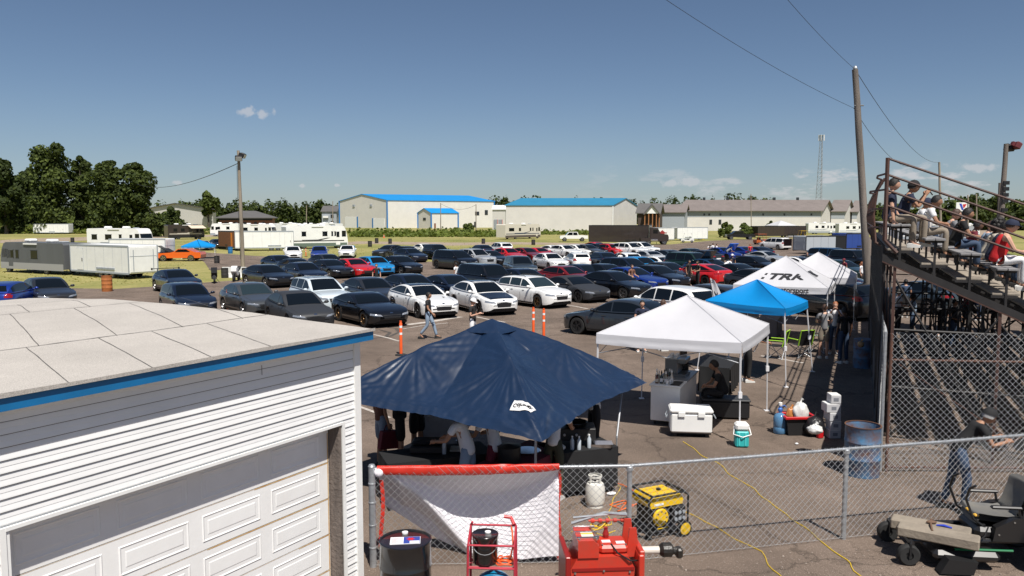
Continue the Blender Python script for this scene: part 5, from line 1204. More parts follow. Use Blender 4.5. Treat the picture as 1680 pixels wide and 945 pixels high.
def rz_(y):   # roof height by distance behind the eave
    pts = [(-.3, 3.20), (1.2, 3.245), (2.5, 3.282), (3.8, 3.292), (5.2, 3.285), (7.3, 3.18)]
    for (a, b), (c_, d_) in zip(pts, pts[1:]):
        if y <= c_: q = (y-a)/(c_-a); return b+(d_-b)*(3*q*q-2*q*q*q if False else q)
    return pts[-1][1]
def rooff(x, y, lift=0): return (x, y, rz_(y)+.012*noise.noise(Vector((x*.8, y*.8, 0)))+lift)
r_ = MB(); x0, x1 = XL, .10
r_.grid(lambda u, v: rooff(x0+(x1-x0)*u, -.195+7.5*v, .004), 60, 50); n_ = len(r_.v)
r_.grid(lambda u, v: (x0+(x1-x0)*u, -.195, 3.190+(rooff(x0+(x1-x0)*u, -.195, .004)[2]-3.172)*v), 60, 1)
r_.grid(lambda u, v: (x1, -.195+7.5*u, rooff(x1, -.195+7.5*u, .004)[2]-.010*(1-v)), 50, 1)
rf_ = r_.build('roof_felt', FELT, gar, smooth=2, fix=False)
LAPS = mat('felt_seam', (.10, .095, .09), .95)
lp_ = MB()
def lap(p0, p1, w=.012, jit=.012, n=30):
    pts = [(p0[0]+(p1[0]-p0[0])*i/n, p0[1]+(p1[1]-p0[1])*i/n) for i in range(n+1)]
    d = Vector((p1[0]-p0[0], p1[1]-p0[1])).normalized(); q = Vector((-d.y, d.x)); vs = []
    for i, p in enumerate(pts):
        o = jit*noise.noise(Vector((p[0]*2.3, p[1]*2.3, 5))); ww = w*(.6+.8*abs(noise.noise(Vector((p[0]*6, p[1]*6, 1)))))
        for s in (-.5, .5): vs.append(rooff(p[0]+q.x*(o+s*ww), p[1]+q.y*(o+s*ww), .0085))
    lp_.add(vs, [(2*i, 2*i+1, 2*i+3, 2*i+2) for i in range(n)])
rows = [-.195, 1.58, 4.22, 5.6]
for y in rows[1:]: lap((XL, y-.02), (.09, y+.03), .018, .03, 60)
for k, sl, xs_ in ((0, .33, [-.88+.02, -1.58, -2.19, -2.92, -3.6, -4.3, -5.0]), (1, .40, [-.32, -1.18, -1.98, -2.8, -3.6, -4.4, -5.2]), (2, .4, [-.7, -1.5, -2.3, -3.1, -3.9, -4.7])):
    for x in xs_:
        y, y1 = rows[k], rows[k+1]
        lap((x if k else x-sl*(y1-y), y), (x+sl*(y1-y) if k else x, y1), .010, .008, 20)
lp_.build('felt_laps', LAPS, gar, fix=False)

# ---------------- chain link fences ----------------
def chain(mb, a, b, z0, z1, p=.075, r=.0017, off=0, n=3):
    a = Vector(a); b = Vector(b); u = (b-a); L = u.length; u /= L; H_ = z1-z0; q = Vector((-u.y, u.x, 0))
    for sgn in (1, -1):
        k = -int(H_/p)-1 if sgn > 0 else 0; k1 = int(L/p)+1 if sgn > 0 else int((L+H_)/p)+1
        while k <= k1:
            s0 = k*p; A = (s0, 0); B = (s0+sgn*H_, H_)
            # clip to 0..L
            def cl(P, Q):
                t0, t1 = 0., 1.; dx = Q[0]-P[0]
                for lo, sg in ((0, 1), (L, -1)):
                    f0, f1 = sg*(P[0]-lo), sg*(Q[0]-lo)
                    if f0 < 0 and f1 < 0: return None
                    if f0 < 0: t0 = max(t0, f0/(f0-f1))
                    elif f1 < 0: t1 = min(t1, f0/(f0-f1))
                return (t0, t1) if t1 > t0 else None
            c = cl(A, B)
            if c:
                m = max(2, int((c[1]-c[0])*H_/p)); pts = []
                for i in range(m+1):
                    t = c[0]+(c[1]-c[0])*i/m; s = A[0]+(B[0]-A[0])*t; z = z0+H_*t
                    w = .006*noise.noise(Vector((s*.8, z*1.2, 3)))*2+off
                    pts.append(a+u*s+q*(w+sgn*r*1.1)+Vector((0, 0, z-a.z)))
                mb.tube(pts, r, n, cap=False)
            k += 1
GALV = mat('chain_link_wire', (.40, .41, .42), .5, .4, var=.15, vscale=8); RUSTP = mat('rusty_brown_pipe', (.085, .045, .035), .7, var2=(.15, .07, .045), vscale=6, bump=.2, bscale=30)
Pf = [Vector((-1.80, 9.93, 0)), Vector((1.53, 10.06, 0)), Vector((4.67, 10.82, 0)), Vector((7.85, 11.60, 0)), Vector((11.0, 12.4, 0))]
FH = 1.30
fn = thing('chain_link_fence', 'low galvanised chain link fence crossing the whole foreground', 'fence', tuple(Pf[0]))
FB = Matrix.Translation(Pf[0])
for i, p in enumerate(Pf):
    g = MB(); r = .045 if i == 0 else .033; g.tube([p+Vector((0, 0, -.05)), p+Vector((0, 0, FH+(.03 if i == 0 else -.02)))], r, 12)
    if i == 0:
        g.lathe([(r, FH+.03), (r*1.1, FH+.035), (r*.8, FH+.06), (0, FH+.07)], 12, tuple(p))
        for z in (.25, .55, .85, 1.1): g.lathe([(r*1.02, z), (r*1.12, z+.003), (r*1.12, z+.02), (r*1.02, z+.023)], 12, tuple(p))
    else: g.lathe([(r*1.02, FH-.07), (r*1.35, FH-.06), (r*1.35, FH-.01), (r*1.0, FH)], 12, tuple(p))
    g.build('post', STEEL, fn, smooth=True, world=True)
for a, b in zip(Pf, Pf[1:]):
    g = MB(); g.tube([a+Vector((0, 0, FH)), a.lerp(b, .5)+Vector((0, 0, FH-.006)), b+Vector((0, 0, FH))], .0215, 10); g.build('top_rail', STEEL, fn, smooth=True, world=True)
g = MB(); q = Vector((0, -.03, 0))
for a, b in zip(Pf, Pf[1:]):
    chain(g, a+q, b+q, .03, FH+.045, .098, .0026)
    g.tube([a+q+Vector((0, 0, .04)), b+q+Vector((0, 0, .04))], .002, 3)
g.build('wire_mesh', GALV, fn, world=True, fix=False)
for a, b in zip(Pf, Pf[1:]):
    for k in range(1, 6):
        p = a.lerp(b, k/6)+Vector((0, -.012, FH)); g = MB(); g.lathe([(.026, -.004), (.026, .004)], 8, tuple(p), 'x', False); g.build('wire_tie', STEEL, fn, world=True)
# banner hanging behind the fence
RED = mat('red_banner', (.62, .035, .02), .45, var=.12, vscale=3); CLOTH = mat('white_mesh_cloth', (.82, .80, .84), .85, var=.03, vscale=3)
bn = thing('banner', 'white cloth banner with a rolled red top edge tied to the low fence', 'banner', tuple(Pf[0]+Vector((.1, .05, 0))))
A_, B_ = Pf[0]+Vector((.07, .0, 0)), Pf[0].lerp(Pf[1], .724); ub = (B_-A_); LB = ub.length; ub /= LB; qb = Vector((-ub.y, ub.x, 0))
def slope(u, v):
    vc = .05+.34*sin(pi*min(1, max(0, (u-.12)/.86)))**.75
    dg = .03+.50*v
    s1 = 1/(1+exp((v-vc)/.012)); s2 = 1/(1+exp((u-dg+.12*0)/.012)) if v > .04 else 0
    g_ = max(s1, s2)
    return 1.05*g_-.45*(1-g_)
N1, N2 = 90, 70; grid_ = []
for i in range(N1+1):
    u = i/N1; acc = .02; col_ = []
    top = FH-.05-.035*sin(pi*u); bot = .04+max(0, (.42-u)/.42)**1.3*.55+.07*sin(pi*u*2.2+1)*.5+.05*abs(u-.5)
    for j in range(N2+1):
        v = j/N2; z = top+(bot-top)*v; acc += slope(u, v)*(top-bot)/N2*(1.)
        w = .010*noise.noise(Vector((u*9, v*4, 1)))+.006*noise.noise(Vector((u*30-v*14, v*7, 4)))
        acc = max(.012, min(acc, .55)); col_.append(A_+ub*(LB*u)+qb*(acc+w)+Vector((0, 0, z)))
    grid_.append(col_)
g = MB(); g.grid(lambda a, b: tuple(grid_[round(a*N1)][round(b*N2)]), N1, N2); cl_ = g.build('banner_cloth', CLOTH, bn, smooth=2, world=True, fix=False)
g = MB(); 
def roll(u, v):
    th = 2*pi*v; sg = .028+.052*sin(pi*min(1, u*.9+.12))**.6; r1 = .030+.006*noise.noise(Vector((u*14, th, 0))); c = A_+ub*(LB*u)
    fold = .012*sin(u*40+2*th)*noise.noise(Vector((u*5, 1, 1)))
    z = FH+.012+cos(th)*(r1 if cos(th) > 0 else r1+sg)+fold; return tuple(c-qb*(sin(th)*(r1+.006)+fold)+Vector((0, 0, z)))
g.grid(roll, 120, 16); g.build('rolled_red_edge', RED, bn, smooth=2, world=True, fix=False)
g = MB(); a = A_+ub*LB; g.grid(lambda u, v: tuple(a+qb*(.03+.02*sin(u*7))+ub*(v*.035-.01+.012*sin(u*11))+Vector((0, 0, FH-.06-u*1.2))), 24, 3); g.build('red_side_hem', RED, bn, world=True, fix=False)
g = MB(); a = A_; g.grid(lambda u, v: tuple(a+qb*(.02+.03*u)+ub*(v*.05+.02+.02*sin(u*5))+Vector((0, 0, FH-.15-u*.9))), 20, 2); g.build('red_side_hem', RED, bn, world=True, fix=False)
g = MB(); g.ball(tuple(A_+Vector((.02, -.03, FH-.04))), .06, 8, 6, (1, .6, 1)); g.build('knotted_corner', CLOTH, bn, world=True, smooth=True)

# tall fence in front of the grandstand
E1 = Vector((.916, -.401, 0)); E2 = Vector((.401, .916, 0))
T0 = G(1455, 775); T1 = Vector((T0.x+9, T0.y-.15, 0)); TH = 2.47
tf = thing('tall_chain_link_fence', 'tall chain link fence with brown pipes in front of the grandstand shadows', 'fence', tuple(T0))
for k in (0, .345, .69, 1):
    g = MB(); p = T0.lerp(T1, k); g.tube([p+Vector((0, .03, -.05)), p+Vector((0, .03, TH+.02))], .03, 10); g.build('post', RUSTP, tf, world=True, smooth=True)
for z in (.08, 2.02): g = MB(); g.tube([T0+Vector((0, .05, z)), T1+Vector((0, .05, z-(.12 if z > 1 else 0)))], .021, 8); g.build('rail', RUSTP, tf, world=True, smooth=True)
g = MB(); g.tube([T0+Vector((.15, .06, 1.95)), T0+Vector((2.25, .06, .55))], .010, 6); g.build('brace_rod', RUSTP, tf, world=True); g = MB(); g.tube([T0+Vector((2.2, .07, .5)), T0+Vector((4.2, .07, 1.7))], .018, 6); g.build('brace_rod', RUSTP, tf, world=True)
g = MB(); chain(g, T0, T1, .03, TH+.03, .112, .0036); g.build('wire_mesh', GALV, tf, world=True, fix=False)
# windscreened fence along the back of the grandstand
wf = thing('screened_fence', 'grey blue windscreen fence running away along the back of the grandstand', 'fence', tuple(T0+Vector((-.12, .1, 0)))); S0 = T0+Vector((-.10, .05, 0)); 
SCR = mat('windscreen_fabric', (.035, .05, .068), .85, var=.25, vscale=4)
for k in range(8): g = MB(); p = S0+E2*(k*2.6); g.tube([p+Vector((0, 0, -.05)), p+Vector((0, 0, TH+.05))], .03, 8); g.build('post', STEEL, wf, world=True, smooth=True)
g = MB(); 
def scr(u, v):
    s = u*18.2; return tuple(S0+E2*s+E1*(-.035-.03*noise.noise(Vector((s*1.1, v*1.5, 0)))-.02*sin(v*pi))+Vector((0, 0, .04+(TH-.04)*v)))
g.grid(scr, 100, 10); g.build('windscreen', SCR, wf, world=True, smooth=2, fix=False)
g = MB(); chain(g, S0+E1*.03, S0+E1*.03+E2*5.2, .03, TH+.03, .112, .0036); g.build('wire_mesh', GALV, wf, world=True, fix=False)

# ---------------- grandstand ----------------
BR_ = mat('brown_steel', (.055, .030, .026), .6, var2=(.10, .045, .03), vscale=4, bump=.15, bscale=30); DKS = mat('dark_steel', (.022, .020, .020), .6, var=.3, vscale=3)
PLANK = mat('weathered_plank', (.22, .19, .155), .92, var2=(.36, .31, .25), vscale=3, bump=.4, bscale=18); SEATB = mat('grey_seat_board', (.27, .265, .265), .85, var2=(.17, .165, .165), vscale=5, bump=.3, bscale=25)
P0 = Vector((7.04, 15.0, 0)); gs = thing('grandstand', 'brown steel grandstand with weathered plank seats on the right', 'grandstand', tuple(P0), atan2(E1.y, E1.x))
# local: x = down the rows (E1), y = along the rows (E2)
LEN = 20.0; NR = 13; RUN = .585; RISE = .262; Z0 = 4.40; X0 = .16
for i in range(NR):
    x = X0+i*RUN; z = Z0-i*RISE
    if z < .35: break
    g = MB(); 
    for k in range(2): g.box(x-.06+k*.17, x+.105+k*.17, -.02-.03*k, LEN, z-.045, z, .008)
    g.build('bench_seat', SEATB, gs)
    g = MB(); 
    for k in range(2): g.box(x-.10+k*.225, x+.115+k*.225, .10+.04*(k % 2), LEN, z-.50, z-.46, .006)
    g.build('foot_board', PLANK, gs)
    for k in range(10):
        y = .06+k*2.1; g = MB(); g.box(x+.095, x+.135, y, y+.04, z-.70, z-.045); g.box(x-.06, x+.26, y, y+.05, z-.085, z-.046); g.box(x-.12, x+.30, y+.01, y+.05, z-.545, z-.50); g.build('seat_bracket', DKS, gs)
for k in range(10):
    y = .06+k*2.1; g = MB(); xa, xb = -.02, X0+NR*RUN
    za, zb_ = Z0-.62, Z0-.62-RISE/RUN*(xb-xa)
    g.prism([(xa, za+.06), (xb, zb_+.06), (xb, zb_-.075), (xa, za-.075)], y-.03, y+.03); g.build('stringer', DKS, gs); g = MB(); g.prism([(xa, za-.077), (xb, zb_-.077), (xb, zb_-.10), (xa, za-.10)], y-.05, y+.05); g.build('stringer_flange', BR_, gs)
    for q in range(0, 5):
        xx = .20+q*1.75; zz = Z0-.72-RISE/RUN*xx
        if zz < .4: continue
        g = MB(); g.box(xx-.026, xx+.026, y-.026, y+.026, -.02, zz); g.build('support_post', BR_ if (k == 0 or q == 0) else DKS, gs)
        if q < 4 and k % 2 == 0:
            z2 = Z0-.72-RISE/RUN*(xx+1.75)
            g = MB(); g.tube([(xx, y, .3), (xx+1.75, y, max(.4, z2-.1))], .022, 5); g.build('cross_brace', DKS, gs); g = MB(); g.tube([(xx, y, zz-.2), (xx+1.75, y, .35)], .022, 5); g.build('cross_brace', DKS, gs)
            for zh in (1.3, 2.4):
                if zh < z2-.1: g = MB(); g.tube([(xx, y, zh), (xx+1.75, y, zh)], .022, 5); g.build('girt', DKS, gs)
    if k < 9:
        for q in ((0, 2, 3) if k % 2 else (0, 1)):
            xx = .20+q*1.75; zz = Z0-.72-RISE/RUN*xx
            g = MB(); g.tube([(xx, y, .3), (xx, y+2.1, max(.5, zz-.3))], .02, 5); g.build('cross_brace', DKS, gs); g = MB(); g.tube([(xx, y, max(.5, zz-.3)), (xx, y+2.1, .3)], .02, 5); g.build('cross_brace', DKS, gs); g = MB(); g.tube([(xx, y, zz*.55), (xx, y+2.1, zz*.55)], .02, 5); g.build('girt', DKS, gs)
# side rails following the slope, and the bent post at the back corner
def lz(x): return 5.62-.392*x
for dz in (0, -.30, -.585, -.87):
    g = MB(); g.tube([(0.02, 0, lz(0)+dz), (X0+NR*RUN, 0, lz(X0+NR*RUN)+dz)], .021, 8); g.build('side_rail', BR_, gs, smooth=True)
g = MB(); g.tube([(0, 0, 5.64), (0, 0, 4.10), (.22, 0.0, 3.86)], .042, 6); g.build('corner_post', BR_, gs, smooth=True)
for xx in (3.2, 6.0): g = MB(); g.tube([(xx, 0, lz(xx)+.01), (xx, 0, Z0-.6-RISE/RUN*xx)], .03, 6); g.build('rail_post', BR_, gs, smooth=True)
for k in range(1, 10):
    y = k*2.1; g = MB(); g.tube([(.02, y, 5.35), (-.12, y, 5.15), (-.18, y, 4.6), (-.12, y, 4.0), (.2, y, 3.8)], .034, 6); g.build('back_post', BR_, gs, smooth=True)
for z in (5.35, 5.05, 4.7, 4.35):
    xo = -.05 if z > 5.2 else -.17; g = MB(); g.tube([(0, 0, z), (xo-.1, .5, z-.02), (xo-.1, 1.2, z-.03), (xo, 2.1, z-.02), (xo, LEN, z)], .02, 6); g.build('back_rail', BR_, gs, smooth=True)
for k in range(26):
    y = .25+k*.62; g = MB(); g.box(-.02, .02, y, y+.10, .4+(k % 3)*.3, 4.0); g.build('back_slat', DKS, gs)

# ---------------- pop-up canopies ----------------
def fabric(name, col, tl, rough=.6, coat=0):
    m = mat(name, col, rough, var=.03, vscale=2, coat=coat); n = m.node_tree.nodes; l = m.node_tree.links; b = n['Principled BSDF']
    tr = n.new('ShaderNodeBsdfTranslucent'); tr.inputs[0].default_value = tuple(col)+(1,); mx = n.new('ShaderNodeMixShader'); mx.inputs[0].default_value = tl
    l.new(b.outputs[0], mx.inputs[1]); l.new(tr.outputs[0], mx.inputs[2]); l.new(mx.outputs[0], n['Material Output'].inputs[0]); return m
FWHITE = fabric('white_canopy_fabric', (.60, .60, .63), .18, .55); FBLUE = fabric('blue_canopy_fabric', (.004, .25, .62), .15, .42); FNAVY = mat('navy_tarpaulin', (.005, .018, .050), .34, var=.12, vscale=1.5, spec=.9, coat=.55); FNAVY.node_tree.nodes['Principled BSDF'].inputs['Coat Roughness'].default_value = .38
LEGW = mat('white_leg_paint', (.70, .70, .72), .4); TRUSS = mat('truss_grey', (.25, .26, .28), .5, .3)
def canopy(name, label, N, R, L, zl, vh, zp, fab, legm=LEGW, group='pop-up canopies', seed=1, sag=.06, leg_w=.02, splay=0):
    N, R, L = [Vector((p[0], p[1], 0)) for p in (N, R, L)]; Fp = R+L-N; cs_ = [N, R, Fp, L]; K = (R+L)/2; t = thing(name, label, 'canopy', tuple(K), 0, group)
    g = MB(); n = 26
    for i in range(4):
        A, B = cs_[i], cs_[(i+1) % 4]
        def pt(u, v, A=A, B=B):
            e = A.lerp(B, u); p = e.lerp(K, v); q = 4*u*(1-u); z = zl+(zp-zl)*v-sag*q*sin(pi*v)*1.2-.02*q*(1-v)
            z += .006*noise.noise(Vector((p.x*5+seed, p.y*5, 0)))*(1-v*.5); z += .05*max(0, v-.9)/.1*0
            return (p.x, p.y, z)
        g.grid(pt, n, n)
    g.build('roof_fabric', fab, t, smooth=2, world=True, fix=False)
    # stitched hip seams
    for c in cs_: h = MB(); h.tube([c.lerp(K, v)+Vector((0, 0, zl+(zp-zl)*v+.006)) for v in (0, .25, .5, .75, 1)], .008, 4); h.build('hip_seam', fab, t, world=True)
    for i in range(4):
        A, B = cs_[i], cs_[(i+1) % 4]; d = (B-A).normalized(); nn = Vector((d.y, -d.x, 0)); h = MB()
        def pv(u, v, A=A, B=B, nn=nn):
            p = A.lerp(B, u); q = 4*u*(1-u); w = .02+.012*sin(v*7+seed)*q+.012*noise.noise(Vector((u*12+seed, v*3+i, 0)))*v; z = zl-.02*q-vh*v-.015*q*v
            return (p.x+nn.x*w*v, p.y+nn.y*w*v, z)
        h.grid(pv, 30, 6); h.build('valance', fab, t, smooth=2, world=True, fix=False)
    for c in cs_:
        o = (c-K).normalized(); ft = c+o*splay; ci = c-o*.04; h = MB(); h.tube([ci+Vector((0, 0, zl-.02)), ci.lerp(ft, .5)+Vector((0, 0, zl*.48))], leg_w, 4); h.tube([ci.lerp(ft, .48)+Vector((0, 0, zl*.5)), ft+Vector((0, 0, .02))], leg_w*.72, 4); h.box(ft.x-.06, ft.x+.06, ft.y-.06, ft.y+.06, 0.0, .02); h.box(ci.lerp(ft, .5).x-.035, ci.lerp(ft, .5).x+.035, ci.lerp(ft, .5).y-.035, ci.lerp(ft, .5).y+.035, zl*.46, zl*.52)
        h.build('leg', legm, t, world=True)
    h = MB()
    for i in range(4):
        A, B = cs_[i].lerp(K, .03), cs_[(i+1) % 4].lerp(K, .03)
        for a, b in ((0, .5), (.5, 1)):
            p, q = A.lerp(B, a), A.lerp(B, b); h.tube([p+Vector((0, 0, zl-.06)), q+Vector((0, 0, zl-.42))], .011, 4); h.tube([p+Vector((0, 0, zl-.42)), q+Vector((0, 0, zl-.06))], .011, 4)
    for c in cs_: h.tube([c+Vector((0, 0, zl-.08)), K+Vector((0, 0, zp-.12))], .011, 4)
    h.tube([K+Vector((0, 0, zp-.02)), K+Vector((0, 0, zp-.4))], .015, 6); h.build('truss', TRUSS, t, world=True); return t, cs_, K
NW, RW = G(1213, 730), G(1258, 674); LW = Vector((1.80, 16.75, 0))
canopy('pop_up_canopy', 'plain white canopy, nearest of the white ones, over the coffee counter', NW, RW, LW, 2.06, .21, 2.80, FWHITE, seed=2)
NB, RB = G(1288, 518.5, 1.9), G(1325, 505, 1.9); LBl = Vector((5.72, 23.3, 0))
canopy('pop_up_canopy', 'bright blue canopy between the near white one and the printed white one', NB, RB, LBl, 2.10, .20, 2.72, FBLUE, seed=5, sag=.13, splay=.20)
tA, csA, KA = canopy('pop_up_canopy', 'white canopy printed with large dark letters on its roof', (10.92, 27.24), (12.33, 30.1), (8.08, 28.85), 2.12, .22, 3.12, FWHITE, seed=7)
tB, csB, KB = canopy('pop_up_canopy', 'farthest white canopy, its right side striped by the shadows of the grandstand', (13.86, 31.9), (15.1, 34.6), (11.07, 33.1), 2.12, .25, 3.08, FWHITE, seed=9, legm=STEEL)
INK = mat('print_ink', (.015, .015, .018), .6)
def on_panel(A, B, K, zl, zp, u, v, s=.012):
    """point on a canopy roof panel: u metres along the eave from its middle, v metres up the slope"""
    A3, B3, K3 = A+Vector((0, 0, zl)), B+Vector((0, 0, zl)), K+Vector((0, 0, zp)); M = (A3+B3)/2; ex = (B3-A3).normalized(); ey = (K3-M).normalized(); nn = ex.cross(ey).normalized()
    if nn.z < 0: nn = -nn
    return M+ex*u+ey*v+nn*s
A, B = csA[3], csA[0]   # left corner -> near right corner
if A.x > B.x: A, B = B, A
def plA(x, y, z): return on_panel(A, B, KA, 2.12, 3.12, x*1.0+.10, y+.62, .0+z+.01-.06*sin(pi*min(1, max(0, (y+.8)/1.9)))*.9)
g = MB(); text_mb(g, 'TRK', .52, lambda x, y, z: plA(x*1.35, y, z), .002, True, .35)
for i in range(4):
    for j in range(3):
        if (i+j) % 2 == 0: x = -.72-i*.11; y = -.18+j*.13; g.add([plA(x-.05+.3*y, y, .004), plA(x+.05+.3*y, y, .004), plA(x+.05+.3*(y+.12), y+.12, .004), plA(x-.05+.3*(y+.12), y+.12, .004)], [(0, 1, 2, 3)])
g.build('printed_letters', INK, tA, world=True, fix=False)
eA = (B-A).normalized(); nA = Vector((eA.y, -eA.x, 0))
def plV(x, y, z): p = (A+B)/2+eA*(x+.42)+nA*(.055+z); return Vector((p.x, p.y, 2.12-.13+y))
g = MB(); text_mb(g, 'motorsport', .24, plV, .002, True); g.build('printed_letters', INK, tA, world=True, fix=False)
C_, D_ = csA[0], csA[1]
def plC(x, y, z): return on_panel(C_, D_, KA, 2.12, 3.12, x, y+.75, z+.0-.04)
g = MB(); text_mb(g, 'TRK', .5, plC, .002, True, .35); g.build('printed_letters', INK, tA, world=True, fix=False)
fc = G(302, 425); canopy('pop_up_canopy', 'small crumpled blue canopy behind the orange coupe on the left', (fc.x-.2, fc.y-.2), (fc.x+3.2, fc.y+.8), (fc.x-1.2, fc.y+2.8), 1.45, .16, 2.15, FBLUE, seed=11, sag=.12)
fc = G(1300, 386); canopy('pop_up_canopy', 'small white canopy far away behind the long black trailer', (fc.x-1, fc.y+9), (fc.x+5, fc.y+11), (fc.x-3, fc.y+14.5), 2.6, .3, 4.0, FWHITE, seed=12)
# feather flag
ff = thing('feather_flag', 'white feather flag with dark lettering beside the blue canopy', 'flag', tuple(G(1183, 560)))
fp = G(1183, 560); fd = Vector((.93, .36, 0)); fht = D(1165, 460, fp.y).z; fx = D(1165, 460, fp.y).x-fp.x
def ffp(u, v):   # u down 0..1, v across
    z = fht-u*2.3; w = .70*min(1, .10+1.25*u)**.6
    return Vector((fp.x+fx*(1-u*.8)+v*w*fd.x, fp.y+v*w*fd.y+.05*sin(v*5+u*4), z+.10*(1-v)*(1-u)))
g = MB(); g.grid(lambda a, b: tuple(ffp(b, a)), 10, 24); g.build('flag_cloth', FWHITE, ff, smooth=2, world=True, fix=False)
g = MB(); text_mb(g, 'TRK', .36, lambda x, y, z: ffp(.34-x*.42, .42+y*1.2)+Vector((.0, -.015-z, 0)), .002, True); text_mb(g, 'motorsport', .17, lambda x, y, z: ffp(.44-x*.42, .78+y*1.1)+Vector((.0, -.015-z, 0)), .002, True); g.build('printed_letters', INK, ff, world=True, fix=False)
g = MB(); g.tube([fp+Vector((0, 0, 0)), fp+Vector((fx*.25, 0, fht-1.75)), fp+Vector((fx*.8, 0, fht-.4)), fp+Vector((fx, 0, fht)), fp+Vector((fx+.25, .05, fht+.02))], .014, 6); g.lathe([(.22, 0), (.22, .03), (.02, .05)], 10, tuple(fp)); g.build('flag_pole', BLACK, ff, world=True)
# navy canopy
Nn, Rn = Vector((.411, 10.60, 1.50)), Vector((2.43, 14.03, 1.60)); Ln = Vector((-3.10, 12.62, 1.62)); Fn = Vector((-1.08, 16.05, 1.65)); Kn = Vector((-.37, 13.35, 2.80))
nc = thing('pop_up_canopy', 'large navy blue tarpaulin canopy with a vent flap, nearest to the fence', 'canopy', (Kn.x, Kn.y, 0), 0, 'pop-up canopies')
def navy(a, b):   # a,b in -1..1 ; corners (1,-1)=N,(1,1)=R,(-1,-1)=L,(-1,1)=F
    r = max(abs(a), abs(b)); s, t_ = (a+1)/2, (b+1)/2
    base = (Ln*(1-s)+Nn*s)*(1-t_)+(Fn*(1-s)+Rn*s)*t_
    m = min(abs(a), abs(b))/max(r, 1e-4)
    hub = .42
    f = r*.86 if r < hub else hub*.86+(r-hub)*(1-hub*.86)/(1-hub)
    f = r*.80 if r < hub else .336+(r-hub)*(1-.336)/(1-hub)
    z = Kn.z-(Kn.z-base.z)*f
    q = (1-m)
    z -= .22*q*sin(pi*min(1, r))*(.5+r*.8)-.05*q*max(0, r-.6)/.4
    # hem pulled in between the corners
    pull = .075*q*max(0, r-.35)/.65
    x, y = base.x+(Kn.x-base.x)*pull, base.y+(Kn.y-base.y)*pull
    # folds fanning out from the truss hub on each hip
    hx, hy = .45*(1 if a > 0 else -1), .45*(1 if b > 0 else -1); da, db = a-hx, b-hy; rr = sqrt(da*da+db*db); th = atan2(db, da)
    w = abs(noise.noise(Vector((th*4.2, rr*.9, hx*3+hy*5))))*.070*exp(-(rr-.24)**2/.07)*min(1, rr*7)
    th2 = atan2(b-(1 if b > 0 else -1), a-(1 if a > 0 else -1)); r2 = hypot(a-(1 if a > 0 else -1), b-(1 if b > 0 else -1))
    w += abs(noise.noise(Vector((th2*6.5, r2*.8, 7+hx))))*.075*exp(-(r2-.24)**2/.06)*min(1, r2*7)
    w += .030*(.5-abs(noise.noise(Vector((a*2.6, b*2.6, 5)))))*q+.014*noise.noise(Vector((a*9, b*9, 3)))+.007*noise.noise(Vector((a*22, b*16, 8)))
    hem = max(0, r-.93)/.07
    w += .016*noise.noise(Vector((a*7+b*7, r*60, 2)))*min(1, max(0, r-.80)/.1)
    return (x, y, z-.02+w-.035*hem*(.4+q))
g = MB(); g.grid(lambda u, v: navy(-1+2*u, -1+2*v), 190, 190); ncl = g.build('roof_fabric', FNAVY, nc, smooth=2, world=True, fix=False)
# vent cap
def cap_(u, v):
    a, b = -1+2*u, -1+2*v; k = .17; r = max(abs(a), abs(b)); p = Vector(navy(a*k, b*k)); return (p.x, p.y, Kn.z+.015-.30*r*.62+.012*noise.noise(Vector((a*3, b*3, 1)))-(.0 if r < 1 else .02)+(.05*max(0, -a)*(1-abs(b))))
g = MB(); g.grid(cap_, 24, 24); g.build('vent_flap', FNAVY, nc, smooth=2, world=True, fix=False)
for c, ft in ((Nn, Vector((.33, 10.95, 0))), (Rn, Vector((1.80, 13.0+.35, 0))), (Ln, Vector((-2.85, 12.7, 0))), (Fn, Vector((-1.1, 15.8, 0)))):
    h = MB(); c2 = c.lerp(Vector((Kn.x, Kn.y, c.z)), .10 if c is not Rn else .16); h.tube([Vector((c2.x, c2.y, c2.z+.02)), ft+Vector((0, 0, .75))], .019, 8); h.tube([ft+(c2-ft)*.48*Vector((1, 1, 0)).length*0+Vector((0, 0, .78)), ft], .014, 8); h.tube([ft, ft+Vector((0, 0, .012))], .05, 8); h.build('leg', mat('grey_leg', (.30, .31, .33), .4, .4), nc, world=True)
    h = MB(); hb_ = c.lerp(Kn, .55); h.tube([c2+Vector((0, 0, -.02)), hb_+Vector((0, 0, -.12)), Kn+Vector((0, 0, -.15))], .012, 5); h.build('roof_strut', BLACK, nc, world=True)
# maker's plate
def nav_plate(x, y, z):   # on the N-L panel near N
    a, b = .74+x, -.80-y; p = Vector(navy(a, b)); e = .01; du = Vector(navy(a+e, b))-p; dv = Vector(navy(a, b-e))-p; nn = du.cross(dv).normalized(); nn = nn if nn.z > 0 else -nn; return p+nn*(.012+z)
g = MB(); g.grid(lambda u, v: tuple(nav_plate(-.085+.17*u, -.035+.07*v, 0)), 8, 4); g.build('maker_label', mat('label_white', (.7, .7, .7), .5), nc, world=True, fix=False)
g = MB(); text_mb(g, 'Coleman', .042, lambda x, y, z: nav_plate(x*.95, -y*1.0 if False else y*.9, .004+z), .001, True); g.build('label_print', INK, nc, world=True, fix=False)
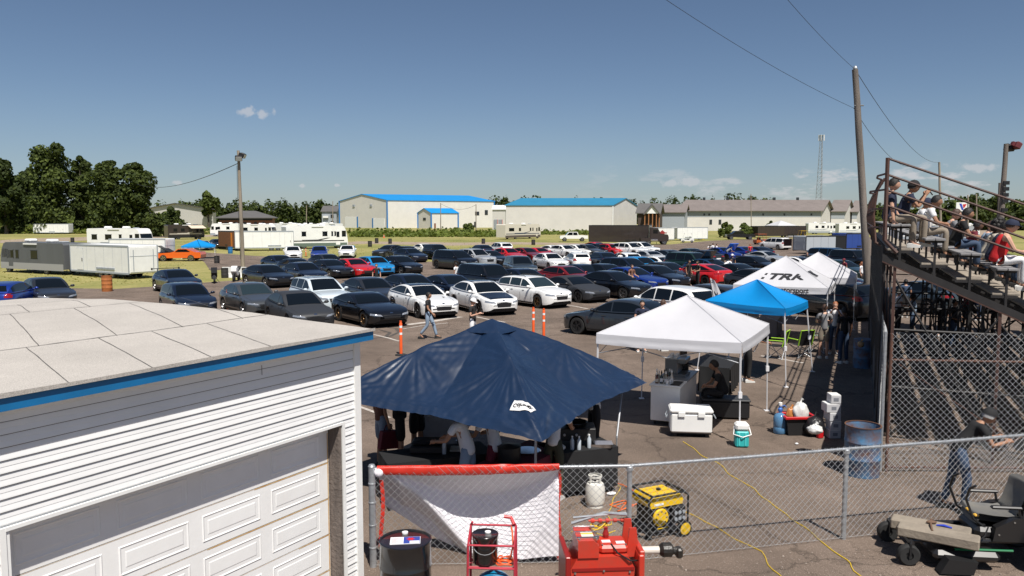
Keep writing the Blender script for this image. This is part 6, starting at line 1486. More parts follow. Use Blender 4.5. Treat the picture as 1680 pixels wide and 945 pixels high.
# ---------------- people ----------------
SKINM = [mat('skin_light', (.52, .30, .21), .55), mat('skin_tan', (.34, .18, .11), .55), mat('skin_brown', (.13, .065, .04), .5)]
EYE = mat('eye_dark', (.01, .01, .01), .3); LIP = mat('lip', (.30, .11, .09), .5)
CL = lambda n, c: mat('cloth_'+n, c, .85, var=.10, vscale=4, bump=.15, bscale=12)
TEEB = CL('black', (.012, .012, .013)); TEEW = CL('white', (.72, .72, .73)); JEAN = CL('pale_denim', (.22, .29, .38)); DENIM = CL('denim', (.035, .06, .11)); NAVYC = CL('navy', (.012, .018, .045)); KHAKI = CL('khaki', (.24, .20, .155)); REDC = CL('red', (.55, .015, .02)); GREYC = CL('grey', (.20, .20, .21)); CREAMC = CL('cream', (.60, .54, .45)); BROWNC = CL('brown', (.16, .075, .05)); MAROON = CL('maroon', (.13, .012, .025)); SHOEW = mat('white_shoe', (.6, .6, .58), .6); SHOEB = mat('black_shoe', (.02, .02, .02), .6)
HAIRB = mat('black_hair', (.010, .008, .007), .6, bump=.5, bscale=60); HAIRN = mat('brown_hair', (.06, .03, .018), .6, bump=.5, bscale=60); HAIRG = mat('grey_hair', (.35, .34, .33), .7, bump=.5, bscale=60); HAIRR = mat('ginger_hair', (.28, .10, .04), .6)
SKQ = []
def skin_obj(name, pts, edges, m, parent, root=0):
    me = bpy.data.meshes.new(name); me.from_pydata([p[0] for p in pts], edges, []); o = bpy.data.objects.new(name, me); COL.objects.link(o); o.parent = parent
    md = o.modifiers.new('s', 'SKIN'); md.use_smooth_shade = True; md.branch_smoothing = .6
    for i, p in enumerate(pts):
        r = p[1]; sv = me.skin_vertices[0].data[i]; sv.radius = (r, r) if isinstance(r, (int, float)) else r; sv.use_root = (i == root)
    o.modifiers.new('u', 'SUBSURF').levels = 1; SKQ.append((o, m, None)); return o
def head_mb(c, rot, skin, face=True):
    g = MB(); g.T = Matrix.Translation(c) @ rot
    def hp(u, v):
        th = 2*pi*u; ph = -pi/2+pi*v; x, y, z = cos(ph)*cos(th), cos(ph)*sin(th), sin(ph)
        jaw = max(0, -z); X = x*.098*(1-.10*jaw) ; Y = y*.078*(1-.34*jaw**1.3); Z = z*.118
        if x > 0: X += .008*jaw+.004
        # nose, brow, eye sockets
        fy = abs(Y); 
        if x > .3: X += .022*exp(-(fy/.012)**2-((Z+.012)/.022)**2)+.006*exp(-((Z-.03)/.014)**2)*exp(-(fy/.05)**2)-.010*exp(-((fy-.032)/.016)**2-((Z-.008)/.014)**2)+.006*exp(-(fy/.022)**2-((Z+.058)/.012)**2)
        return (X, Y, Z)
    g.use(skin).grid(hp, 24, 18)
    for s in (1, -1):
        g.use(skin).ball((0, s*.079, -.005), .022, 8, 6, (.7, .35, 1.25))
        g.use(EYE).ball((.083, s*.031, .008), .010, 6, 5, (.6, 1.2, .7))
    g.use(LIP).ball((.094, 0, -.056), .018, 8, 5, (.35, 1.2, .28)); return g
def hand_mb(g, w, d, up, s, curl=.6):
    """palm and five fingers leaving wrist w in direction d; up = back of the hand"""
    d = d.normalized(); up = (up-d*up.dot(d)).normalized(); side = d.cross(up)*s
    g.tube([w-d*.02, w+d*.02, w+d*.055, w+d*.088], [.024, .032, .038, .030], 8)
    for i, (off, L) in enumerate(((.030, .070), (.010, .080), (-.010, .075), (-.029, .058))):
        b = w+d*.075+side*off; p = [b]; dd = d.copy()
        for k in range(3): dd = (dd-up*curl*.45).normalized(); p.append(p[-1]+dd*L/2.6)
        g.tube(p, [.0105, .0098, .009, .0075], 6)
    b = w+d*.022+side*.030; dd = (d*.6+side*.75-up*.25).normalized(); g.tube([b, b+dd*.035, b+dd*.045+(d*.8-up*.3)*.025, b+dd*.047+(d-up*.5)*.045], [.014, .012, .011, .009], 6)
def person(label, loc, rz, pose='stand', skin=0, hair=HAIRB, shirt=TEEB, pants=DENIM, shoe=SHOEW, hat=None, hairkind='short', sleeve=.45, shorts=False, h=1.75, group=None, pr=None, bag=None, female=False, hold=None, sc=1.):
    V = Vector; t = thing('person', label, 'person', loc, rz, group); t.scale = (h/1.75,)*3; sk = SKINM[skin]
    J = dict(pel=V((0, 0, .95)), wai=V((0, 0, 1.10)), che=V((0, 0, 1.29)), top=V((-.01, 0, 1.42)), nek=V((0, 0, 1.50)), hed=V((.02, 0, 1.63)), ht=0., hy=0.)
    J['leg'] = [[V((0, s*.09, .90)), V((.02, s*.10, .50)), V((-.01, s*.11, .085)), V((.15, s*.13, .035))] for s in (1, -1)]
    J['arm'] = [[V((-.01, s*.185, 1.42)), V((-.03, s*.23, 1.14)), V((.04, s*.235, .90))] for s in (1, -1)]
    if pose == 'walk':
        J['leg'] = [[V((0, .09, .90)), V((.16, .09, .53)), V((.10, .09, .10)), V((.25, .10, .06))], [V((0, -.09, .90)), V((-.02, -.09, .50)), V((-.30, -.09, .16)), V((-.17, -.10, .035))]]
        J['leg'][0] = [V((0, .09, .90)), V((.18, .09, .52)), V((.30, .09, .09)), V((.45, .10, .06))]
        J['arm'] = [[V((-.01, .185, 1.42)), V((-.14, .22, 1.17)), V((-.16, .20, .93))], [V((-.01, -.185, 1.42)), V((.05, -.23, 1.15)), V((.22, -.20, .97))]]
    if pose in ('phone', 'talk'):
        J['arm'] = [[V((-.01, s*.185, 1.42)), V((.02, s*.23, 1.14)), V((.27, s*(.10 if pose == 'phone' else .22), 1.22 if pose == 'phone' else 1.08))] for s in (1, -1)]; J['ht'] = .35 if pose == 'phone' else 0
    if pose == 'photo': J['arm'] = [[V((-.01, s*.185, 1.42)), V((.12, s*.25, 1.22)), V((.28, s*.07, 1.50))] for s in (1, -1)]
    if pose == 'hips': J['arm'] = [[V((-.01, s*.185, 1.42)), V((-.12, s*.36, 1.18)), V((.02, s*.19, 1.02))] for s in (1, -1)]
    if pose == 'cross': J['arm'] = [[V((-.01, s*.185, 1.42)), V((.04, s*.24, 1.16)), V((.20, -s*.06, 1.20))] for s in (1, -1)]
    if pose in ('work', 'bend', 'lean'):
        a = {'work': .30, 'bend': .95, 'lean': .62}[pose]; R = lambda q, k=1.: V((q.x*cos(a*k)+(q.z-.95)*sin(a*k), q.y, .95-q.x*sin(a*k)+(q.z-.95)*cos(a*k)))
        for k in ('wai', 'che', 'top', 'nek', 'hed'): J[k] = R(J[k], .6 if k == 'wai' else 1)
        J['ht'] = a*.8
        J['arm'] = [[R(V((-.01, s*.185, 1.42))), R(V((-.01, s*.185, 1.42)))+V((.12, s*.06, -.24)), R(V((-.01, s*.185, 1.42)))+V((.38, s*.0, -.30))] for s in (1, -1)]
        if pose == 'lean':
            J['arm'] = [[R(V((-.01, s*.185, 1.42))), R(V((-.01, s*.185, 1.42)))+V((.10, s*.07, -.25)), R(V((-.01, s*.185, 1.42)))+V((.33, -s*.03, -.20))] for s in (1, -1)]
            J['ht'] = .30
            J['leg'] = [[V((0, .09, .90)), V((-.04, .11, .50)), V((-.14, .13, .085)), V((.01, .15, .035))], [V((0, -.09, .90)), V((.10, -.11, .52)), V((.06, -.12, .085)), V((.21, -.13, .035))]]
    if pose.startswith('sit'):   # origin: on the seat surface under the pelvis
        z = .10; lean = .30 if pose != 'sitprop' else .06
        J['pel'] = V((0, 0, z)); f = lambda d: V((sin(lean)*d, 0, z+cos(lean)*d)); J['wai'] = f(.15); J['che'] = f(.33); J['top'] = f(.46); J['nek'] = f(.54); J['hed'] = f(.66)+V((.03, 0, 0)); J['ht'] = .15
        J['leg'] = [[V((.02, s*.09, z-.02)), V((.43, s*.13, z+.03)), V((.42, s*.12, z-.46)), V((.56, s*.13, z-.51))] for s in (1, -1)]
        if pose == 'sitknee': J['leg'] = [[V((.02, s*.09, z-.02)), V((.40, s*.14, z+.13)), V((.46, s*.12, z-.30)), V((.60, s*.13, z-.34))] for s in (1, -1)]
        sh = [f(.45)+V((0, s*.185, 0)) for s in (1, -1)]
        if pose == 'sitprop': J['arm'] = [[sh[0], sh[0]+V((.06, .06, -.26)), V((.22, .22, z+.0))], [sh[1], sh[1]+V((.02, -.08, -.26)), V((.08, -.30, z-.05))]]
        elif pose == 'sitphoto': J['arm'] = [[q, q+V((.16, s*.02, -.20)), q+V((.30, -s*.10, .04))] for s, q in zip((1, -1), sh)]; J['ht'] = 0
        else: J['arm'] = [[q, q+V((.12, s*.05, -.24)), V((.40, s*.07, z+.16))] for s, q in zip((1, -1), sh)]
    if pr: pr(J)
    nf = .9 if female else 1
    P = [(J['pel'], (.100, .085)), (J['wai'], (.095*nf, .074)), (J['che'], (.120*nf, .088)), (J['top'], (.100*nf, .072)), (J['nek'], .050), (J['nek'].lerp(J['hed'], .55), .048)]; E_ = [(0, 1), (1, 2), (2, 3), (3, 4), (4, 5)]
    for l in J['leg']:
        b = len(P); P += [(l[0], .070), (l[0].lerp(l[1], .5), .068), (l[1], .052), (l[1].lerp(l[2], .35), .054), (l[2], .036), (l[3], .032)]; E_ += [(0, b)]+[(b+i, b+i+1) for i in range(5)]
    for a in J['arm']:
        b = len(P); P += [(a[0], .055*nf), (a[0].lerp(a[1], .5), .045*nf), (a[1], .036), (a[1].lerp(a[2], .4), .036), (a[2], .024)]; E_ += [(3, b)]+[(b+i, b+i+1) for i in range(4)]
    hrot = Matrix.Rotation(J['hy'], 4, 'Z') @ Matrix.Rotation(J['ht'], 4, 'Y'); hd = head_mb(J['hed'], hrot, sk)
    ex = MB(); ex.use(sk)
    for k, a in enumerate(J['arm']): s = 1 if k == 0 else -1; hand_mb(ex, a[2], a[2]-a[1], V((0, s*.6, .8)) if abs((a[2]-a[1]).normalized().z) < .8 else V((0, s, 0)), s)
    b = skin_obj('body', P, E_, sk, t); SKQ[-1] = (b, sk, (hd, ex))
    # shirt
    q = .02; S = [(J['pel']+V((0, 0, -.05)), (.140, .120)), (J['pel']+V((0, 0, .05)), (.142, .122)), (J['wai'], (.135*nf, .112)), (J['che'], (.155*nf, .122)), (J['top'], (.125*nf, .10)), (J['nek'].lerp(J['top'], .55), .066)]; E2_ = [(0, 1), (1, 2), (2, 3), (3, 4), (4, 5)]
    if sleeve > 0:
        for a in J['arm']:
            b_ = len(S)
            if sleeve <= 1: S += [(a[0], .072*nf), (a[0].lerp(a[1], sleeve), .064*nf), (a[0].lerp(a[1], sleeve+.12), .060*nf)]; E2_ += [(4, b_), (b_, b_+1), (b_+1, b_+2)]
            else: S += [(a[0], .072*nf), (a[1], .052*nf), (a[1].lerp(a[2], .92), .040)]; E2_ += [(4, b_), (b_, b_+1), (b_+1, b_+2)]
    skin_obj('shirt', S, E2_, shirt, t)
    S = [(J['pel'].lerp(J['wai'], .95), (.124, .098)), (J['pel']+V((0, 0, -.03)), (.135, .115))]; E2_ = [(0, 1)]
    for l in J['leg']:
        b_ = len(S)
        if shorts: S += [(l[0], .100), (l[0].lerp(l[1], .5), .095), (l[0].lerp(l[1], .95), .092)]; E2_ += [(1, b_), (b_, b_+1), (b_+1, b_+2)]
        else: S += [(l[0], .100), (l[0].lerp(l[1], .5), .088), (l[1], .070), (l[1].lerp(l[2], .5), .064), (l[1].lerp(l[2], .95), .056)]; E2_ += [(1, b_)]+[(b_+i, b_+i+1) for i in range(4)]
    skin_obj('shorts' if shorts else 'trousers', S, E2_, pants, t)
    for l in J['leg']:
        d = (l[3]-l[2]); d.z = 0; d.normalize(); g = MB(); sd = V((-d.y, d.x, 0)); z0 = l[3].z-.035
        pts = []
        for u, w_, hh in ((-.085, .030, .075), (-.06, .038, .09), (.0, .040, .095), (.08, .046, .07), (.15, .045, .05), (.185, .028, .03)):
            c = V((l[2].x, l[2].y, 0))+d*u; pts.append([c-sd*w_+V((0, 0, z0)), c-sd*w_*.9+V((0, 0, z0+hh*.8)), c+V((0, 0, z0+hh)), c+sd*w_*.9+V((0, 0, z0+hh*.8)), c+sd*w_+V((0, 0, z0))])
        vs = [p for r in pts for p in r]; fs = [(i*5+k, i*5+k+1, (i+1)*5+k+1, (i+1)*5+k) for i in range(5) for k in range(4)]+[(i*5+4, i*5, (i+1)*5, (i+1)*5+4) for i in range(5)]+[(0, 1, 2, 3, 4), (29, 28, 27, 26, 25)]
        g.add(vs, fs).build('shoe', shoe, t, smooth=True)
    # hair
    if hair is not None:
        g = MB(); g.T = Matrix.Translation(J['hed']) @ hrot
        k = 1.09 if hairkind != 'curly' else 1.0
        def hr(u, v):
            th = 2*pi*u; fr = cos(th); low = (-.32 if fr < -.1 else (.34+.25*max(0, fr))) if hairkind != 'long' else (-.9 if fr < .25 else .45)
            lo_ = (-.30 if fr < 0 else -.30+.75*min(1, fr*1.6)) if hairkind != 'long' else (-.85 if fr < .2 else -.85+1.4*min(1, (fr-.2)*2.2))
            z = lo_+(1-lo_)*v; rr = sqrt(max(0, 1-min(1, abs(z))**2)) if z > -.999 else 0; n = 1+.05*noise.noise(V((cos(th)*4, sin(th)*4, z*4)))
            if z < -.1: rr = max(rr, .86)
            return (fr*rr*.100*k*n-.004, sin(th)*rr*.084*k*n, z*.120*k*n)
        if hairkind == 'curly':
            rnd = random.Random(3); g.use(hair)
            for i in range(60):
                a, b_ = rnd.random()*2*pi, rnd.random()*1.9-.6; rr = sqrt(max(.1, 1-min(1, b_)**2)) if b_ < 1 else .2
                if cos(a) > .4 and b_ < .35: continue
                g.ball((cos(a)*rr*.11-.02, sin(a)*rr*.12, min(1, b_)*.13+.01), .055, 7, 5)
        else: g.grid(hr, 24, 10)
        if hairkind == 'long': g.tube([(-.07, 0, -.02), (-.10, 0, -.14), (-.10, 0, -.28)], [.07, .075, .03], 8)
        if hairkind == 'bun': g.ball((-.10, 0, .07), .05, 8, 6)
        g.build('hair', hair, t, smooth=2)
    if hat is not None:
        g = MB(); g.T = Matrix.Translation(J['hed']) @ hrot; bw = pr and J.get('capback', False)
        def cp(u, v): th = 2*pi*u; z = .12+.88*v; rr = sqrt(max(0, 1-z*z)); return (cos(th)*rr*.121, sin(th)*rr*.104, z*.139)
        g.grid(cp, 20, 8); sx_ = -1 if bw else 1
        g.add([(sx_*(.085+.085*cos(a)*1), .075*sin(a), .022-.012*cos(a)) for a in [(-pi/2+pi*i/8) for i in range(9)]]+[(sx_*(.085+.085*cos(a)*1), .075*sin(a), .030-.012*cos(a)) for a in [(-pi/2+pi*i/8) for i in range(9)]], [tuple(range(9)), tuple(range(17, 8, -1))]+[(i, i+9, i+10, i+1) for i in range(8)])
        g.build('cap', hat, t, smooth=True)
    if hold == 'phone':
        a = J['arm'][0][2].lerp(J['arm'][1][2], .5)+V((.09, 0, .05)); g = MB(); g.T = Matrix.Translation(a) @ Matrix.Rotation(-.6, 4, 'Y'); g.box(-.006, .006, -.04, .04, -.07, .07, .003); tag(g.build('phone', BLACK, t), None)
    if bag: 
        g = MB(); c = J['arm'][1][2] if bag[1] == 'hand' else J['pel']+V((-.15, 0, .05)); 
        if bag[1] == 'hand': g.prism([(c.x-.22, c.z-.42), (c.x+.20, c.z-.46), (c.x+.16, c.z-.10), (c.x-.16, c.z-.08)], c.y-.09, c.y+.05); g.tube([(c.x-.1, c.y, c.z-.1), (c.x-.05, c.y, c.z+.02), (c.x+.05, c.y, c.z+.02), (c.x+.1, c.y, c.z-.1)], .01, 5)
        else: g.box(c.x-.08, c.x+.02, -.14, .14, c.z-.1, c.z+.15, .03)
        bo = g.build('carried_bag', bag[0], None, smooth=False); bo.matrix_basis = t.matrix_basis @ Matrix.Scale(h/1.75, 4); tag(bo, bag[2], 'bag')
    return t
def finish_people():
    dg = bpy.context.evaluated_depsgraph_get(); dg.update()
    done = []
    for o, m, ex in SKQ:
        me = bpy.data.meshes.new_from_object(o.evaluated_get(dg)); done.append((o, m, ex, me))
    for o, m, ex, me in done:
        o.modifiers.clear(); me.materials.clear()
        if ex:
            mb = MB(); mb.use(m).add([v.co for v in me.vertices], [tuple(p.vertices) for p in me.polygons])
            for e in ex:
                for mt in e.mats:
                    if mt not in mb.mats: mb.mats.append(mt)
                b = len(mb.v); mb.v += e.v; mb.f += [tuple(b+i for i in f) for f in e.f]; mb.m += [mb.mats.index(e.mats[i]) for i in e.m]
            o.data = mb.mesh('body', True, fix=True)
        else: me.materials.append(m); o.data = me; me.polygons.foreach_set('use_smooth', [True]*len(me.polygons))
        for p in o.data.polygons: p.use_smooth = True
def at(px, Y): return (gx(px, Y), Y, 0.012)
person('man in a black tee shirt and pale jeans walking right across the lot', (G(703, 556).x, G(703, 556).y, .012), radians(-8), 'walk', 1, HAIRB, TEEB, JEAN, SHOEB)
person('man in black tee and white cap looking at his phone behind the navy canopy', at(775, 27.4), radians(-20), 'phone', 0, HAIRN, TEEB, TEEW, hat=TEEW, hold='phone')
person('man in a black tee with white print by the sky blue hatchback', at(617, 48.5), radians(-80), 'stand', 0, HAIRN, TEEB, TEEB, hat=None)
person('man in a plain white tee left of the big black utility vehicle', at(748, 50), radians(150), 'stand', 1, HAIRB, TEEW, DENIM)
person('man in a brown shirt standing between the black sedan and the royal blue sedan', at(1037, 47.5), radians(-60), 'talk', 0, HAIRN, BROWNC, BROWNC)
person('left one of the two people in black by the red sedan', at(1131, 53), radians(-60), 'stand', 1, HAIRB, TEEB, TEEB)
person('right one of the two people in black by the red sedan, with a red strap', at(1146, 52), radians(200), 'talk', 1, HAIRB, TEEB, TEEB)
for i, (px, Y, po, sh, hr, lab) in enumerate([(1163, 93, 'bend', TEEW, HAIRB, 'leftmost person in white of the small crowd at the blue cars, bending'), (1170, 90, 'stand', TEEW, HAIRB, 'second person in white of the small crowd, standing upright'), (1176, 88, 'talk', TEEW, HAIRN, 'third person in white of the small crowd, by the raised blue hood'),
        (1193, 86, 'bend', GREYC, HAIRN, 'person in grey bending at the right of the raised blue hood'), (1199, 90, 'stand', TEEW, HAIRN, 'person in white at the tail of the bright blue coupe'), (1231, 87, 'stand', REDC, HAIRR, 'person in red between the bright blue and the purple coupe')]):
    person(lab, at(px, Y), radians(-90+i*37), po, i % 2, hr, sh, DENIM, group='people standing around the blue cars')
person('person in a pale tee leaning over the steel blue sedan', at(1190, 60), radians(20), 'bend', 0, HAIRN, TEEW, DENIM)
person('person in navy with a white cap beyond the black coupe', at(1202, 62), radians(-110), 'stand', 1, HAIRB, NAVYC, DENIM, hat=TEEW)
person('person in black leaning in at the small sky blue hatchback', at(1052, 60), radians(-150), 'bend', 0, HAIRB, TEEB, DENIM)
person('red haired person in white behind the sky blue hatchback', at(1018, 66), radians(-60), 'stand', 0, HAIRR, TEEW, DENIM)
person('bearded man in a dark polo shirt at the tail of the charcoal sport sedan', at(1055, 26.6), radians(-95), 'cross', 0, HAIRB, NAVYC, TEEB)
person('brown haired man in white seen over the peak of the near white canopy', at(1089, 26.8), radians(20), 'talk', 0, HAIRN, TEEW, DENIM)
person('fair woman in a white top beside the utility pole, behind the far canopy', at(1415, 52), radians(-40), 'stand', 0, HAIRR, TEEW, TEEB, hairkind='long', female=True, h=1.68)
person('ginger haired person just behind the fair woman at the utility pole', at(1420, 57), radians(160), 'stand', 0, HAIRR, TEEB, DENIM)
person('man in a dark red cap near the tail of the dark green sedan', at(1386, 55), radians(200), 'stand', 1, HAIRB, MAROON, TEEB, hat=MAROON)
person('dark haired person at the rear of the black roofed white sedan', at(1325, 66), radians(240), 'talk', 0, HAIRB, TEEB, DENIM)
person('person in grey tee and khaki shorts seen from behind', at(1357, 25.3), radians(80), 'cross', 0, HAIRN, GREYC, KHAKI, shorts=True, group='visitors talking in front of the screened fence')
person('man in black tee and blue jeans in front of the screened fence', at(1390, 24.4), radians(100), 'stand', 2, HAIRB, TEEB, DENIM, group='visitors talking in front of the screened fence')
person('fair person facing the camera between the grey tee and the black tee', at(1374, 26.2), radians(-110), 'photo', 0, HAIRR, TEEW, DENIM, group='visitors talking in front of the screened fence')
person('person in black stooping under the near white canopy edge', at(1231, 21.6), radians(10), 'work', 1, HAIRB, TEEB, TEEB, SHOEW)
sp = G(1186, 684); person('man in black sitting on a black case under the near white canopy', (sp.x, sp.y, .46), radians(175), 'sit', 1, HAIRB, TEEB, TEEB, SHOEB)
# under the navy canopy
person('woman in denim shorts holding a red bag at the left side of the navy canopy', at(621, 14.0), radians(35), 'stand', 1, HAIRN, BROWNC, JEAN, SHOEB, shorts=True, female=True, h=1.66, hairkind='long', bag=(MAROON, 'hand', 'dark red tote bag hanging from the hand of the woman in shorts'))
person('man in black shirt and black shorts under the left of the navy canopy', at(652, 13.9), radians(10), 'cross', 0, HAIRB, TEEB, TEEB, shorts=True)
person('second man in black shirt and shorts, right behind the first under the navy canopy', at(680, 14.4), radians(-30), 'work', 1, HAIRB, TEEB, TEEB, shorts=True)
person('helper in white tee and pale jeans at the serving table under the navy canopy', at(766, 11.9), radians(150), 'work', 1, HAIRB, TEEW, JEAN, h=1.68)
person('helper in white tee and maroon trousers right of the one in jeans', at(812, 12.1), radians(125), 'work', 1, HAIRB, TEEW, MAROON, h=1.66)
person('helper in white tee and olive trousers below the corner of the navy canopy', at(910, 12.4), radians(70), 'work', 1, HAIRB, TEEW, mat('cloth_olive', (.05, .05, .03), .85), h=1.68)
person('helper in white tee standing at the griddle under the right corner of the navy canopy', at(978, 14.6), radians(200), 'work', 2, HAIRB, TEEW, TEEB)
# leaning on the fence
def capb(J): J['hy'] = .25
person('man in black tee, dark cap and jeans leaning his forearms on the low fence', (gx(1590, 11.9), 11.9, .012), radians(-8), 'lean', 1, HAIRG, TEEB, DENIM, SHOEB, hat=TEEB, h=1.76, pr=capb)
# on the grandstand
def seat(i, y, dx=.02): 
    p = P0+E1*(X0+i*RUN-.12+.15+dx)+E2*y; return (p.x, p.y, Z0-i*RISE)
ang = atan2(E1.y, E1.x)
GSG = 'spectators on the grandstand'
person('man in navy tee and khaki trousers on the top row, nearest the rail', seat(0, .42, -.12), ang, 'sitprop', 0, HAIRB, NAVYC, KHAKI, SHOEW, group=GSG)
person('man in navy raising a camera on the top row of the grandstand', seat(0, 1.0, .10), ang+.1, 'sitphoto', 1, HAIRB, NAVYC, KHAKI, SHOEW, hat=TEEB, hold='phone', group=GSG)
person('spectator in pale grey tee on the second row of the grandstand', seat(1, 2.3), ang-.1, 'sit', 1, HAIRB, TEEW, KHAKI, SHOEB, group=GSG)
person('spectator in black tee on the third row of the grandstand', seat(2, 2.3), ang, 'sit', 1, HAIRB, TEEB, DENIM, SHOEB, group=GSG)
person('spectator with big curly black hair and cream top', seat(3, 2.4), ang, 'sit', 2, HAIRB, CREAMC, TEEB, SHOEB, hairkind='curly', sleeve=2, group=GSG)
person('spectator in pale blue partly hidden behind the curly haired one', seat(3, 3.3), ang, 'sit', 0, HAIRN, JEAN, DENIM, SHOEB, group=GSG)
person('large man in a red tank top and navy cap on the grandstand', seat(3, .95), ang, 'sit', 0, HAIRN, REDC, TEEW, SHOEW, hat=NAVYC, sleeve=0, h=1.80, group=GSG)
person('dark haired spectator just beyond the man in the red tank top', seat(3, 1.55), ang, 'sit', 2, HAIRB, NAVYC, DENIM, SHOEB, group=GSG)
person('spectator in a grey tee sitting farther along the third row', seat(2, 4.4), ang+.2, 'sit', 0, HAIRN, GREYC, DENIM, SHOEB, group=GSG)
person('spectator in a white tee far along the second row of the grandstand', seat(1, 4.8), ang-.1, 'sit', 1, HAIRB, TEEW, DENIM, SHOEB, hat=NAVYC, group=GSG)
person('spectator in dark red sitting far along the fourth row of the grandstand', seat(3, 5.6), ang, 'sit', 2, HAIRB, MAROON, DENIM, SHOEB, group=GSG)
# passers-by seen through the frames beneath the seats
for i, (px, Y, sh, pn, lab) in enumerate([(1478, 31, TEEW, TEEB, 'person in white behind the grandstand frames, far left'), (1489, 36, DENIM, TEEB, 'person in blue denim behind the grandstand frames'), (1503, 29, JEAN, DENIM, 'person in pale blue behind the frames near the grey car'), (1552, 30, TEEB, TEEB, 'person all in black behind the frames, left of the middle brace'), (1571, 27, TEEB, DENIM, 'person in black with jeans behind the middle of the frames'),
        (1590, 32, MAROON, TEEB, 'person in dark red behind the middle of the frames'), (1640, 30, TEEB, TEEB, 'person in black behind the right part of the frames'), (1612, 35, GREYC, DENIM, 'person in grey behind the right part of the frames'), (1529, 44, TEEW, DENIM, 'small figure in white on the grass side of the grandstand')]):
    person(lab, at(px, Y), i*1.3, 'stand' if i % 2 else 'talk', i % 3, HAIRB, sh, pn, group='people behind the grandstand frames')
finish_people()
place_car(1512, 461, 'sedan', 'slate', 200, 'slate grey car seen through the frames of the grandstand', None)
place_car(1575, 452, 'suv', 'navy', 200, 'dark car behind the middle frames of the grandstand', None)
# ---------------- things around the canopies ----------------
def T(name, label, cat, px, y, rz=0., group=None, z=.008): p = G(px, y); return thing(name, label, cat, (p.x, p.y, z), rz, group)
ROWA = atan2(E2.y, E2.x)          # direction running away from the camera
# coffee counter
ct = T('serving_counter', 'white serving counter on castors with a dark worktop under the near white canopy', 'counter', 1089, 699, ROWA)
g = MB(); g.box(0, 1.9, -.34, .30, .10, .86, .01); g.build('cabinet', mat('counter_white', (.82, .82, .80), .5, var=.06), ct)
g = MB(); g.box(-.04, .62, -.37, .33, .863, .90, .01); g.build('worktop', WHITE, ct); g = MB(); g.box(.62, 1.95, -.37, .33, .863, .90, .005); g.build('worktop', mat('grey_worktop', (.16, .17, .18), .35), ct)
for x in (.12, 1.75):
    for y in (-.26, .22): g = MB(); g.lathe([(.045, -.02), (.045, .02)], 10, (x, y, .045), 'y'); g.box(x-.02, x+.02, y-.03, y+.03, .05, .10); g.build('castor', BLACK, ct)
def on(t, x, y, z): return t.matrix_basis @ Vector((x, y, z))
em = thing('espresso_machine', 'grey coffee machine with a grinder on the serving counter', 'coffee machine', tuple(on(ct, 1.25, -.02, .902)), ROWA); SS = mat('brushed_steel', (.30, .32, .33), .3, .8)
g = MB(); g.box(-.28, .28, -.24, .24, 0, .06); g.box(-.28, .28, -.06, .24, .06, .42, .02); g.box(-.28, .28, -.24, -.05, .30, .42, .02); g.build('casing', SS, em)
for x in (-.13, .13): g = MB(); g.lathe([(.035, .24), (.035, .30)], 10, (x, -.15, 0)); g.tube([(x, -.15, .26), (x, -.32, .25)], .014, 6); g.build('portafilter', BLACK, em)
g = MB(); [g.lathe([(.03, .42), (.038, .48), (.038, .50)], 10, (x, y, 0)) for x in (-.2, -.1, 0) for y in (0, .12)]; g.build('cup_stack', TEEW, em)
gr = thing('coffee_grinder', 'coffee grinder with a tall hopper at the far end of the counter', 'grinder', tuple(on(ct, 1.72, -.05, .902)), ROWA); g = MB(); g.box(-.09, .09, -.12, .12, 0, .32, .02); g.build('casing', BLACK, gr); g = MB(); g.lathe([(.04, .32), (.09, .40), (.09, .52), (.05, .54)], 12); g.build('hopper', mat('smoked_plastic', (.08, .06, .05), .1), gr)
BOTM = [mat('amber_glass', (.12, .035, .01), .08, spec=.8), mat('dark_glass', (.02, .03, .015), .06, spec=.8), mat('clear_syrup', (.30, .28, .22), .08), mat('pale_bottle', (.55, .52, .46), .3)]
for i, (x, y, mi) in enumerate([(.12, .20, 0), (.14, .10, 1), (.22, .22, 1), (.24, .12, 0), (.13, .0, 2), (.26, .02, 0), (.34, .2, 3), (.36, .08, 2), (.16, -.12, 3), (.30, -.10, 0), (.42, -.02, 1)]):
    b = thing('syrup_bottle', 'syrup bottle in the cluster at the near end of the serving counter', 'bottle', tuple(on(ct, x, y, .902)), 0, 'syrup bottles on the serving counter'); g = MB(); hh = .20+.03*(i % 3); g.lathe([(.034, 0), (.036, .02), (.036, hh*.62), (.014, hh*.82), (.014, hh)], 12); g.build('glass', BOTM[mi], b, smooth=True)
    g = MB(); g.lathe([(.0155, hh-.01), (.017, hh+.03), (.006, hh+.04), (.006, hh+.06)], 8); g.build('pump_cap', BLACK if i % 2 else WHITE, b); g = MB(); g.lathe([(.0368, hh*.15), (.0368, hh*.5)], 12, cap=False); g.build('paper_label', TEEW if i % 3 else CREAMC, b)
tr_ = thing('serving_tray', 'black tray at the near end of the serving counter', 'tray', tuple(on(ct, .22, -.22, .902)), ROWA); g = MB(); g.box(-.2, .25, -.1, .1, 0, .015, .004); g.build('tray_body', BLACK, tr_)
for i in range(4): q = thing('paper_cup', 'white paper cup on the near end of the serving counter', 'cup', tuple(on(ct, .03+.09*i, -.05-.05*(i % 2), .902)), 0, 'paper cups on the counter'); g = MB(); g.lathe([(.025, 0), (.036, .09), (.038, .092)], 12); g.build('cup_body', TEEW, q)
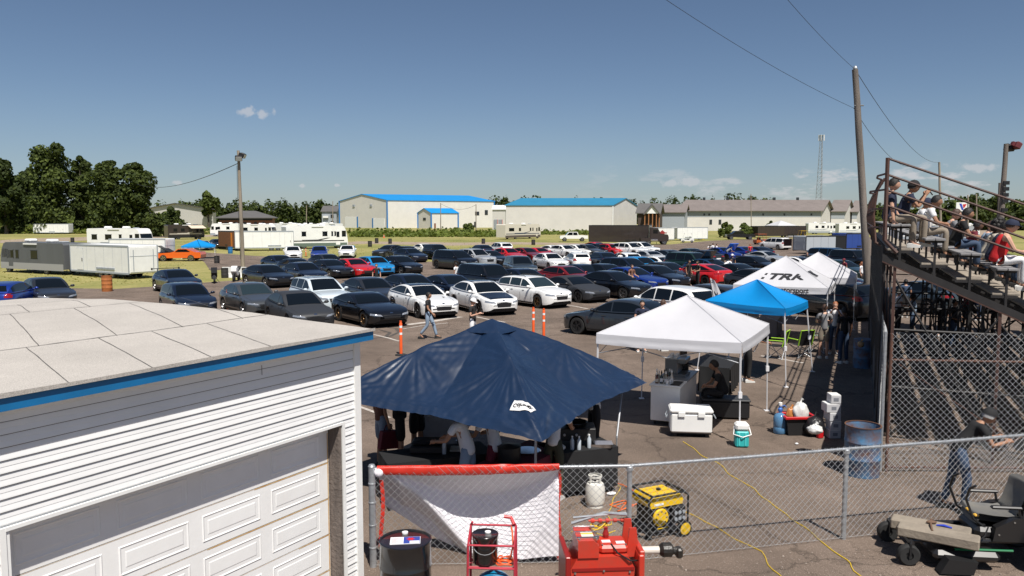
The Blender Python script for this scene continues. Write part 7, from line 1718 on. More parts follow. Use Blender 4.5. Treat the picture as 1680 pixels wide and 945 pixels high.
# cooler on castors
ck = T('cool_box', 'white cool box on a wheeled frame in front of the serving counter', 'cool box', 1132, 714, -.12); g = MB(); g.box(-.42, .42, -.24, .26, .10, .50, .03); g.build('box_shell', WHITE, ck); g = MB(); g.box(-.44, .44, -.26, .28, .503, .60, .035); g.build('lid', WHITE, ck)
for s in (-1, 1): g = MB(); g.tube([(s*.45, -.12, .48), (s*.50, -.12, .40), (s*.50, .14, .40), (s*.45, .14, .48)], .014, 6); g.build('handle', GREYW, ck)
for x in (-.2, .2): g = MB(); g.box(x-.07, x+.07, -.275, -.262, .44, .54, .005); g.build('latch', WHITE, ck)
g = MB(); g.box(-.40, .40, -.20, .22, .07, .098); g.build('wheeled_frame', BLACK, ck)
for x in (-.33, .33):
    for y in (-.16, .18): g = MB(); g.lathe([(.04, -.015), (.04, .015)], 10, (x, y, .035), 'y'); g.build('castor', BLACK, ck)
# teal jug cooler
TEAL = mat('teal_plastic', (.03, .42, .42), .45); tc_ = T('drink_cooler', 'teal and white upright drink cooler at the foot of the canopy leg', 'cooler', 1213, 728, -.1); tc_.location.y -= .19; tc_.location.x -= .02
g = MB(); g.box(-.13, .13, -.12, .12, 0, .33, .03); g.build('jug_body', TEAL, tc_); g = MB(); g.box(-.135, .135, -.125, .125, .333, .48, .04); g.build('lid', WHITE, tc_); g = MB(); g.tube([(-.14, 0, .40), (-.17, -.10, .26), (0, -.16, .22), (.17, -.10, .26), (.14, 0, .40)], .012, 6); g.build('handle', WHITE, tc_)
for x in (-.06, .06): g = MB(); g.box(x-.012, x+.012, -.132, -.121, .04, .3, .003); g.build('rib', mat('teal_light', (.08, .55, .55), .45), tc_)
# folding table with cloth, black case
bt_ = T('covered_table', 'table under a black cloth behind the seated man', 'table', 1180, 640, ROWA); BCL = mat('black_tablecloth', (.009, .009, .010), .8, var=.2)
def cloth_table(t, L, W_, H_, m=BCL, drop=.95, legs=True, sd=1):
    g = MB(); g.box(-L/2, L/2, -W_/2, W_/2, H_-.03, H_-.002); g.build('table_top', GREYW, t)
    if legs:
        for x in (-L/2+.1, L/2-.1):
            for y in (-W_/2+.06, W_/2-.06): g = MB(); g.tube([(x, y, 0), (x, y, H_-.03)], .015, 6); g.build('leg', STEEL, t)
    g = MB(); g.grid(lambda u, v: (-L/2-.01+(L+.02)*u, -W_/2-.01+(W_+.02)*v, H_+.003), 4, 4)
    per = [(-L/2, -W_/2), (L/2, -W_/2), (L/2, W_/2), (-L/2, W_/2)]
    for i in range(4):
        a, b = per[i], per[(i+1) % 4]; dx, dy = b[0]-a[0], b[1]-a[1]; l = hypot(dx, dy); nx, ny = dy/l, -dx/l
        def f(u, v): w = .014+.028*v*(.6+sin(u*l*16+sd)*.7+.5*noise.noise(Vector((u*l*4, v, i+sd)))); return (a[0]+dx*u+nx*w, a[1]+dy*u+ny*w, H_+.003-(H_-.05)*drop*v)
        g.grid(f, 30, 6)
    return g.build('tablecloth', m, t, smooth=2, fix=False)
cloth_table(bt_, 1.6, .75, .74)
bx_ = thing('equipment_case', 'black equipment case used as a bench under the near white canopy', 'case', (sp.x+.05, sp.y, 0.008), radians(-8)); g = MB(); g.box(-.55, .50, -.26, .26, .03, .40, .02); g.build('case_body', BLACK, bx_); g = MB(); g.box(-.57, .52, -.28, .28, .403, .45, .015); g.build('lid', mat('dark_grey_lid', (.03, .032, .035), .6), bx_)
for x in (-.45, .42):
    for y in (-.2, .2): g = MB(); g.lathe([(.03, 0), (.03, .03)], 8, (x, y, 0)); g.build('foot', RUBBER, bx_)
# water jug, tote, bags, boxes
WJ = mat('water_blue', (.10, .24, .42), .08, spec=.7, alpha=.85); wj = T('water_jug', 'large blue water bottle with a pump beside the black tote', 'water bottle', 1279, 711); g = MB(); g.lathe([(.12, 0), (.135, .02), (.135, .13), (.128, .145), (.135, .16), (.135, .34), (.10, .40), (.035, .44), (.035, .47)], 18); g.build('bottle_body', WJ, wj, smooth=True)
g = MB(); g.lathe([(.045, .47), (.05, .52), (.03, .54), (.03, .58)], 12); g.tube([(0, 0, .56), (.08, -.03, .60), (.11, -.04, .56)], .012, 6); g.build('pump', mat('pump_blue', (.05, .16, .5), .4), wj); g = MB(); g.lathe([(.035, .58), (.04, .60), (.04, .65), (.02, .66)], 12); g.build('pump_top', WHITE, wj)
to = T('storage_tote', 'black storage tote with a red rim, filled with shopping bags', 'tote', 1307, 711, .05); g = MB(); g.prism([(-.25, 0), (.25, 0), (.30, .36), (-.30, .36)], -.19, .19); g.build('tote_body', BLACK, to); REDP = mat('red_plastic', (.50, .012, .015), .4); g = MB(); 
for a in ((-.34, .34, -.24, -.19), (-.34, .34, .19, .24), (-.34, -.28, -.19, .19), (.28, .34, -.19, .19)): g.box(*a, .345, .40, .008)
g.build('rim', REDP, to)
BAGW = mat('plastic_bag_white', (.62, .62, .60), .4, var=.2, vscale=12); BAGK = mat('bin_bag', (.015, .015, .017), .3, bump=.6, bscale=14)
def bag(name, label, cat, loc, r, sc, m, sd=0, n=16):
    t = thing(name, label, cat, tuple(loc)); g = MB()
    def f(u, v): th = 2*pi*u; ph = -pi/2+pi*v; k = 1+.22*noise.noise(Vector((cos(th)*2+sd, sin(th)*2, ph*1.6)))+.10*noise.noise(Vector((cos(th)*6+sd, sin(th)*6, ph*5))); return (cos(ph)*cos(th)*r*k*sc[0], cos(ph)*sin(th)*r*k*sc[1], max(0, r*sc[2]*(1+sin(ph)*k)))
    g.grid(f, 28, n); g.build('bag_body', m, t, smooth=2, fix=False); g = MB(); g.tube([(0, 0, r*sc[2]*1.9), (.02, .01, r*sc[2]*2.2), (.05, .02, r*sc[2]*2.35)], [.03, .015, .035], 8); g.build('knot', m, t); return t
p = G(1307, 711); bag('shopping_bag', 'white crumpled shopping bag standing in the red rimmed tote', 'bag', (p.x+.06, p.y, .20), .17, (1, .8, 1.35), BAGW, 1); bag('snack_bag', 'small orange brown packet beside the white bag in the tote', 'packet', (p.x-.13, p.y+.02, .24), .10, (1, .6, 1.5), mat('snack_orange', (.45, .18, .05), .4), 5)
bag('bin_bag', 'black bin bag slumped between the tote and the stacked boxes', 'bag', G(1336, 716), .21, (1, .85, 1.0), BAGK, 9); bag('shopping_bag', 'white plastic bag lying on the black bin bag', 'bag', G(1337, 712, .40), .11, (1.3, 1, .8), BAGW, 4)
rc = T('fuel_can', 'small red canister on the ground beside the bin bag', 'canister', 1345, 719, .3); g = MB(); g.box(-.06, .06, -.05, .05, 0, .16, .015); g.build('can_body', REDP, rc); g = MB(); g.tube([(0, 0, .16), (.0, 0, .20), (.05, 0, .21)], .012, 6); g.build('spout', BLACK, rc)
p = G(1365, 717); BXW = mat('white_carton', (.50, .50, .52), .7, var=.06)
for i, (dx, rz, w_, lab) in enumerate([(0, .05, .20, 'lowest box of the tall stack left of the rusty blue barrel'), (.02, -.04, .19, 'second lowest box of the tall stack by the rusty blue barrel'), (-.01, .08, .20, 'third box from the ground in the tall stack'), (-.04, .02, .25, 'widest box, second from the top of the tall stack'), (.01, -.06, .17, 'top box of the tall stack left of the rusty blue barrel')]):
    t = thing('carton', lab, 'box', (p.x+dx, p.y, .008+i*.181), rz, 'white boxes in the tall stack'); g = MB(); g.box(-w_/1.7, w_/1.7, -.14, .14, 0, .165, .006); g.build('carton_body', BXW, t); g = MB(); g.box(-w_/1.7+.005, w_/1.7-.005, -.135, .135, .166, .178); g.build('carton_lid', WHITE, t); g = MB(); g.box(-.05, .05, -.1425, -.1405, .05, .12); g.build('print', mat('print_grey', (.2, .21, .24), .6), t)
# barrels
BARR = mat('rusty_blue_drum', (.045, .19, .36), .6, var2=(.13, .06, .035), vscale=4.5, bump=.3, bscale=20)
bb = T('oil_barrel', 'rusty open blue barrel behind the low fence', 'barrel', 1413, 778, 0, 'rusty blue barrels'); g = MB(); R_ = .295; g.lathe([(R_, 0), (R_, .28), (R_*1.035, .295), (R_*1.035, .31), (R_, .325), (R_, .58), (R_*1.035, .595), (R_*1.035, .61), (R_, .625), (R_, .86), (R_*1.03, .875), (R_*.99, .885), (R_*.96, .86), (R_*.95, .12), (0, .11)], 28, cap=False); g.build('drum_shell', BARR, bb, smooth=True)
g = MB(); g.lathe([(R_*.955, .874), (R_*1.034, .876), (R_*1.036, .888), (R_*.955, .886)], 28, cap=False); g.build('rim', mat('rust', (.12, .055, .03), .9, var=.3, vscale=12), bb, smooth=True); g = MB(); g.lathe([(R_*.94, .60), (0, .66)], 20, cap=False); g.build('rubbish_fill', mat('rubbish', (.16, .11, .07), .9, var=.5, vscale=12), bb)
b2 = T('oil_barrel', 'blue barrel in the shade of the grandstand, beside the man in jeans', 'barrel', 1416, 603, 0, 'rusty blue barrels'); g = MB(); g.lathe([(R_, 0), (R_, .28), (R_*1.035, .30), (R_, .32), (R_, .58), (R_*1.035, .60), (R_, .62), (R_, .87), (R_*.9, .87), (0, .85)], 24, cap=False); g.build('drum_shell', BARR, b2, smooth=True); bag('paper_scrap', 'crumpled brown paper on the shaded blue barrel', 'paper', G(1412, 570, .86), .09, (1, 1, 1), mat('kraft', (.42, .26, .13), .8), 3)
# folding chairs
LIME = mat('lime_trim', (.30, .55, .03), .6)
def camp_chair(px, y, rz, label, accent=LIME):
    t = T('camping_chair', label, 'chair', px, y, rz, 'folding camping chairs under the blue canopy'); z = .42
    g = MB(); g.grid(lambda u, v: (-.22+.44*u, -.26+.52*v, z-.05*sin(pi*u)*sin(pi*v)), 8, 8); g.build('seat', BLACK, t, smooth=2, fix=False); g = MB(); g.grid(lambda u, v: (-.24-.12*u-.03*sin(pi*v), -.26+.52*v, z+.50*u), 8, 8); g.build('backrest', BLACK, t, smooth=2, fix=False)
    g = MB(); g.tube([(-.24, -.26, z), (-.36, -.26, z+.5), (-.36, .26, z+.5), (-.24, .26, z)], .02, 6); g.build('back_piping', accent, t)
    for s in (-1, 1): g = MB(); g.box(-.26, .24, s*.30-.03, s*.30+.03, .60, .625, .01); g.build('armrest', accent, t); g = MB(); g.tube([(.22, s*.27, z), (.24, s*.30, .60)], .011, 5); g.build('arm_post', BLACK, t)
    for a, b in (((.24, -.27), (-.24, .27)), ((.24, .27), (-.24, -.27)), ((.24, -.27), (.24, .27)), ((-.24, -.27), (-.24, .27))):
        g = MB(); g.tube([(a[0], a[1], z), (b[0], b[1], .0)], .011, 5); g.build('leg', STEEL, t); 
        g = MB(); g.tube([(b[0], b[1], z), (a[0], a[1], .0)], .011, 5); g.build('leg', STEEL, t)
camp_chair(1273, 588, 2.6, 'black and lime camping chair at the left under the blue canopy'); camp_chair(1312, 586, 1.9, 'black and lime camping chair in the middle under the blue canopy'); camp_chair(1338, 578, 2.9, 'camping chair with pale arms nearest the person in shorts', mat('pale_green_trim', (.25, .38, .30), .6))
tt = T('covered_table', 'table with grey cloth under the printed white canopy', 'table', 1262, 552, ROWA); cloth_table(tt, 1.8, .7, .74, mat('grey_tablecloth', (.10, .10, .11), .8), sd=4)
# serving tables beneath the navy canopy
def ntable(px, Y, rz, L, W_, H_, lab, sd, m=BCL): t = thing('serving_table', lab, 'table', (gx(px, Y), Y, .008), rz, 'tables under the navy canopy'); cloth_table(t, L, W_, H_, m, sd=sd); return t
n1 = ntable(712, 12.5, radians(20), 1.7, .7, .74, 'black clothed table at the left under the navy canopy', 2); n2 = ntable(855, 12.3, radians(58), 1.7, .7, .74, 'table with a dark red cloth in the middle under the navy canopy', 3, MAROON); n3 = ntable(950, 12.9, radians(22), 1.15, .65, .74, 'black clothed table with foil and bottles at the right under the navy canopy', 5)
def item(name, lab, cat, par, x, y, z, fn, m, part, grp=None, sm=False): t = thing(name, lab, cat, tuple(on(par, x, y, z)), 0, grp); g = MB(); fn(g); g.build(part, m, t, smooth=sm); return t
gd = item('gas_griddle', 'black gas griddle with a round pan on the right table', 'griddle', n3, .02, .12, .745, lambda g: (g.box(-.32, .32, -.22, .22, .10, .30, .01), [g.tube([(x, y, 0), (x, y, .1)], .012, 5) for x in (-.28, .28) for y in (-.18, .18)]), BLACK, 'griddle_body')
g = MB(); g.lathe([(.0, .31), (.18, .315), (.21, .37), (.2, .37), (.17, .325)], 20, cap=False); g.build('round_pan', mat('dark_pan', (.03, .03, .03), .3, .7), gd); g = MB(); [g.lathe([(.022, -.02), (.022, 0)], 8, (x, -.22, .2), 'y') for x in (-.2, 0, .2)]; g.build('knob', STEEL, gd)
item('foil_tray', 'silver foil tray at the front of the right table', 'tray', n3, .32, -.2, .745, lambda g: g.prism([(-.16, 0), (.16, 0), (.2, .06), (-.2, .06)], -.12, .12), CHROME, 'tray_body'); item('plastic_bag', 'crumpled pale bag on the right table', 'bag', n3, -.45, -.18, .745, lambda g: g.ball((0, 0, .06), .1, 10, 7, (1.3, 1, .6)), BAGW, 'bag_body', None, True)
for i, (par, x, y) in enumerate([(n3, -.2, -.2), (n3, -.1, -.25), (n3, .1, -.22), (n1, .1, -.15), (n1, .55, -.2), (n2, -.3, .1)]):
    t = thing('water_bottle', 'clear water bottle standing on a table under the navy canopy', 'bottle', tuple(on(par, x, y, .747)), 0, 'water bottles on the tables'); g = MB(); g.lathe([(.032, 0), (.034, .02), (.034, .15), (.014, .19), (.014, .21)], 12); g.build('bottle_body', mat('clear_plastic', (.45, .50, .55), .08, spec=.8), t, smooth=True); g = MB(); g.lathe([(.016, .205), (.016, .225)], 10); g.build('cap', WHITE, t)
item('chafing_dish', 'black lidded dish on the left table', 'dish', n1, -.1, .1, .745, lambda g: (g.box(-.28, .28, -.18, .18, 0, .12, .02), g.box(-.26, .26, -.16, .16, .12, .2, .05)), BLACK, 'dish_body'); item('chopping_board', 'pale board on the left table beside the helper in jeans', 'board', n1, .45, .0, .745, lambda g: g.box(-.2, .2, -.14, .14, 0, .02, .004), mat('pale_board', (.55, .52, .45), .6), 'board')
item('foil_tray', 'round silver platter on the red clothed table', 'tray', n2, .2, 0, .745, lambda g: g.lathe([(0, .01), (.18, .015), (.22, .04), (.21, .045)], 20), CHROME, 'platter_body'); item('stock_pot', 'black cooking pot on the red clothed table', 'pot', n2, -.35, 0, .745, lambda g: g.lathe([(.17, 0), (.18, .02), (.18, .24), (.19, .25), (0, .28)], 20), BLACK, 'pot_body', None, True)
nb = T('notice_board', 'tall pale board standing under the left half of the navy canopy', 'board', 722, 752, radians(10)); g = MB(); g.box(-.35, .35, -.02, .02, .4, 1.55, .005); g.build('panel', mat('pale_panel', (.42, .43, .46), .6), nb); g = MB(); [g.tube([(x, 0, 0), (x, 0, 1.5)], .015, 6) for x in (-.34, .34)]; [g.box(x-.02, x+.02, -.2, .2, 0, .03) for x in (-.34, .34)]; g.build('stand', BLACK, nb)

# ---------------- in front of and behind the low fence ----------------
DRUMK = mat('black_drum_paint', (.010, .010, .011), .22, coat=.6, bump=.05, bscale=5)
dr = thing('oil_drum', 'shiny black steel drum with a printed sheet on its lid, left of the banner', 'drum', tuple(D(665, 882, 8.72).xy)+(0,)); R_ = .292
g = MB(); g.lathe([(R_*.98, 0), (R_*1.02, .01), (R_, .03), (R_, .27), (R_*1.03, .285), (R_*1.03, .30), (R_, .315), (R_, .56), (R_*1.03, .575), (R_*1.03, .59), (R_, .605), (R_, .845), (R_*1.02, .86), (R_*1.02, .875), (R_*.97, .878), (R_*.955, .86), (0, .86)], 36, cap=False); g.build('drum_shell', DRUMK, dr, smooth=True)
g = MB(); g.lathe([(.035, .861), (.035, .88), (.0, .882)], 12, (-.03, .2, 0)); g.build('bung', WHITE, dr)
g = MB(); g.T = Matrix.Rotation(.10, 4, 'Z'); g.box(-.17, .17, -.11, .09, .862, .8645); sh_ = g.build('printed_sheet', TEEW, dr)
def sq(m, x0, x1, y0, y1, k=0): g = MB(); g.T = Matrix.Rotation(.10, 4, 'Z'); g.box(x0, x1, y0, y1, .8650+k*.0006, .8655+k*.0006); g.build('print', m, sh_)
PB = mat('print_blue', (.03, .06, .30), .5); PR = mat('print_red', (.55, .02, .03), .5); sq(PB, -.02, .165, -.10, .085); sq(TEEW, .05, .16, -.095, -.03, 1)
g = MB(); g.T = Matrix.Rotation(.10, 4, 'Z'); c_ = (.06, .02); pts = [(c_[0]+(.055 if i % 2 == 0 else .03)*cos(i*pi/6), c_[1]+(.05 if i % 2 == 0 else .028)*sin(i*pi/6)) for i in range(12)]; g.prism(pts, .8665, .8672, 'z'); g.build('print', PR, sh_)
for k in range(6): sq(mat('print_text', (.25, .12, .12), .6), -.155, -.155+.06+.02*((k*7) % 3), -.085+k*.027, -.078+k*.027)
# red hand cart with pail and blue tank
RCART = mat('red_tube_paint', (.42, .03, .05), .45, var=.2, vscale=8)
hc = thing('hand_cart', 'red tube frame cart in front of the banner', 'cart', tuple(D(808, 868, 8.75).xy)+(0,), -.06)
g = MB()
for s in (-1, 1): g.tube([(s*.27, .12, .06), (s*.26, .12, .98), (s*.24, .10, 1.02)], .014, 8); g.tube([(s*.27, -.20, .12), (s*.26, -.18, .86)], .014, 8); g.tube([(s*.26, .12, .98), (s*.26, -.18, .86)], .012, 6)
for y, z in ((.12, .98), (.12, .55), (.12, .12), (-.18, .86), (-.19, .60), (-.20, .20)): g.tube([(-.26, y, z), (.26, y, z)], .012, 6)
for y in (-.15, -.05, .05): g.tube([(-.26, y, .60), (.26, y, .60)], .008, 5); g.tube([(-.26, y, .12), (.26, y, .12)], .008, 5)
g.build('frame', RCART, hc, smooth=True)
for s in (-1, 1): g = MB(); g.lathe([(.04, -.02), (.10, -.02), (.12, 0), (.10, .02), (.04, .02)], 16, (s*.30, .12, .12), 'x', False); g.lathe([(.05, -.01), (0, -.01)], 12, (s*.30, .12, .12), 'x', False); g.build('wheel', RUBBER, hc, smooth=True)
for s in (1,): g = MB(); g.tube([(.24, .10, 1.0), (.20, .16, 1.06), (.12, .16, 1.07)], .02, 8); g.build('grip', REDP, hc)
pl = thing('oil_pail', 'black pail with a wire handle on the red cart', 'pail', tuple(on(hc, -.08, -.04, .612)), 0); g = MB(); g.lathe([(.135, 0), (.14, .02), (.145, .30), (.152, .31), (.152, .33), (.148, .335), (.14, .33), (0, .33)], 24, cap=False); g.build('pail_shell', DRUMK, pl, smooth=True); g = MB(); g.tube([(-.148, -.02, .27)]+[(-.15*cos(a), -.05-.12*sin(a), .27-.12*sin(a)) for a in [pi*i/10 for i in range(11)]], .004, 5); g.build('wire_handle', STEEL, pl); g = MB(); g.lathe([(.035, .332), (.035, .345), (0, .347)], 12, (.03, .03, 0)); g.build('cap', WHITE, pl)
BT = mat('blue_tank_paint', (.01, .17, .32), .3, coat=.5); at_ = thing('air_tank', 'blue pressure tank with a brass valve resting on the lower shelf of the red cart', 'tank', tuple(on(hc, .02, -.04, .135)), -.06); g = MB(); g.ball((0, 0, .19), .19, 20, 14, (1.15, .75, 1.0)); g.build('tank_shell', BT, at_, smooth=True)
g = MB(); [g.lathe([(.16+.02*k, -.002), (.16+.02*k, .002)], 24, (0, -.145+.01*k, .19), 'y', False) for k in range(0)]; g.box(-.14, .14, -.152, -.138, .20, .212); g.build('seam_band', BT, at_); g = MB(); g.lathe([(.022, -.18), (.028, -.165), (.028, -.14)], 10, (0, 0, .27), 'y'); g.build('valve', mat('brass', (.5, .3, .08), .3, .9), at_); g = MB(); g.T = Matrix.Translation((0, -.140, .10)) @ Matrix.Rotation(.25, 4, 'X'); g.box(-.05, .05, -.006, 0, -.03, .03); g.build('label_plate', WHITE, at_)
hs = thing('air_hose', 'coiled orange and yellow hose lying on the upper shelf of the cart', 'hose', tuple(on(hc, .10, -.08, .615)), 0); g = MB()
for k in range(3): g.tube([(.05+.10*cos(a+k)*(1-.1*k), .08*sin(a+k), .012+k*.022+.01*sin(3*a)) for a in [2*pi*i/20 for i in range(19)]], .009, 5)
g.tube([(.10, 0, .03), (.14, .02, .2), (.13, .08, .34), (.12, .16, .36)], .010, 5); g.build('hose_coil', OCONE, hs, smooth=True)
# propane
pr_ = T('propane_cylinder', 'white propane cylinder behind the fence, right of the banner', 'gas cylinder', 976, 831); g = MB(); g.lathe([(.13, 0), (.13, .05), (.145, .06), (.155, .10), (.155, .30), (.13, .37), (.06, .40), (.0, .40)], 22); g.build('cylinder_shell', mat('cylinder_white', (.66, .65, .60), .4, var=.08), pr_, smooth=True)
g = MB(); [g.tube([(.10*cos(a), .10*sin(a), .38), (.10*cos(a), .10*sin(a), .48)], .014, 6) for a in (.5, 2.2, 3.8, 5.4)]; g.lathe([(.095, .46), (.11, .47), (.11, .50), (.095, .50)], 16, cap=False); g.build('collar', mat('cylinder_white', (.6, .6, .56), .4), pr_); g = MB(); g.lathe([(.02, .39), (.02, .45)], 8); g.lathe([(.03, .45), (.03, .47)], 8); g.build('valve', BLACK, pr_)
# generator
YEL = mat('generator_yellow', (.75, .48, .01), .35, coat=.3); gn_ = T('generator', 'yellow and black portable generator on wheels behind the fence', 'generator', 1078, 872, radians(26)); 
g = MB(); fr_ = [(-.34, 0), (.34, 0)]
for y in (-.26, .26): g.tube([(-.34, y, .12), (-.34, y, .58), (-.28, y, .63), (.28, y, .63), (.34, y, .58), (.34, y, .12), (-.34, y, .12)], .016, 8)
for x, z in ((-.34, .58), (.34, .58), (-.34, .14), (.34, .14), (-.28, .63), (.28, .63)): g.tube([(x, -.26, z), (x, .26, z)], .016, 8)
g.build('tube_frame', BLACK, gn_, smooth=True)
g = MB(); g.prism([(-.27, .44), (.27, .44), (.29, .50), (.24, .585), (-.24, .585), (-.29, .50)], -.22, .22); g.build('fuel_tank', YEL, gn_); g = MB(); [g.box(-.2, .2, y-.008, y+.008, .586, .594) for y in (-.13, 0, .13)]; g.build('tank_rib', mat('yellow_dark', (.6, .36, .01), .4), gn_); g = MB(); g.lathe([(.035, .586), (.035, .61)], 12, (.05, .05, 0)); g.build('fuel_cap', BLACK, gn_)
g = MB(); g.box(-.24, .08, -.2, .2, .15, .43, .03); g.build('engine', mat('engine_black', (.02, .02, .02), .5), gn_); g = MB(); g.lathe([(.12, -.235), (.13, -.22), (.13, -.20)], 20, (-.10, 0, .29), 'y'); g.build('recoil_cover', YEL, gn_); g = MB(); [g.box(-.10+.09*cos(a)-.012, -.10+.09*cos(a)+.012, -.239, -.2355, .29+.09*sin(a)-.008, .29+.09*sin(a)+.008) for a in [k*pi/4 for k in range(8)]]; g.build('cooling_slot', BLACK, gn_)
g = MB(); g.box(.09, .32, -.245, .2, .16, .42, .02); g.build('control_panel', BLACK, gn_); g = MB(); [g.lathe([(.026, -.255), (.026, -.243)], 10, (x, 0, z), 'y') for x in (.14, .21, .28) for z in (.24, .33)]; g.build('socket', GREYW, gn_); g = MB(); g.box(-.22, -.06, -.2255, -.221, .47, .50); g.build('label', WHITE, gn_); g = MB(); g.box(-.16, .02, -.2255, -.2215, .13, .145); g.build('trim_strip', YEL, gn_)
for y in (-.31, .31): g = MB(); g.lathe([(.09, -.03), (.115, -.025), (.115, .025), (.09, .03)], 18, (.24, y, .115), 'y', False); w_ = g.build('wheel', RUBBER, gn_, smooth=True); g = MB(); g.lathe([(.088, -.032), (.05, -.036), (0, -.036)] if y < 0 else [(.088, .032), (.05, .036), (0, .036)], 16, (.24, y, .115), 'y', False); g.build('hub', YEL, w_)
for y in (-.2, .2): g = MB(); g.box(-.32, -.26, y-.03, y+.03, 0, .12); g.build('rubber_foot', RUBBER, gn_)
# cables on the ground
def cord(pts, r, m, label, name='extension_cord', z=.012, wig=.02, sd=0):
    P = [G(x, y) for x, y in pts]; out = []
    for i in range(len(P)-1):
        n = max(3, int((P[i+1]-P[i]).length/.12))
        for k in range(n): q = P[i].lerp(P[i+1], k/n); out.append(q+Vector((wig*noise.noise(q*2.2+Vector((sd, 0, 0))), wig*noise.noise(q*2.2+Vector((0, sd+5, 0))), z)))
    out.append(P[-1]+Vector((0, 0, z))); g = MB(); g.tube(out, r, 6); return tag(g.build(name, m, smooth=True), label, 'cable')
YC = mat('yellow_cord', (.62, .42, .03), .5); OC = mat('orange_cord', (.75, .15, .03), .5)
cord([(1122, 726), (1140, 740), (1180, 765), (1235, 803), (1290, 845), (1340, 885), (1385, 918), (1425, 955)], .008, YC, 'long yellow extension cord running from the cool box under the fence to the lower right', wig=.08)
cord([(1118, 838), (1150, 852), (1200, 885), (1245, 905), (1290, 955)], .007, YC, 'thinner yellow cord running right from the generator wheel', wig=.1, sd=3)
cord([(1004, 790), (1016, 800), (1008, 820), (998, 848), (1005, 862), (990, 868), (960, 880), (940, 874), (958, 868), (990, 880), (1010, 872)], .007, YC, 'yellow cord looping between the propane cylinder and the fence post', wig=.06, sd=8)
cord([(1008, 832), (1030, 826), (1018, 836), (1002, 830), (1024, 822), (1038, 832), (1012, 840), (1028, 834), (1050, 826)], .008, OC, 'tangled orange cord at the foot of the fence post', z=.02, wig=.10, sd=2)
cord([(1003, 792), (1020, 796), (1040, 806), (1060, 812)], .007, OC, 'orange cord from the navy canopy to the generator', wig=.05, sd=6)
lt_ = T('litter', 'small white scrap of paper on the asphalt behind the fence', 'litter', 1307, 730, .4); g = MB(); g.ball((0, 0, .02), .03, 8, 5, (1.3, 1, .6)); g.build('paper_scrap', TEEW, lt_); lt_ = T('litter', 'white rag beside the propane cylinder', 'litter', 1003, 812, .4); g = MB(); g.ball((0, 0, .02), .06, 8, 5, (1.5, 1, .35)); g.build('rag_body', TEEW, lt_)
# red rotary tiller
RT = mat('tiller_red', (.56, .030, .014), .42, var2=(.40, .05, .03), vscale=7, bump=.12, bscale=14, coat=.2); RTD = mat('tiller_dark_red', (.25, .012, .01), .4)
tl = thing('rotary_tiller', 'bright red tractor tiller with a drive shaft, in front of the fence', 'tiller', tuple(D(985, 905, 8.95).xy)+(0,), radians(4))
g = MB(); g.prism([(-.36, .20), (.34, .20), (.36, .52), (.28, .66), (-.30, .66), (-.38, .52)], -.22, .25); g.build('rotor_hood', RT, tl)
for s in (-1, 1): g = MB(); g.box(s*.42-.03, s*.42+.03, -.30, .32, .08, .70, .01); g.build('side_plate', RTD if s < 0 else RT, tl)
g = MB(); g.prism([(-.30, .66), (-.06, .66), (-.06, .80), (-.12, .86), (-.30, .86)], -.24, .20); g.build('chain_case', RT, tl)
for y in (-.18, -.02, .14): g = MB(); g.box(-.31, -.05, y-.012, y+.012, .862, .885); g.build('steel_bar', CHROME, tl)
g = MB(); g.box(-.24, -.10, -.16, -.05, .8615, .864); g.build('warning_label', mat('label_cream', (.70, .66, .55), .6), tl); g = MB(); g.box(-.24, -.10, -.05, -.03, .8615, .8642); g.build('warning_label', YEL, tl)
g = MB(); g.box(-.04, .30, -.16, .16, .66, .76, .03); g.build('gear_housing', RT, tl)
for x, y in ((.06, -.02), (.22, -.06)): g = MB(); g.box(x-.05, x+.05, y-.035, y+.035, .7605, .763); g.build('warning_label', TEEW, tl)
g = MB(); g.tube([(-.30, .30, .86), (.10, .30, .98), (.36, .22, .98)], .02, 8); g.tube([(-.28, .30, .93), (.36, .28, .98)], .014, 8); g.build('top_link', STEEL, tl)
g = MB(); g.prism([(.28, .60), (.44, .60), (.40, .94), (.32, .94)], .18, .21); g.prism([(.28, .60), (.44, .60), (.40, .94), (.32, .94)], -.10, -.07); g.build('hitch_plate', RT, tl)
g = MB(); [g.lathe([(.026, -.02), (.026, .02)], 10, (-.05+.09*k, .26, .90), 'x', True) for k in range(5)]; g.tube([(-.1, .26, .90), (.36, .26, .90)], .012, 6); g.build('coil_spring', RT, tl)
g = MB(); g.lathe([(.035, .76), (.04, .80), (.02, .86), (.03, .88)], 12, (.08, .10, 0)); g.build('oil_cap', RTD, tl); g = MB(); g.box(.40, .46, -.28, .26, .30, .74, .01); g.build('front_plate', RT, tl)
g = MB(); g.lathe([(.045, .44), (.045, .72)], 14, (0, .02, .62), 'x'); g.build('shaft_guard', mat('worn_white_plastic', (.60, .55, .48), .5), tl); g = MB(); g.lathe([(.05, .70), (.085, .74), (.085, .84), (.06, .86)], 14, (0, .02, .62), 'x'); g.lathe([(.04, .85), (.045, .93)], 10, (0, .03, .60), 'x'); g.box(.90, .98, -.03, .09, .52, .64, .02); g.build('yoke_joint', mat('greasy_black', (.02, .017, .014), .4, bump=.4, bscale=30), tl)
BOLT = mat('zinc_bolt', (.35, .34, .32), .4, .7)
for k_, (bx0, by0, bz0) in enumerate([(-.38, -.232, .25), (-.20, -.232, .25), (0, -.232, .25), (.20, -.232, .25), (.33, -.232, .25), (-.33, -.232, .48), (.0, -.232, .50), (.30, -.232, .48)]): g = MB(); g.lathe([(.013, by0-.006), (.013, by0+.014)], 6, (bx0, 0, bz0), 'y'); g.build('bolt', BOLT, tl)
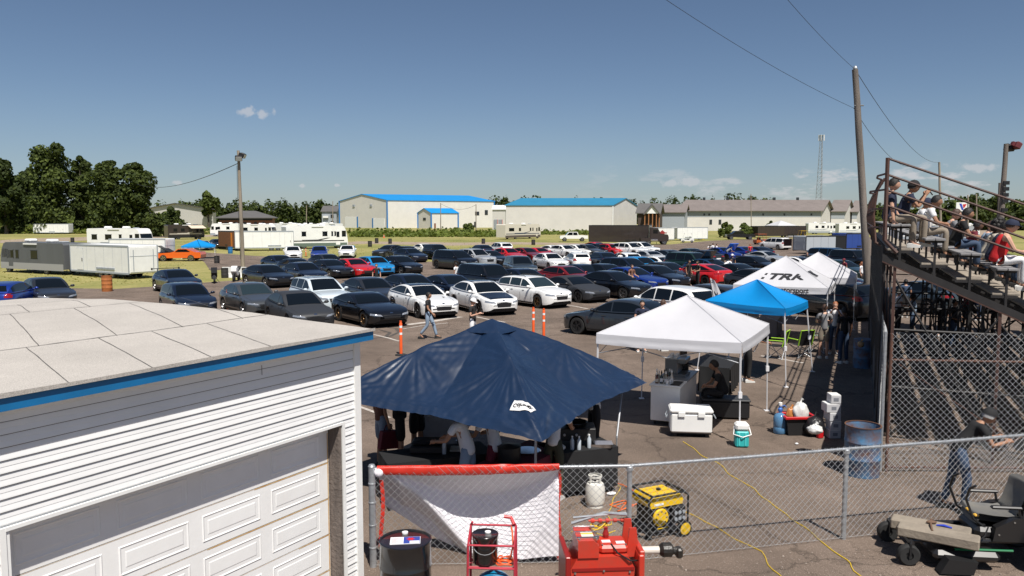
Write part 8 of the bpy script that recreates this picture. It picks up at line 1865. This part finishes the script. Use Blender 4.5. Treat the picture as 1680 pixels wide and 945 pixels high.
for bx0, by0 in ((-.28, -.21), (-.08, -.21), (-.28, .17), (-.08, .17), (.0, -.13), (.27, -.13), (.27, .13)): g = MB(); zt0 = .86 if bx0 < -.05 else .76; g.lathe([(.011, zt0-.002), (.011, zt0+.010)], 6, (bx0, by0, 0)); g.build('bolt', BOLT, tl)
g = MB(); g.prism([(-.36, .50), (.35, .50), (.355, .535), (-.365, .535)], -.232, -.222); g.build('hood_rib', RTD, tl); g = MB(); g.tube([(.10, -.12, .77), (.16, -.22, .70), (.30, -.25, .62), (.42, -.20, .60)], .010, 6); g.build('hydraulic_hose', BLACK, tl)
g = MB(); g.box(-.02, .05, -.2345, -.2315, .30, .42); g.build('warning_label', TEEW, tl)
g = MB(); [g.prism([(-.30+.12*k, .22), (-.26+.12*k, .22), (-.22+.12*k, .0), (-.26+.12*k, .0)], -.05+.06*(k % 3), -.035+.06*(k % 3)) for k in range(6)]; g.build('tine_row', BLACK, tl)
cord2 = [on(tl, .02+.12*cos(a*1.0)*(1-.02*a), .24+.05*sin(a*1.3), .84+.025*sin(a*2.1)) for a in [i*.35 for i in range(40)]]; g = MB(); g.tube(cord2, .008, 5); tag(g.build('extension_cord', YC, smooth=True), 'coil of yellow cord hung on the red tiller', 'cable')
# zero turn mower
mw = thing('ride_on_mower', 'black ride-on mower with a worn grey seat and timber strapped on its front, lower right', 'mower', tuple(G(1600, 914).xy)+(0,), radians(-7)); MBK = mat('mower_black', (.014, .014, .015), .35, coat=.3); MGR = mat('mower_green', (.01, .16, .06), .4)
mw.matrix_basis = Matrix.Translation(mw.location) @ Matrix.Rotation(radians(-7), 4, 'Z') @ Matrix.Scale(1.0, 4)
SEATM = mat('worn_grey_vinyl', (.17, .16, .14), .6, var2=(.10, .105, .11), vscale=3, bump=.1, bscale=20)
# local x: right (rear of the mower to +x), -x is its nose; y away
g = MB(); g.tube([(-.95, -.28, .30), (-.2, -.28, .34), (.9, -.28, .36)], .03, 8); g.tube([(-.95, .34, .30), (-.2, .34, .34), (.9, .34, .36)], .03, 8); g.tube([(-.95, -.38, .30), (-.95, .44, .30)], .035, 8); g.build('chassis', MBK, mw)
for y in (-.36, .42):
    g = MB(); g.lathe([(.05, -.05), (.12, -.055), (.14, -.03), (.14, .03), (.12, .055), (.05, .05)], 20, (-.98, y, .14), 'y', False); g.lathe([(.055, -.03), (0, -.035)], 14, (-.98, y, .14), 'y', False); g.lathe([(.055, .03), (0, .035)], 14, (-.98, y, .14), 'y', False); g.build('caster_wheel', RUBBER, mw, smooth=True); g = MB(); g.tube([(-.98, y-.07, .14), (-.97, y-.05, .30), (-.95, y, .33)], .014, 6); g.tube([(-.98, y+.07, .14), (-.97, y+.05, .30), (-.95, y, .33)], .014, 6); g.build('caster_fork', MBK, mw)
g = MB(); g.box(-.72, .10, -.50, .55, .12, .26, .05); g.build('cutting_deck', MBK, mw); g = MB(); g.tube([(-.45, -.44, .275), (.25, -.44, .285)], .016, 6); g.build('deck_lift_bar', MGR, mw)
g = MB(); g.prism([(-.70, .03), (-.30, .03), (-.25, .20), (-.6, .22)], -.66, -.50); g.build('side_chute', BLACK, mw)
TIM = mat('grey_timber', (.30, .255, .20), .9, var2=(.20, .17, .135), vscale=4, bump=.4, bscale=25)
for k, (y0, zz) in enumerate(((-.34, .395), (-.09, .40))):
    t = thing('timber_post', ('front', 'rear')[k]+' one of the two grey timbers strapped on the nose of the mower', 'timber', tuple(on(mw, -.62, y0, zz)), radians(-33), 'timbers on the mower'); g = MB(); g.box(-.47, .47, -.125, .125, -.055, .075, .015); g.build('timber_body', TIM, t)
    for e in (1,): 
        q = MB(); [q.lathe([(r_, .471), (r_-.006, .4715)], 14, (0, 0, .005), 'x', False) for r_ in (.018, .034, .050)]; q.build('end_grain', mat('end_grain_dark', (.13, .095, .07), .9), t)
g = MB(); g.tube([(-.70, -.36, .47), (-.66, -.20, .50), (-.58, .0, .495), (-.52, .14, .44)], .014, 6); g.ball((-.62, -.12, .50), .035, 8, 6, (2, 1, .7)); tag(g.build('strap', mat('brown_strap', (.14, .08, .05), .8), None, world=False), None); SO = COL.objects['strap']; SO.parent = mw
wr = thing('blue_clamp', 'blue handled tool lying on the strapped timbers', 'tool', tuple(on(mw, -.50, -.22, .485)), radians(-30)); g = MB(); g.tube([(-.09, 0, .0), (0, .0, .012), (.09, -.01, .0)], [.010, .016, .010], 6); g.build('tool_handle', mat('tool_blue', (.02, .05, .45), .4), wr)
# body, seat and levers
g = MB(); g.box(-.12, .35, -.26, .32, .34, .50, .05); g.prism([(.05, .36), (.95, .36), (.98, .60), (.80, .72), (.30, .66), (.08, .54)], -.34, -.24); g.prism([(.05, .36), (.95, .36), (.98, .60), (.80, .72), (.30, .66), (.08, .54)], .30, .40); g.box(.35, 1.0, -.24, .30, .38, .58, .05); g.build('bodywork', MBK, mw)
g = MB()
def seatf(u, v):   # u along the profile, v across
    pr = [(-.20, .64), (-.18, .69), (.0, .665), (.20, .655), (.30, .68), (.36, .80), (.42, .98), (.44, 1.10), (.47, 1.13)]; q = u*(len(pr)-1); k = min(int(q), len(pr)-2); f_ = q-k; x = pr[k][0]+(pr[k+1][0]-pr[k][0])*f_; z = pr[k][1]+(pr[k+1][1]-pr[k][1])*f_; y = -.25+.50*v
    s_ = abs(2*v-1); z += .035*s_**3 if u < .5 else 0; x -= .05*s_**3 if u > .5 else 0; y *= (1-.22*max(0, u-.75)*4*.5); return (x+.10, y+.02, z-.04)
g.grid(seatf, 32, 16); n_ = len(g.v); g.grid(lambda u, v: (seatf(u, v)[0]+(.05 if u > .5 else .0), seatf(u, v)[1], seatf(u, v)[2]-(.08 if u < .62 else .0)), 32, 16)
g.build('seat', SEATM, mw, smooth=2, fix=False)
for y in (-.16, .06): g = MB(); g.cbox((-.09, y, .635), .06, .07, .03, .01); g.build('seat_tear', mat('foam_yellow', (.62, .36, .05), .8), mw)
for y in (-.30, .34): g = MB(); g.box(.02, .40, y-.035, y+.035, .78, .82, .015); g.tube([(.36, y, .80), (.40, y, .6)], .016, 6); g.build('armrest', MBK, mw)
for y in (-.20, .30): g = MB(); g.tube([(.02, y, .48), (-.14, y, .60), (-.24, y, .86), (-.22, y-.05, 1.02), (-.18, y-.12, 1.08)], .017, 8); g.build('steering_lever', MBK, mw, smooth=True)
for y in (-.42, .48): g = MB(); g.lathe([(.12, -.10), (.25, -.11), (.28, -.07), (.28, .07), (.25, .11), (.12, .10)], 26, (.72, y, .28), 'y', False); w_ = g.build('drive_wheel', RUBBER, mw, smooth=True); g = MB(); g.lathe([(.13, -.09), (.06, -.05), (0, -.05)] if y < 0 else [(.13, .09), (.06, .05), (0, .05)], 18, (.72, y, .28), 'y', False); g.build('rim', MBK, w_)
g = MB(); text_mb(g, 'MOWER', .001, lambda x, y, z: Vector((x, y, z))) if False else None
g = MB(); g.box(.42, .66, -.3445, -.3405, .50, .545); [g.box(.43+.036*k, .45+.036*k, -.346, -.3445, .508, .538) for k in range(6)]; g.build('brand_strip', mat('strip_grey', (.30, .30, .30), .5), mw)
for x_, z_ in ((.12, .45), (.3, .62), (.5, .40), (.7, .66), (.9, .45)): g = MB(); g.lathe([(.012, -.35), (.012, -.338)], 6, (x_, 0, z_), 'y'); g.build('bolt', BOLT, mw)
g = MB(); g.tube([(.05, -.20, .50), (-.05, -.34, .42), (-.2, -.38, .33), (-.4, -.30, .30)], .010, 6); g.build('hydraulic_hose', BLACK, mw); g = MB(); g.tube([(-.1, .1, .36), (-.3, .0, .33), (-.5, .1, .32)], .012, 6); g.build('drive_belt', RUBBER, mw)
g = MB(); g.lathe([(.05, .505), (.055, .53), (.03, .54)], 12, (-.02, -.16, 0)); g.build('fuel_cap', BLACK, mw)
g = MB(); g.box(.88, .94, -.36, -.33, .60, .66, .01); g.build('orange_cap', OCONE, mw)
g = MB(); g.box(-.45, -.15, -.20, .24, .33, .345); g.build('foot_plate', MBK, mw)
for ty in list(PROTO):
    def rm(o):
        for c in list(o.children): rm(c)
        bpy.data.objects.remove(o)
    rm(PROTO[ty])
